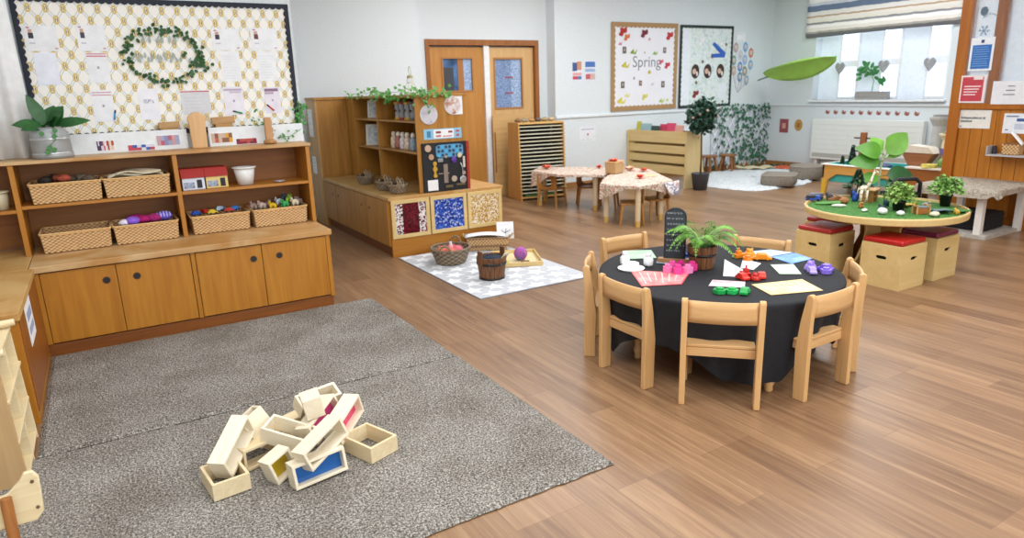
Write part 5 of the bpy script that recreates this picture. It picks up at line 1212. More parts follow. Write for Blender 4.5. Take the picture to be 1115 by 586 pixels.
# ------------------------------------------------------------------ two floral cloth tables with small chairs
FLORAL = speckle('floral_print', ['c89c8c', 'd8c6b8', 'dccfc2', 'c8ac98', 'ded2c6', 'b08474', 'd6c8b8', 'a8a88c', 'd8cabc'], 55, .8, 0)
def floral_table(P, label, legs, cl, ctr):
    t = T('floral_table', label, 'table', (ctr[0], ctr[1], 0))
    Q = [(x - ctr[0], y - ctr[1]) for x, y in P]
    M(wood('e0cfae', 'd2bd96', 'x', 1, .4, 'table_pale')).prism(Q, .455, .478).build('tabletop', t, bevel=.003)
    for (x, y) in legs:
        x -= ctr[0]; y -= ctr[1]
        M(wood('e2d2b4', 'd0bb94', 'z', 1, .4, 'table_leg_pale')).cyl((x, y, .07), (x, y, .455), .03, .034, 16).build('leg', t)
        M(plain('d8b060', .5)).cyl((x, y, 0), (x, y, .07), .026, .03, 16).build('leg_foot', t)
    n = len(Q); m = M(FLORAL); g_ = random.Random(3); S = []
    K = 16
    for i in range(n):
        a = Q[i]; b = Q[(i + 1) % n]
        for k in range(K): S.append((a[0] + (b[0] - a[0]) * k / K, a[1] + (b[1] - a[1]) * k / K, i + k / K))
    N_ = len(S); vs = []; rows = 8
    for j in range(rows):
        for (x, y, s_) in S:
            h = .035
            for (c, w, dp) in cl:
                d = min(abs(s_ - c), n - abs(s_ - c)); h += dp * max(0, 1 - d / w)
            if j == 0: vs.append((x, y, .4795))
            else:
                q = j / (rows - 1); r = math.hypot(x, y); k = 1 + (.012 + .02 * q * sin(s_ * 15) * min(1, h * 5)) / r
                vs.append((x * k, y * k, .4795 - h * q))
    fs = [tuple(range(N_))]
    for j in range(rows - 1):
        for i in range(N_): fs.append((j * N_ + i, (j + 1) * N_ + i, (j + 1) * N_ + (i + 1) % N_, j * N_ + (i + 1) % N_))
    m.add(vs, fs); return m.build('floral_tablecloth', None, (ctr[0], ctr[1], 0), smooth=False)
PB = [(5.46, 6.70), (4.90, 6.16), (5.06, 5.67), (5.68, 5.80), (6.22, 6.78), (6.19, 7.14)]
PA = [(5.02, 7.80), (5.06, 7.22), (5.44, 6.78), (6.15, 7.20), (5.98, 7.45), (5.36, 8.12)]
o = floral_table(PB, 'pale topped angular table under floral cloth, nearer one with the white leg', [(5.12, 5.76), (5.02, 6.2), (6.08, 6.75), (5.62, 5.92)], [(1.0, .7, .15), (3.0, .8, .14)], (5.6, 6.4))
tag(o, 'floral cloth draped over the nearer angular table', 'tablecloth')
o = floral_table(PA, 'pale topped angular table under floral cloth, further one beside the drying rack', [(5.10, 7.74), (5.36, 8.0), (5.9, 7.42), (5.42, 6.92)], [(0.0, .7, .20)], (5.5, 7.5))
tag(o, 'floral cloth draped over the further table beside the drying rack', 'tablecloth')
CHW = wood('b98648', '9a6a30', 'z', 1.5, .4, 'chair_oak')
def arch_chair():
    t = T('arch_back_chair', 'x', 'chair', (0, 0, 0), 0, 'small arch backed chairs at the floral tables')
    M(CHW).prism([(-.14, -.13), (.14, -.13), (.155, .13), (-.155, .13)], .235, .255).build('seat', t, bevel=.004)
    for x, y in ((-.125, -.115), (.125, -.115), (-.135, .115), (.135, .115)): M(CHW).cyl((x * 1.16, y * 1.16, 0), (x * .96, y * .96, .236), .014, .019, 12).build('leg', t, smooth=False)
    k = 6
    O = rect(.30, .195, k, 0, .352); I = []
    base = superell(.15, .12, k, .75, 0, .335)
    M(CHW).ring(O, base, -.135, -.118, 'xz').build('arch_back', t, bevel=.003)
    return t
ac = arch_chair()
AC = [((5.20, 7.60, 0), -1.1, 'small arch backed chair at the left end beside the drying rack'),
      ((5.66, 7.38, 0), 2.62, 'small arch backed chair whose arch shows beneath the further floral table'),
      ((5.66, 7.00, 0), -.8, 'small arch backed chair in the middle below the woven basket'),
      ((5.22, 5.98, 0), .9, 'small arch backed chair closest to the black table, by the white leg'),
      ((5.60, 6.02, 0), 1.35, 'small arch backed chair under the right hand cloth flap')]
for i, (l, r, lab) in enumerate(AC):
    lab = lab.replace('right hand ', 'lace trimmed ')
    if i == 0: ac.location = l; ac.rotation_euler = (0, 0, r); ac['label'] = lab
    else: dup(ac, l, r, lab)
def flap(loc, rz, w, h, lab, mt, nm='cloth_flap'):
    m = M(mt).grid(lambda u, v: (-w / 2 * (1 - .55 * v) + w * (1 - .55 * v) * u, -.03 * sin(v * 2) + .018 * sin(u * 12) * v, -h * v), 24, 10)
    tag(m.build(nm, None, loc, (0, 0, rz), smooth=True, solid=.003), lab, 'cloth')
flap((5.60, 5.735, .474), .2, .30, .15, 'white lace cloth corner hanging at the near end of the floral table', speckle('lace', ['ecebee', 'd8d4d6', 'c8a898', 'f4f4f6', '8a90b0'], 45, .8, 0))
flap((5.20, 6.48, .474), .8, .42, .19, 'gathered floral cloth fold hanging at the long side of the nearer table', FLORAL)
def tab_basket():
    t = T('woven_table_basket', 'upright tan woven basket of orange flowers in the middle of the floral tables', 'basket', (5.62, 6.78, .482), .3)
    wicker_rect(.20, .16, .15, .008, 8).build('woven_wall', t, smooth=True, solid=.005); M(RIMM).tube(rim_path(.205, .165, .15), .007, 6, True).build('rim', t, smooth=True)
    M(plain('a87840', .8)).box(-.09, .09, -.07, .07, 0, .006).build('base', t)
tab_basket()
def posy(x, y, z, c, lab, r=.05):
    m = M(plain(c, .8, noise=.2, scale=30)); gg = random.Random(int(x * 100 + y * 10))
    for k in range(26): a = gg.uniform(0, 6.3); m.leaf((.2 * r * cos(a), .2 * r * sin(a), .012), (cos(a), sin(a), gg.uniform(.1, 1.4)), (0, 0, 1), r, r * .7, .2, 3)
    m.ball((0, 0, .02), (r * .4, r * .4, .02), 10, 6)
    tag(m.build('fabric_flower', None, (x, y, z)), lab, 'flower')
posy(5.60, 6.78, .61, 'f07858', 'coral flower head in the upright tan woven basket', .075); posy(5.67, 6.76, .60, 'eecdb0', 'pale peach flower head in the upright tan woven basket', .06)
posy(5.50, 6.16, .483, 'f07858', 'coral flower on the nearer floral table closest to the chalkboard', .055); posy(6.0, 6.66, .483, 'f07858', 'coral flower at the book display side of the nearer floral table', .055)
posy(5.92, 6.84, .483, 'f0b898', 'peach flower right behind the upright tan woven basket', .07); posy(5.83, 7.36, .483, 'f07858', 'coral flower at the back of the further floral table', .05); posy(5.27, 7.82, .483, 'f07858', 'coral flower on the far end of the further floral table by the rack', .07)
flat_card('place_card', [(5.78, 6.42), (5.66, 6.22), (5.80, 6.16), (5.92, 6.36)], 'e8c8a0', 'peach coloured card lying on the nearer floral table', z=.482)

# ------------------------------------------------------------------ drying rack beside the doors
def drying():
    t = T('drying_rack', 'pale wooden drying rack packed with wire shelves in front of the doors', 'drying rack', (5.10, 8.22, 0), -.16)
    for x in (0, .70): M(wood('cfa05c', 'bd8c46', 'z', .8, .45, 'rack_ply')).prism([(0, .0), (.52, 0), (.44, 1.10), (.06, 1.10)], x, x + .02, 'yz').build('side_panel', t, bevel=.002)
    for zb in ((.06, .44, 1.075, 1.10), (0, .50, .03, .05)): M(wood('d8b070', 'c49a58', 'x', .8, .45, 'rack_top')).box(.02, .70, *zb).build('shelf_board', t)
    gg = random.Random(9); wires = plain('b8b6a0', .5, metal=.3)
    for k in range(19):
        z = .10 + k * .052; y0 = .02 + .05 * z; m = M(wires)
        m.bx((.36, y0 + .22, z), (.72, .40, .004), (gg.uniform(-.02, .01), gg.uniform(-.015, .015), 0)); m.tube([(-.0 + .0, y0, z), (.74, y0, z)], .006, 5).tube([(.74, y0, z), (.745, y0 + .4, z)], .006, 5)
        m.use(plain(['d8d4c0', 'c8ccc0', 'd0c8a8', 'e2e0d4'][k % 4], .6)); m.bx((.36, y0 + .004, z + .006), (.66, .006, .010))
        m.build('wire_shelf', t)
    M(plain('1c1c1c', .9)).box(.025, .695, .45, .46, .06, 1.07).build('dark_back', t)
    M(plain('3f7a48', .7)).bx((.33, .10, .075), (.5, .12, .04)).build('green_folder', t)
drying()
def oddments():
    gg = random.Random(2)
    for k, (c, nm) in enumerate([('8a6a4c', 'brown'), ('9a9080', 'grey'), ('b08858', 'tan'), ('6a5a50', 'dark'), ('a8946c', 'sand'), ('c0a888', 'beige')]):
        A = -.16; lx, ly = .08 + k * .105, .24
        x = 5.10 + lx * cos(A) - ly * sin(A); y = 8.22 + lx * sin(A) + ly * cos(A)
        tag(M(plain(c, .8, noise=.3)).ball((0, 0, 0), (.05, .05, .028), 12, 7, None, .2, k).build('craft_item', None, (x, y, 1.126), (0, 0, k), smooth=True), '%s craft piece on top of the drying rack' % nm, 'craft item', 'craft pieces on the drying rack')
oddments()
t = T('ply_board', 'pale ply board standing behind the drying rack against the second door', 'board', (5.095, 8.96, 0))
M(wood('d8b078', 'c89c60', 'x', .8, .45, 'ply_board')).box(0, .72, 0, .025, 0, 1.2).build('board', t, bevel=.003)
M(plain('8a5c2c', .6)).box(.02, .035, -.012, 0, .35, .95).build('rope_edge', t)

# ------------------------------------------------------------------ book display, topiary, corner things
def book_display():
    t = T('book_display', 'pale ply book display with four slanted pockets and tapered sides', 'book display', (7.62, 7.55, 0), .04)
    SP = [(0, 0), (.46, 0), (.30, .86), (.0, .86)]
    for y in (-.03, 1.24):
        M(wood('dcc590', 'cfb67c', 'z', .8, .45, 'display_ply')).prism([(p[0], p[1]) for p in SP], y, y + .022, 'xz').build('side_panel', t, bevel=.002)
    for k, (z0, z1, xo) in enumerate(((.68, .86, .02), (.52, .64, .03), (.37, .48, .04), (.20, .325, .05))):
        M(wood('dcc48c', 'd0b67a', 'y', .8, .45, 'display_ply_y')).box(xo, xo + .018, -.008, 1.24, z0, z1).build('pocket_front', t, bevel=.002)
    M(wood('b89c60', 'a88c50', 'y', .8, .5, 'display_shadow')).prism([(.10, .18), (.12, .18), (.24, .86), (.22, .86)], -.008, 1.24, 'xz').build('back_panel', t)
    return t
book_display()
for k, (y, w, h, c, nm) in enumerate([(8.70, .10, .13, 'c8c04c', 'yellow green'), (8.52, .24, .10, '9cc0cc', 'pale blue'), (8.28, .24, .07, '2c4c44', 'dark green'), (8.12, .16, .10, 'c83a5c', 'red'), (7.96, .20, .12, 'd84870', 'deep pink'), (7.78, .18, .09, 'e0a898', 'pale pink')]):
    t = T('picture_book', '%s picture book in the top pocket of the book display' % nm, 'book', (7.71, y, .78), 0, 'picture books in the book display', (0, .15, 0))
    M(plain(c, .5)).box(-.006, -.003, -w / 2, w / 2, 0, .08 + h).box(.003, .006, -w / 2, w / 2, 0, .08 + h).build('cover', t); M(PAPER).box(-.003, .003, -w / 2 + .004, w / 2 - .004, .003, .076 + h).build('pages', t)
tag(M(plain('2c4880', .5, noise=.4, scale=12)).box(0, .25, 0, .03, 0, .20).build('folded_stool', None, (7.86, 7.60, 0)), 'dark blue box item tucked beneath the book display', 'box')
def topiary():
    t = T('topiary_tree', 'bay topiary tree with slim trunk in a dark grey pot', 'potted tree', (7.75, 7.33, 0))
    M(plain('4c4f58', .6)).lathe([(0, 0), (.10, 0), (.135, .245), (.14, .25), (.125, .25), (.12, .2), (0, .2)], n=30).build('pot', t, smooth=True)
    M(plain('2c2018', .9)).cyl((0, 0, .2), (0, 0, .215), .122, n=20).build('soil', t)
    M(plain('5c4634', .8, bump=.4)).tube([(0, 0, .2), (.004, 0, .5), (-.004, .004, .8), (0, 0, 1.1)], [.016, .013, .012, .01], 8).build('trunk', t, smooth=True)
    f = M(plain('2f5444', .5, noise=.4, scale=15)); gg = random.Random(6)
    for k in range(900):
        a = gg.uniform(0, 2 * PI); c_ = gg.uniform(-1, 1); s_ = (1 - c_ * c_) ** .5; r = .23 * gg.uniform(.35, 1) ** .6 * (1 + .15 * sin(3 * a))
        f.leaf((r * s_ * cos(a), r * s_ * sin(a), 1.10 + r * c_ * 1.1), (gg.uniform(-1, 1), gg.uniform(-1, 1), gg.uniform(-1, 1)), (gg.uniform(-1, 1), gg.uniform(-1, 1), 1), .07, .05, .3, 3)
    f.build('foliage', t)
    b = M(plain('d8b8a4', .7))
    for k in range(7): a = 2.6 + k * .55; b.ball((.2 * cos(a), .2 * sin(a), 1.08 + .05 * (k % 4 - 1)), (.022, .022, .02), 8, 6)
    b.build('blossom', t)
topiary()
def trellis():
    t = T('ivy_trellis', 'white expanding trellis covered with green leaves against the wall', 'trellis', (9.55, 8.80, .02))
    m = M(plain('f4f6f6', .6)); W, Hh = 1.50, 1.14
    def clip(x0, z0, x1, z1):
        ts = [0, 1]
        for (p, d, lo, hi) in ((x0, x1 - x0, 0, W), (z0, z1 - z0, 0, Hh)):
            if abs(d) > 1e-9:
                a, b = (lo - p) / d, (hi - p) / d
                if a > b: a, b = b, a
                ts[0] = max(ts[0], a); ts[1] = min(ts[1], b)
        return ts if ts[0] < ts[1] - .02 else None
    for k in range(-12, 16):
        for sg in (1, -1):
            x0 = k * .15; x1 = x0 + sg * 1.14 * .62
            c = clip(x0, 0, x1, Hh)
            if c: a, b = c; m.tube([(x0 + (x1 - x0) * a, .006 * sg, Hh * a), (x0 + (x1 - x0) * b, .006 * sg, Hh * b)], .007, 4)
    m.build('lattice_slats', t)
    M(plain('c6ccd8', .8)).box(0, W, .008, .02, 0, Hh).build('shade_sheet', t)  # added sheet; its grey imitates the shade behind the slats
    f = M(plain('2f6b4c', .55, noise=.4, scale=12)); gg = random.Random(16)
    for k in range(640):
        x = gg.uniform(0, W); z = gg.uniform(0, Hh)
        if gg.random() > .45 + .5 * (x / W) * (1 if z < .5 else .8) + .25 * (z > .85) - .25 * (x < .5 and z < .5): continue
        f.leaf((x, -.02, z), (gg.uniform(-1, 1), gg.uniform(-.5, .1), gg.uniform(-1, 1)), (0, -1, .2), gg.uniform(.05, .08), gg.uniform(.035, .055), .2, 3)
    f.build('artificial_leaves', t)
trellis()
def round_stool(x, y, lab, rz):
    t = T('wooden_stool', lab, 'stool', (x, y, .03), rz, 'small brown wooden stools by the trellis')
    M(MIDW).lathe([(0, .26), (.15, .26), (.155, .265), (.155, .285), (.15, .29), (0, .29)], n=26).build('seat', t, bevel=.002)
    for a in (PI / 4, 3 * PI / 4, 5 * PI / 4, 7 * PI / 4): M(MIDW).cyl((.16 * cos(a), .16 * sin(a), 0), (.10 * cos(a), .10 * sin(a), .262), .02, .024, 12).build('leg', t)
round_stool(9.30, 8.62, 'small brown wooden stool beside the topiary pot', .2); round_stool(9.68, 8.52, 'small brown wooden stool in front of the trellis, further from the topiary', .5)
def pouf(x, y, r, h, c, lab, sq):
    t = T('floor_cushion', lab, 'pouf', (x, y, .03), .5)
    P = superell(r * 2, r * 2, 8, sq)
    m = M(speckle('pouf_fabric_' + c, [c, '8c8478', '5c564e'], 40, .95, .4, 'NOISE'))
    vs = []; prof = [(.92, 0), (1.0, .12), (1.02, .5), (1.0, .85), (.93, .98), (.6, 1.04), (.02, 1.06)]
    for k, z in prof:
        for (px, py) in P: vs.append((px * k, py * k, z * h))
    n = len(P); fs = [(j * n + i, j * n + (i + 1) % n, (j + 1) * n + (i + 1) % n, (j + 1) * n + i) for j in range(len(prof) - 1) for i in range(n)]
    m.add(vs, fs); m.build('cushion_body', t, smooth=True)
    M(plain('a8a096', .9)).tube([(px * 1.0, py * 1.0, h * .9) for px, py in P], .006, 5, True).build('piping', t)
pouf(8.87, 6.78, .24, .17, '6c655a', 'square brown grey floor cushion on the shaggy rug', .25); pouf(9.75, 6.95, .25, .22, '7a7268', 'round grey floor cushion behind the water tray', 1)
def blanket(x, y, w, d, c, lab, sd, rz, nm='blanket'):
    m = M(c).grid(lambda u, v: (-w / 2 + w * u, -d / 2 + d * v + .05 * sin(u * 7 + sd), .035 + .03 * abs(sin(u * 9 + sd)) * abs(sin(v * 5 + sd)) + .02 * sin(PI * v)), 34, 22)
    tag(m.build(nm, None, (x, y, 0), (0, 0, rz), smooth=True, solid=.008), lab, 'blanket')
blanket(10.25, 8.35, .75, .30, plain('d0c4a0', .95, noise=.15, scale=15), 'cream blanket heaped on the floor at the wall corner', 1, -.5)
blanket(10.66, 8.25, .34, .26, plain('24403a', .95, noise=.3, scale=15), 'dark green cloth heaped between the cream and orange blankets', 2, -.8)
blanket(10.72, 7.92, .6, .32, speckle('orange_blanket', ['c84a2c', 'd86a48', 'a83c28', 'e0b090'], 8, .95, 0, 'NOISE'), 'orange red patterned blanket on the floor below the window', 3, -1.2)

# ------------------------------------------------------------------ wall displays
YS = 8.83
def spring():
    t = T('spring_board', 'white notice board with brown scalloped border and the word Spring', 'notice board', (0, YS - .003, 0))
    M(plain('eaebf1', .8, noise=.02, scale=5)).box(7.25, 8.62, -.012, 0, 1.18, 2.53).build('backing_paper', t)
    b = M(plain('a9875c', .8)); scallop(b, 7.22, 8.65, 1.165, 2.545, .06, -.022, -.012, .085, .022); b.build('scalloped_border', t)
    text('Spring', .25, (7.97, -.014, 1.93), FX, plain('8c9098', .8), t)
    t2 = T('picture_board', 'notice board with dark green border and round face photos on pale green paper', 'notice board', (0, YS - .003, 0))
    M(speckle('botanical_paper', ['e2ebe6', 'd0e2d8', 'e8eff2', 'bcd2cc', 'eef2f6'], 9, .8, 0, 'NOISE')).box(8.74, 9.97, -.012, 0, 1.18, 2.50).build('backing_paper', t2)
    b = M(plain('22302c', .7)); scallop(b, 8.71, 10.0, 1.155, 2.53, .035, -.022, -.012, .08, .016); b.build('scalloped_border', t2)
    M(plain('e6edf4', .8)).box(8.76, 8.96, -.014, -.012, 1.22, 2.46).box(9.68, 9.88, -.014, -.012, 1.30, 1.55).build('paper_strip', t2)
spring()
def art(x, z, kind, c, lab, s=1.0, grp='paper cut-outs on the Spring board'):
    m = M(plain(c, .7, noise=.2, scale=20)); y = YS - .018
    if kind == 'petal':
        for a in (0, 1.3, 2.4): m.leaf((0, 0, 0), (cos(a + 1), -.02, sin(a + 1)), (0, -1, 0), .11 * s, .08 * s, .0, 5)
    elif kind == 'photo':
        m.box(-.05 * s, .05 * s, -.002, 0, -.07 * s, .07 * s).use(plain('b8a898', .6)).box(-.02 * s, .02 * s, -.003, -.002, -.03 * s, .04 * s)
    elif kind == 'flower':
        for k in range(6): a = k * PI / 3; m.leaf((0, 0, 0), (cos(a), -.02, sin(a)), (0, -1, 0), .055 * s, .04 * s, 0, 4)
        m.use(plain('d8b040', .7)).cyl((0, -.004, 0), (0, -.001, 0), .014 * s, n=10)
    elif kind == 'wing':
        m.prism([(-.10 * s, -.02), (0, .05 * s), (.02 * s, -.04 * s), (.10 * s, .03), (.06 * s, -.06 * s), (-.06 * s, -.05 * s)], -.003, 0, 'xz')
    elif kind == 'oval':
        m.prism([(.07 * s * cos(k * PI / 8), .09 * s * sin(k * PI / 8)) for k in range(16)], -.003, 0, 'xz').use(plain('d8b4a0', .6)).prism([(-.02 * s + .035 * s * cos(k * PI / 6), .035 * s * sin(k * PI / 6)) for k in range(12)], -.0045, -.003, 'xz').use(plain('e8e0dc', .6)).prism([(.03 * s + .016 * s * cos(k * PI / 6), -.03 * s + .03 * s * sin(k * PI / 6)) for k in range(12)], -.0045, -.003, 'xz')
    tag(m.build('paper_cutout', None, (x, y, z)), lab, 'cut-out', grp)
SB = [(7.47, 2.38, 'petal', 'b03028', 'red and orange paper petals in the top left corner of the Spring board', 1.2), (7.55, 2.30, 'petal', 'd87848', 'orange leaf cut-out beside the top left red petals', .9), (7.40, 2.22, 'wing', 'c86a80', 'pink cut-out below the top left red petals', .5), (7.92, 2.36, 'petal', '7a2434', 'dark red petals at the top middle of the Spring board', 1.1), (8.02, 2.29, 'flower', 'd890a0', 'small pink flower right of the dark red petals', .6), (8.48, 2.33, 'petal', 'c03038', 'red petals in the top right corner of the Spring board', 1.1),
      (7.49, 2.12, 'photo', '5a5450', 'dark photo in the upper row, first from the border', .9), (7.68, 2.10, 'wing', '7a9c34', 'green butterfly cut-out in the upper row of the Spring board', .9), (8.15, 2.08, 'wing', '88b040', 'light green butterfly cut-out above the word ending', .7), (8.36, 2.12, 'photo', '6a6460', 'dark photo in the upper row near the far border', .8), (7.92, 2.08, 'flower', 'b8c0b8', 'small grey flower in the upper row centre', .5),
      (7.52, 1.90, 'wing', 'c8c040', 'yellow cut-out in front of the word Spring', 1.1), (8.30, 1.92, 'petal', 'd86078', 'pink outline petals just after the word Spring', .7), (8.44, 1.86, 'petal', 'c84050', 'red petals at the end of the middle row', .9), (8.03, 1.77, 'flower', 'c8b048', 'yellow brown flower below the word Spring', .8), (7.70, 1.68, 'photo', '8a8478', 'tiny grey cut-out below the first letters', .35),
      (7.46, 1.58, 'photo', '5c564c', 'dark photo in the lower row, first from the border', .9), (7.84, 1.60, 'photo', '6a4c3c', 'brown photo in the middle of the lower row', .7), (8.34, 1.57, 'photo', '5a5a58', 'dark photo in the lower row near the far border', .9), (8.10, 1.58, 'wing', 'd0d0c8', 'faint grey cut-out in the lower row', .5),
      (7.44, 1.34, 'wing', 'd8cc58', 'yellow cut-out in the bottom left corner of the Spring board', 1.2), (7.56, 1.42, 'wing', 'dcd470', 'pale yellow cut-out above the bottom left one', .7), (7.95, 1.36, 'petal', 'd8d070', 'pale yellow petals at the bottom middle', .9), (8.32, 1.31, 'wing', 'a8c048', 'green cut-out in the bottom right corner of the Spring board', .8), (8.45, 1.31, 'flower', 'c8d880', 'pale green flower in the bottom right corner', .7)]
for a in SB: art(a[0], a[1], a[2], a[3], a[4], a[5] * .82)
G2 = 'cut-outs on the dark bordered board'
for x, nm in ((9.09, 'first'), (9.39, 'middle'), (9.71, 'last')): art(x, 1.77, 'oval', '3a2824', '%s of the three round dark face photos on the dark bordered board' % nm, 1.35, G2)
art(9.49, 2.02, 'flower', 'a87058', 'brown flower at the left end of the blue ruler shape', .8, G2); art(9.83, 2.22, 'flower', '6a6a58', 'dark small cut-out near the top corner of the dark bordered board', .6, G2)
art(9.13, 1.37, 'petal', '8a3038', 'dark red and white cut-out at the bottom of the dark bordered board', .9, G2); art(9.12, 1.58, 'flower', '3c4c44', 'small dark cut-out under the first round photo', .6, G2); art(9.26, 1.93, 'flower', '5c4c44', 'small dark cut-out above the middle round photo', .6, G2); art(9.80, 1.24, 'flower', '4c4c48', 'small dark cut-out in the bottom corner of the dark bordered board', .5, G2)
art(9.22, 2.25, 'petal', 'eef0f4', 'white petals near the top of the dark bordered board', .9, G2); art(9.72, 2.25, 'wing', 'e8ecee', 'white wing shape near the top right of the dark bordered board', .8, G2)
m = M(plain('2c62c0', .6)); m.prism([(-.18, .16), (-.13, .20), (.16, .02), (.14, -.06), (-.19, -.06), (-.19, -.0), (.02, .01)], -.004, 0, 'xz')
tag(m.build('paper_cutout', None, (9.66, YS - .018, 2.06)), 'bright blue angular paper shape on the dark bordered board', 'cut-out')
sheet('printed_sheet', 'small cloud edged sign above the balloon pictures', 'sign', 10.12, 10.33, 2.28, 2.43, YS, 'eef0f4', 2, lc='6a7080')
BL = [(10.10, 2.17, 'b8a0a8', 'mauve'), (10.35, 2.18, '6aa4dc', 'sky blue top'), (10.505, 2.08, 'c87868', 'terracotta'), (10.06, 1.95, '7aa098', 'grey green'), (10.23, 2.04, 'c8d0dc', 'pale grey'), (10.35, 1.96, '8cb8e4', 'light blue'), (10.51, 1.87, '7aa8d0', 'steel blue'), (10.23, 1.84, '4884c8', 'deep blue'), (10.36, 1.76, '84907c', 'olive grey'), (10.07, 1.77, 'c0a89c', 'beige'), (10.24, 1.66, '5c88b0', 'slate blue'), (10.42, 1.60, '90a8c0', 'dusty blue')]
for x, z, c, nm in BL:
    t = T('balloon_picture', '%s paper balloon in the bunch right of the dark bordered board' % nm, 'decoration', (x, YS - .001, z), 0, 'paper balloon pictures on the wall')
    M(plain(c, .6)).prism([(.062 * cos(k * PI / 10), .085 * sin(k * PI / 10)) for k in range(20)], -.003, 0, 'xz').prism([(-.012, -.095), (.012, -.095), (0, -.08)], -.003, 0, 'xz').build('balloon', t)
    M(speckle('balloon_face_' + c, [c, 'e0d4cc', '8a7068'], 12, .6, 0, 'NOISE')).prism([(.036 * cos(k * PI / 8), .045 * sin(k * PI / 8)) for k in range(16)], -.004, -.003, 'xz').build('photo', t)
m = M(plain('b0b0b8', .6))
for x, z, c, nm in BL: m.tube([(x, 0, z - .09), ((x + 10.2) / 2, 0, 1.5), (10.20, 0, 1.38)], .003, 4)
tag(m.build('balloon_strings', None, (0, YS - .0015, 0)), 'thin grey strings gathered below the paper balloons', 'decoration')
sheet('poster', 'left one of two small blue and red posters on the white wall', 'poster', 6.45, 6.66, 1.65, 1.965, YS, 'dfe4ee', extra=[(.08, .5, .5, .9, '3c5890'), (.5, .9, .55, .95, 'c89070'), (.1, .6, .1, .25, 'c04858'), (.1, .9, .28, .42, 'e0a8a8'), (.55, .9, .1, .25, '5878b0')])
sheet('poster', 'right one of two small blue and red posters on the white wall', 'poster', 6.70, 6.92, 1.65, 1.965, YS, 'dfe4ee', extra=[(.06, .94, .68, .94, '4a74b8'), (.06, .94, .45, .6, '9cb4d8'), (.1, .5, .1, .35, 'c86068'), (.5, .94, .08, .38, 'd0b0a8')])
sheet('printed_sheet', 'white sheet with small picture, low on the white wall behind the tables', 'notice', 6.60, 6.92, .72, .95, YS, 'e6e9f0', 2, extra=[(.1, .9, .8, .84, '8a90a8'), (.46, .56, .4, .55, 'b07070')])
def wall_x(nm, lab, y, z, w, h, c, oval=False, cat='decoration', grp=None):
    t = T(nm, lab, cat, (11.099, y, z), 0, grp)
    if oval: M(plain(c, .7)).prism([(w / 2 * cos(k * PI / 10), h / 2 * sin(k * PI / 10)) for k in range(20)], -.004, 0, 'yz').build('disc', t)
    else: M(plain(c, .7)).box(-.004, 0, -w / 2, w / 2, -h / 2, h / 2).build('card', t)
    M(plain('d8a090' if not oval else 'a07030', .7)).box(-.006, -.004, -w / 5, w / 5, -h / 5, h / 5).build('motif', t)
wall_x('wall_picture', 'red brown rectangular picture low on the wall beside the radiator', 8.46, .75, .19, .25, '9c5058'); wall_x('wall_picture', 'round golden picture nearest the radiator', 8.15, .77, .17, .21, 'bf9450', True)
for k in range(11):
    y = 7.58 - k * (7.58 - 6.03) / 10; t = T('wall_butterfly', 'small dusky red butterfly in the row of eleven under the window sill', 'decoration', (11.099, y, 1.012 - .0012 * k), 0, 'row of dusky red butterflies under the window')
    M(plain('a8665c', .7)).prism([(-.045, .03), (0, .0), (.03, .045), (.045, -.01), (.01, -.035), (-.03, -.03)], -.003, 0, 'yz').build('wings', t); M(plain('5a3a34', .7)).box(-.004, -.003, -.006, .006, -.03, .03).build('butterfly_body', t)
def leaf_canopy():
    t = T('leaf_canopy', 'large green fabric leaf canopy projecting from the wall corner', 'canopy', (10.72, 8.76, 1.61))
    tip = Vector((10.28 - 10.72, 6.95 - 8.76, .30)); d = tip.normalized(); L = tip.length
    side = Vector((1, -.25, -.42)); side = (side - d * side.dot(d)).normalized(); up = side.cross(d)
    if up.z < 0: up = -up
    m = M(plain('b6e866', .55, noise=.08, scale=3)); n = 20
    def fn(u, v):
        w = .30 * (sin(PI * min(1, u ** .75)) ** .6 if 0 < u < 1 else 0); s_ = 2 * v - 1
        return Vector((0, 0, 0)) + d * (L * (.1 + .9 * u)) + side * (w * s_) + up * (.10 * sin(PI * u) - .16 * s_ * s_ * sin(PI * u) + .0)
    m.grid(fn, n, 9); m.build('leaf_fabric', t, smooth=True, solid=.004)
    M(plain('5c9c3c', .5)).tube([fn(k / 14, .5) + up * .006 for k in range(15)], .008, 5).tube([fn(k / 14, .02) for k in range(1, 14)], .006, 4).tube([fn(k / 14, .98) for k in range(1, 14)], .006, 4).build('rib', t, smooth=True)
    M(plain('4c7c3c', .5)).tube([(0, .05, -.02), (-.01, -.03, 0), d * (L * .12)], .011, 6).build('stem', t, smooth=True)
leaf_canopy()
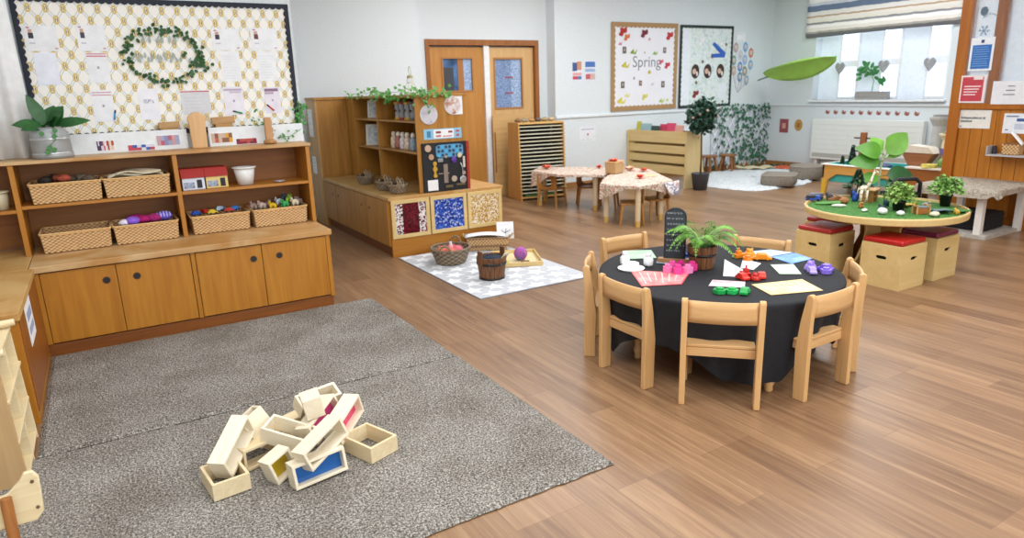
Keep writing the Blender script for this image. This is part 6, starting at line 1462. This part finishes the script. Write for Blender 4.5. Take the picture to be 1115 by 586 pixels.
# window dressing
def blind():
    m, nt, b = newmat('striped_fabric'); L = nt.links.new; b.inputs['Roughness'].default_value = .9
    tc = N(nt, 'ShaderNodeTexCoord'); sp = N(nt, 'ShaderNodeSeparateXYZ'); L(tc.outputs['Object'], sp.inputs[0])
    nz = N(nt, 'ShaderNodeTexNoise', i_Scale=9.0, i_Detail=3.0); L(tc.outputs['Object'], nz.inputs['Vector'])
    a = N(nt, 'ShaderNodeMath', operation='MULTIPLY_ADD'); a.inputs[1].default_value = .03; L(nz.outputs['Fac'], a.inputs[0]); L(sp.outputs['Z'], a.inputs[2])
    mr = N(nt, 'ShaderNodeMath', operation='DIVIDE'); mr.inputs[1].default_value = .80; L(a.outputs[0], mr.inputs[0])
    r = ramp(nt, [(0, '6c6c70'), (.09, 'a8a49c'), (.13, 'e0dcd4'), (.20, 'f0eeea'), (.27, '8d9098'), (.31, 'e8e4dc'), (.42, 'b89c7c'), (.45, 'e6e4e0'), (.54, '6a7c98'), (.66, 'cdd4de'), (.72, 'f0f0f0'), (.82, '8a8078'), (.86, '6a7c98'), (.95, 'e8e4e0')], 'CONSTANT'); L(mr.outputs[0], r.inputs['Fac']); L(r.outputs['Color'], b.inputs['Base Color'])
    b.inputs['Emission Strength'].default_value = .15; L(r.outputs['Color'], b.inputs['Emission Color'])  # stripes emit a little of their own colour, as if lit from behind
    t = T('roman_blind', 'striped cream, brown and blue fabric blind at the top of the window', 'blind', (11.06, 6.80, 2.29))
    f = M(m); w = 1.29
    f.grid(lambda u, v: (-.035 * abs(sin(v * PI * 4)) * (1 - .6 * v) - .01, -w + 2 * w * u, .80 * v + .01 * sin(u * 5) * (1 - v)), 30, 40); f.build('striped_fabric', t, smooth=True, solid=.006)
    M(plain('d8d8d8', .5)).box(-.05, .03, -w, w, .80, .84).build('headrail', t)
blind()
def heart(y, lab):
    t = T('hanging_heart', lab, 'ornament', (11.18, y, 1.75), 0, 'grey wicker hearts hanging in the window')
    P = []
    for k in range(28):
        a = 2 * PI * k / 28; P.append((.0075 * 16 * sin(a) ** 3 * .75, .0075 * (13 * cos(a) - 5 * cos(2 * a) - 2 * cos(3 * a) - cos(4 * a)) - 0))
    M(speckle('heart_wicker', ['8c8c90', 'b4b4b8', 'a0a0a4'], 90, .9, .5)).prism(P, -.012, .012, 'yz').build('heart_body', t, bevel=.004)
    M(plain('c8c8c8', .8)).tube([(0, 0, .04), (0, 0, 1.2)], .002, 4).build('hanging_string', t)
heart(7.47, 'grey wicker heart hanging in the first light of the window nearest the leaf canopy'); heart(6.70, 'grey wicker heart hanging in the middle light behind the sill plant'); heart(5.97, 'grey wicker heart hanging in the light nearest the pine partition')
def sill():
    t = T('planter_box', 'grey wooden trough with a small green plant on the window sill', 'planter', (11.13, 6.81, 1.222))
    M(wood('a8a6a4', '8c8a88', 'y', 1, .7, 'grey_wood')).box(-.06, .06, -.27, .27, 0, .13).build('trough', t, bevel=.004)
    M(wood('b8b6b4', '9c9a98', 'y', 1, .7, 'grey_wood_light')).box(-.066, -.06, -.27, .27, .058, .068).build('board_joint', t)
    f = M(plain('3f8a4c', .5, noise=.3)); gg = random.Random(5); f.tube([(0, .02, .10), (0, .0, .3), (0, .10, .5)], .006, 5).tube([(0, -.15, .1), (0, -.16, .28)], .005, 5)
    for k in range(26): f.leaf((gg.uniform(-.03, .03), gg.uniform(-.02, .22), .36 + gg.uniform(0, .22)), (gg.uniform(-.3, .3), gg.uniform(-1, 1), gg.uniform(-.6, 1)), (1, 0, .3), .11, .06, .3, 4)
    for k in range(8): f.leaf((0, -.16 + gg.uniform(-.04, .04), .2 + gg.uniform(0, .1)), (0, gg.uniform(-1, 1), 1), (1, 0, .3), .09, .05, .3, 4)
    f.build('foliage', t)
sill()
def radiator():
    t = T('radiator', 'long low cream radiator below the window', 'radiator', (11.02, 6.80, 0))
    m = M(plain('e6ebe8', .45, noise=.01)); m.box(-.06, .04, -.97, .97, .20, .90); m.build('panel', t, bevel=.01)
    g_ = M(plain('e2e2da', .5))
    for k in range(6): g_.box(-.064, -.06, -.95, .95, .38 + k * .085, .384 + k * .085)
    g_.build('ridge_lines', t); M(plain('b4b4ac', .6)).box(-.064, -.06, -.93, .93, .24, .31).build('lower_grille', t)
    M(plain('d8d8d0', .5)).box(-.03, .05, -.9, -.84, 0, .2).box(-.03, .05, .84, .9, 0, .2).build('foot', t)
radiator()

# ------------------------------------------------------------------ water tray with turquoise tubs
def water():
    W = wood('d8a458', 'c08c40', 'y', .8, .45, 'tray_wood'); W2 = wood('a86a34', '8c5424', 'y', .8, .45, 'tray_wood_dark')
    t = T('water_tray_table', 'wooden water tray stand with turquoise tubs below the radiator', 'water tray', (8.75, 5.98, 0), 0)
    def frame_side(y0, y1, x, mt, nm):
        O = [(y0, .40), (y0, .0), (y0 - .07, .0), (y0 - .10, .20), (y0 - .22, .28), (y1 + .22, .28), (y1 + .10, .20), (y1 + .07, 0), (y1, 0), (y1, .40)]
        M(mt).prism(O, x, x + .03, 'yz').build(nm, t, bevel=.003)
    frame_side(0, -1.15, 0, W, 'arched_side'); frame_side(0, -1.15, .62, W, 'arched_side')
    M(W).box(0, .65, -.03, 0, .22, .40).box(0, .65, -1.15, -1.12, .22, .40).build('end_rail', t, bevel=.003)
    M(plain('efe9dc', .5)).ring(rect(.69, 1.19, 2, .325, -.575), rect(.56, 1.06, 2, .325, -.575), .40, .415).build('rim', t, bevel=.003)
    TQ = plain('3fb0ac', .35)
    M(TQ).ring(rect(.57, 1.07, 2, .325, -.575), rect(.53, 1.03, 2, .325, -.575), .17, .42).box(.06, .59, -1.10, -.05, .165, .175).build('turquoise_tub', t)
    for yq in (-.062, -1.14): M(plain('d8b030', .5)).box(-.006, 0, yq, yq + .054, 0, .20).build('yellow_leg_face', t)
    u = T('low_activity_table', 'darker wooden low table end to end with the water tray, toys on it', 'table', (8.75, 4.80, 0))
    O = [(0, .44), (0, 0), (-.10, 0), (-.14, .2), (-.28, .3), (-.62, .3), (-.76, .2), (-.8, 0), (-.9, 0), (-.9, .44)]
    for x in (0, .62): M(W2).prism(O, x, x + .03, 'yz').build('arched_side', u, bevel=.003)
    M(plain('e4ddd0', .5)).box(-.02, .67, -.92, .02, .44, .462).build('tabletop', u, bevel=.004)
water()
ZW = .42
def stump():
    t = T('wooden_totem', 'upright brown log post with twig pegs in the turquoise water tray', 'toy', (9.15, 5.66, .176))
    M(wood('a8683c', '7c4824', 'z', 2, .8, 'log_bark')).cyl((0, 0, 0), (0, 0, .66), .052, .045, 16).build('log', t, bevel=.004)
    for z in (.40, .58): M(plain('3c2c20', .8)).cyl((0, -.14, z), (0, .14, z), .010, n=8).build('peg', t)
stump()
conifer('dark green fir bush in the turquoise water tray beside the log post', (9.15, 5.80, .176), .38, .16, 8, '1f5048')
conifer('smaller grey green sprig bush at the tub end furthest from the log post', (9.05, 5.88, .176), .24, .10, 9, '4a6c4c')
tag(M(plain('4c5878', .7, noise=.3)).ball((0, 0, 0), (.12, .15, .05), 16, 9, None, .1, 2).build('slate_pile', None, (9.1, 5.35, .40), smooth=True), 'dark blue grey stone heap in the turquoise water tray', 'stone')
def castle(x, y, z, c, lab, r, h):
    t = T('toy_tower', lab, 'toy building', (x, y, z))
    M(plain(c, .6, noise=.08)).lathe([(r, 0), (r * .8, h * .5), (r * .72, h * .8), (r * 1.1, h * .95), (r * 1.1, h), (0, h)], n=18).build('tower_body', t)
    M(plain('8a8a88', .6)).ring(superell(r * 1.6, r * 1.6, 4, 1), superell(r * 1.2, r * 1.2, 4, 1), h, h + .02).build('battlement', t)
castle(9.25, 4.72, .463, 'b8bab8', 'tall pale grey toy tower on the low activity table', .11, .60); castle(9.12, 4.50, .463, 'dccfa8', 'cream toy tower in front of the grey one', .12, .40); castle(9.20, 4.10, .463, 'e0d6b8', 'cream toy tower beside the pine post', .10, .32)
t = T('toy_ark', 'wooden ark shaped toy with pale roof on the low activity table', 'toy', (8.95, 4.76, .463), 1.57)
M(wood('a06a48', '80502f', 'x', 2)).prism([(-.10, 0), (.10, 0), (.20, .16), (-.20, .16)], -.08, .08, 'xz').build('hull', t, bevel=.004)
M(plain('ddd4c4', .6)).prism([(-.22, .162), (.22, .162), (.10, .26), (-.14, .24)], -.09, .09, 'xz').build('cabin_roof', t, bevel=.004)
def dragon():
    m = M(plain('7a70a8', .6, noise=.2, scale=20)); m.ball((0, 0, .09), (.07, .09, .075), 14, 10, None, .08, 2); m.ball((0, -.06, .20), (.045, .06, .05), 12, 8); m.tube([(0, -.02, .22), (0, .04, .33)], [.018, .003], 6); m.leaf((0, .06, .14), (0, 1, 1), (1, 0, 0), .14, .08, 0, 4)
    m.use(plain('6c9c50', .6)).ball((-.04, .08, .06), (.045, .05, .055), 10, 7)
    tag(m.build('toy_dragon', None, (8.90, 4.36, .463), smooth=True), 'purple and green toy creature on the low activity table', 'toy animal')
dragon()
tag(M(plain('cfc060', .7, noise=.4, scale=20)).lathe([(0, 0), (.10, 0), (.09, .04), (.0, .05)], n=18).build('yellow_dish_toy', None, (8.82, 4.56, .463)), 'low yellow green toy mound in front of the ark', 'toy')

# ------------------------------------------------------------------ white legged table by the partition
def white_table():
    t = T('white_leg_table', 'low table with square white legs and mottled cloth by the pine partition', 'table', (7.24, 3.10, 0))
    WL = plain('e6e2dc', .55, noise=.05)
    for x, y in ((.06, .14), (.68, .06), (.10, .62), (.68, .62)):
        M(WL).box(x - .032, x + .032, y - .032, y + .032, 0, .462).build('leg', t, bevel=.004)
    M(WL).box(.02, .72, .05, .68, .463, .486).build('tabletop', t, bevel=.003)
    M(plain('b8b4ac', .7, noise=.2)).box(.0, .72, .04, .68, .0, .035).build('lower_shelf', t)
    CL = speckle('mottled_cloth', ['6c6054', '94887a', 'b8ae9e', '85786a', 'ccc6ba'], 14, .9, .3, 'NOISE')
    m = M(CL); P = superell(.84, .78, 24, .12, .37, .36); n = len(P); vs = []
    for j, (k, dz) in enumerate(((.0, 0), (.97, 0), (1.0, -.006), (1.02, -.03), (1.04, -.075))):
        for i, (x, y) in enumerate(P):
            w = 1 + .012 * sin(i * .9) * max(0, j - 2); vs.append((.37 + (x - .37) * k * w, .36 + (y - .36) * k * w, .491 + dz * (1 + .25 * sin(i * .4))))
    fs = [(j * n + i, j * n + (i + 1) % n, (j + 1) * n + (i + 1) % n, (j + 1) * n + i) for j in range(4) for i in range(n)]
    tag(m.add(vs, fs).build('mottled_tablecloth', None, (7.24, 3.10, 0), smooth=True), 'grey beige mottled cloth on the white legged table', 'tablecloth')
    tag(M(plain('141416', .9, noise=.2)).bx((0, 0, .09), (.40, .42, .17)).build('black_box', None, (7.62, 3.45, .036), bevel=.02), 'black box stored beneath the white legged table', 'box')
white_table()
def notice_x(nm, lab, y0, y1, z0, z1, c, extra=(), title=None, x=7.984, cat='notice', tx=None):
    t = T(nm, lab, cat, (x, 0, 0)); M(plain(c, .6)).box(-.003, 0, y0, y1, z0, z1).build('sheet', t)
    if extra:
        m = M()
        for k, (a, b, cc, d, col) in enumerate(extra): m.use(plain(col, .6)).box(-.0045 - k * .0003, -.003, y1 - (y1 - y0) * b, y1 - (y1 - y0) * a, z0 + (z1 - z0) * cc, z0 + (z1 - z0) * d)
        m.build('print', t)
    for s_, sz, fy, fz, col in (tx or []): text(s_, sz, (-.0055, y1 - (y1 - y0) * fy, z0 + (z1 - z0) * fz), FL, plain(col, .7), t, align='LEFT', ext=.0004, bold=.0006)
    return t
bars = lambda a, b, z0, z1, n, c: [(a, b - .06 * (k % 2), z0 + (z1 - z0) * k / n, z0 + (z1 - z0) * k / n + .018, c) for k in range(n)]
notice_x('blue_poster', 'white edged blue poster on the partition glass', 3.64, 3.865, 1.60, 1.93, 'e8eef6', [(.1, .9, .06, .78, '2a6cb8')] + [(.16, .84 - .04 * (k % 3), .14 + .07 * k, .155 + .07 * k, '8cb4e0') for k in range(9)] + [(.44, .56, .84, .93, '24407c')], cat='poster')
notice_x('red_poster', 'white edged red poster above the pine boards', 3.665, 3.91, 1.275, 1.555, 'eadfe2', [(.06, .90, .06, .94, 'c0404e'), (.5, .86, .84, .98, 'e6d8d8')] + [(.16, .82 - .06 * k, .58 - .1 * k, .62 - .1 * k, 'f0dadc') for k in range(4)], cat='poster', x=7.978)
notice_x('white_notice', 'wide white notice with three dark text lines on the partition glass', 3.25, 3.60, 1.26, 1.49, 'e2e4ea', [(.40, .58, .76, .80, '70747e'), (.36, .60, .58, .62, '70747e'), (.30, .60, .40, .44, '70747e')], x=7.982)
notice_x('station_notice', 'white notice headed in dark letters on the pine boards below the red poster', 3.585, 3.90, 1.01, 1.20, 'e4e2dc', [(.06, .12, .08, .13, '44505c')], tx=[('Independence at', .036, .08, .58, '2c4a58'), ('stations', .036, .08, .40, '2c4a58')], x=8.008)
notice_x('picture_notice', 'white notice with blue picture beside the wall shelf', 3.20, 3.465, .97, 1.17, 'e4e8ee', [(.08, .5, .82, .88, '4a6890'), (.45, .8, .6, .75, '3c5c98'), (.4, .9, .2, .5, 'c0c8d8'), (.1, .2, .15, .2, '3c5c98')], x=8.008)
t = T('snowflake_decal', 'grey snowflake sticker on the partition glass above the blue poster', 'sticker', (8.026, 3.78, 2.0)); m = M(plain('6c8ca8', .6))
for k in range(6): a = k * PI / 3; m.tube([(0, 0, 0), (0, .055 * cos(a), .055 * sin(a))], .004, 4).tube([(0, .03 * cos(a), .03 * sin(a)), (0, .045 * cos(a + .4), .045 * sin(a + .4))], .003, 4)
m.build('snowflake', t)
t = T('owl_decal', 'dark grey round sticker at the top of the partition glass', 'sticker', (8.026, 3.80, 2.19)); M(plain('5c7484', .6)).prism([(.035 * cos(k * PI / 8), .045 * sin(k * PI / 8)) for k in range(16)], -.003, 0, 'yz').build('disc', t); M(plain('a8b8c0', .6)).tube([(-.003, -.12, -.05), (-.003, -.06, -.02), (-.003, .0, -.06)], .006, 4).build('swirl', t)
t = T('wall_shelf', 'small grey wall shelf on the pine partition boards', 'shelf', (8.01, 3.39, .745)); M(plain('b4b2b4', .5)).box(-.16, 0, -.42, .13, 0, .018).box(-.16, 0, .118, .13, .018, .10).build('board', t, bevel=.003)
t = T('shelf_basket', 'brown oblong woven basket with white paper on the grey wall shelf', 'basket', (7.93, 3.31, .764), PI / 2); wicker_rect(.15, .11, .11, .004, 6).build('woven_wall', t, smooth=True, solid=.004); M(plain('8a5c30', .7)).tube(rim_path(.155, .115, .11), .006, 6, True).build('rim', t, smooth=True); M(plain('8a5c30', .8)).box(-.07, .07, -.05, .05, 0, .005).build('base', t)
tag(M(PAPER).grid(lambda u, v: (-.05 + .1 * u + .02 * v, -.06 + .12 * v, .12 * v + .02 * sin(u * 4)), 8, 8).build('crumpled_tissue', None, (7.92, 3.27, .86), smooth=True, solid=.002), 'white tissue sticking out of the shelf basket', 'tissue')
tag(M(plain('2c2c34', .5)).lathe([(0, 0), (.02, 0), (.02, .08), (0, .085)], n=14).build('black_tube', None, (7.93, 3.475, .764)), 'small black tube at the end of the grey wall shelf', 'tube')

# ------------------------------------------------------------------ pale shelf unit and toy bed at the left
def pale_shelf():
    t = T('pale_shelf_unit', 'pale wooden shelf unit with open pigeonholes cut off by the frame', 'shelf unit', (-.462, 3.22, 0))
    for y in (0, .255, .51): M(PINE if y else wood('c9a878', 'b89468', 'z', .8, .5, 'shelf_side')).prism([(-.55, 0), (0, 0), (-.015, .56), (-.55, .56)], y, y + .016, 'xz').build('upright', t, bevel=.002)
    for z in (.02, .20, .38, .552): M(PINEY).box(-.55, -.002 if z < .5 else -.012, .001, .525, z, z + .014).build('shelf', t, bevel=.002)
    M(PINEY).box(-.55, -.54, 0, .526, 0, .55).build('back_panel', t)
    for y in (.03, .49):
        M(PINE).cyl((-.56, y, .572), (.012, y, .592), .016, n=12).build('rail', t, bevel=.003)
pale_shelf()
def toy_bed():
    t = T('toy_rocking_bed', 'pale wooden doll bed with curved end board and dowel at the bottom left', 'toy furniture', (-.42, 2.66, 0))
    P = [(-.35, .14), (.035, .14), (.06, .17), (.065, .30), (.05, .325), (.025, .325), (.01, .30), (-.03, .262), (-.10, .245), (-.35, .25)]
    M(PINE).prism(P, 0, .022, 'xz').build('end_board', t, bevel=.004)
    M(wood('a86c34', '8a5424', 'z', 2, .5, 'dowel_wood')).cyl((-.035, -.04, .045), (-.035, -.01, .26), .018, n=14).build('dowel', t, bevel=.003)
    M(PINEY).box(-.40, .04, -.45, -.005, .03, .05).build('base_board', t, bevel=.004)
    M(PINE).box(-.40, -.09, -.30, -.06, .052, .085).build('slat', t, bevel=.003)
    M(plain('6a5238', .6)).cyl((.045, -.004, .19), (.045, 0, .19), .006, n=10).cyl((.045, -.004, .29), (.045, 0, .29), .006, n=10).build('screw_cap', t)
    for x in (-.35, .01): M(PINE).box(x, x + .03, -.44, .02, 0, .03).build('runner', t, bevel=.004)
toy_bed()

# ------------------------------------------------------------------ hollow wooden blocks on the rug
BW = wood('f0e6d0', 'e6d8ba', 'x', 2.5, .5, 'block_birch'); BW2 = wood('e8d6b0', 'd8c298', 'x', 2.5, .5, 'block_birch_warm')
def block(lab, c, L, W, D, rot, acr=None, mt=None, th=.012):
    t = T('hollow_block', lab, 'wooden block', c, 0, 'hollow wooden blocks piled on the rug', rot)
    m = M(mt or BW); m.ring(rect(L, W, 2), rect(L - 2 * th, W - 2 * th, 2), -D / 2, D / 2); m.build('block_frame', t, bevel=.0015)
    if acr: M(plain(acr, .1, alpha=.75)).box(-L / 2 + th, L / 2 - th, -W / 2 + th, W / 2 - th, -.002, .002).build('coloured_window', t)
ZR2 = .02
def axes(long, opn):
    z = Vector(opn).normalized(); x = Vector(long); x = (x - z * x.dot(z)).normalized(); y = z.cross(x)
    return Matrix((x, y, z)).transposed().to_euler()
BLK = [
 ('empty open block lying flat at the lower left of the pile', (.235, 2.725, .058), .185, .145, .072, (-.12, 1, 0), (0, 0, 1), None, BW2),
 ('long pale block leaning on the lower left one, smooth side up', (.285, 2.80, .150), .24, .105, .075, (.42, .78, .42), (.76, -.62, 0), None, BW),
 ('yellow windowed square block standing near the middle front', (.435, 2.665, .080), .11, .11, .075, (.95, .3, .28), (.38, -.9, .12), 'c8a818', BW),
 ('low block hidden behind the yellow windowed one', (.40, 2.84, .072), .19, .10, .072, (.95, .3, 0), (.3, -.95, 0), None, BW2),
 ('blue windowed long block on its side at the bottom of the pile', (.57, 2.575, .073), .225, .102, .078, (.97, .16, .03), (.12, -.97, .16), '1c68b8', BW),
 ('long hollow block with pale inside resting on the blue windowed one', (.60, 2.60, .160), .225, .095, .078, (.80, .42, .30), (.42, -.88, .12), None, BW),
 ('large open block lying flat at the right edge of the pile', (.825, 2.665, .058), .205, .15, .074, (-.35, .94, 0), (0, 0, 1), None, BW2),
 ('open grey white block tilted in the centre of the pile', (.52, 2.79, .135), .22, .11, .075, (.62, -.50, -.42), (.10, -.25, .95), None, BW),
 ('pink windowed block leaning left, near the top of the pile', (.665, 2.85, .140), .23, .10, .078, (.62, .72, .24), (.60, -.76, .22), 'f0509c', BW),
 ('pink windowed block leaning right, above the large open one', (.755, 2.79, .140), .23, .10, .078, (.55, .76, .25), (.68, -.72, .05), 'ee5480', BW),
 ('small box shaped block on the very top of the pile', (.635, 2.83, .232), .10, .095, .08, (.1, .98, .05), (.95, -.1, .15), None, BW),
 ('block lying behind the topmost box shaped one', (.69, 2.96, .185), .20, .08, .075, (.95, .2, .05), (.1, -.5, .86), None, BW),
 ('square open block raised at the upper left of the pile', (.41, 2.93, .145), .11, .085, .15, (.9, .3, .2), (-.45, .15, .88), None, BW),
 ('flat block bridging the upper left and centre', (.53, 3.0, .065), .22, .09, .075, (.9, .42, 0), (.40, -.9, 0), None, BW2),
]
for b in BLK: block(b[0], b[1], b[2], b[3], b[4], axes(b[5], b[6]), b[7], b[8])
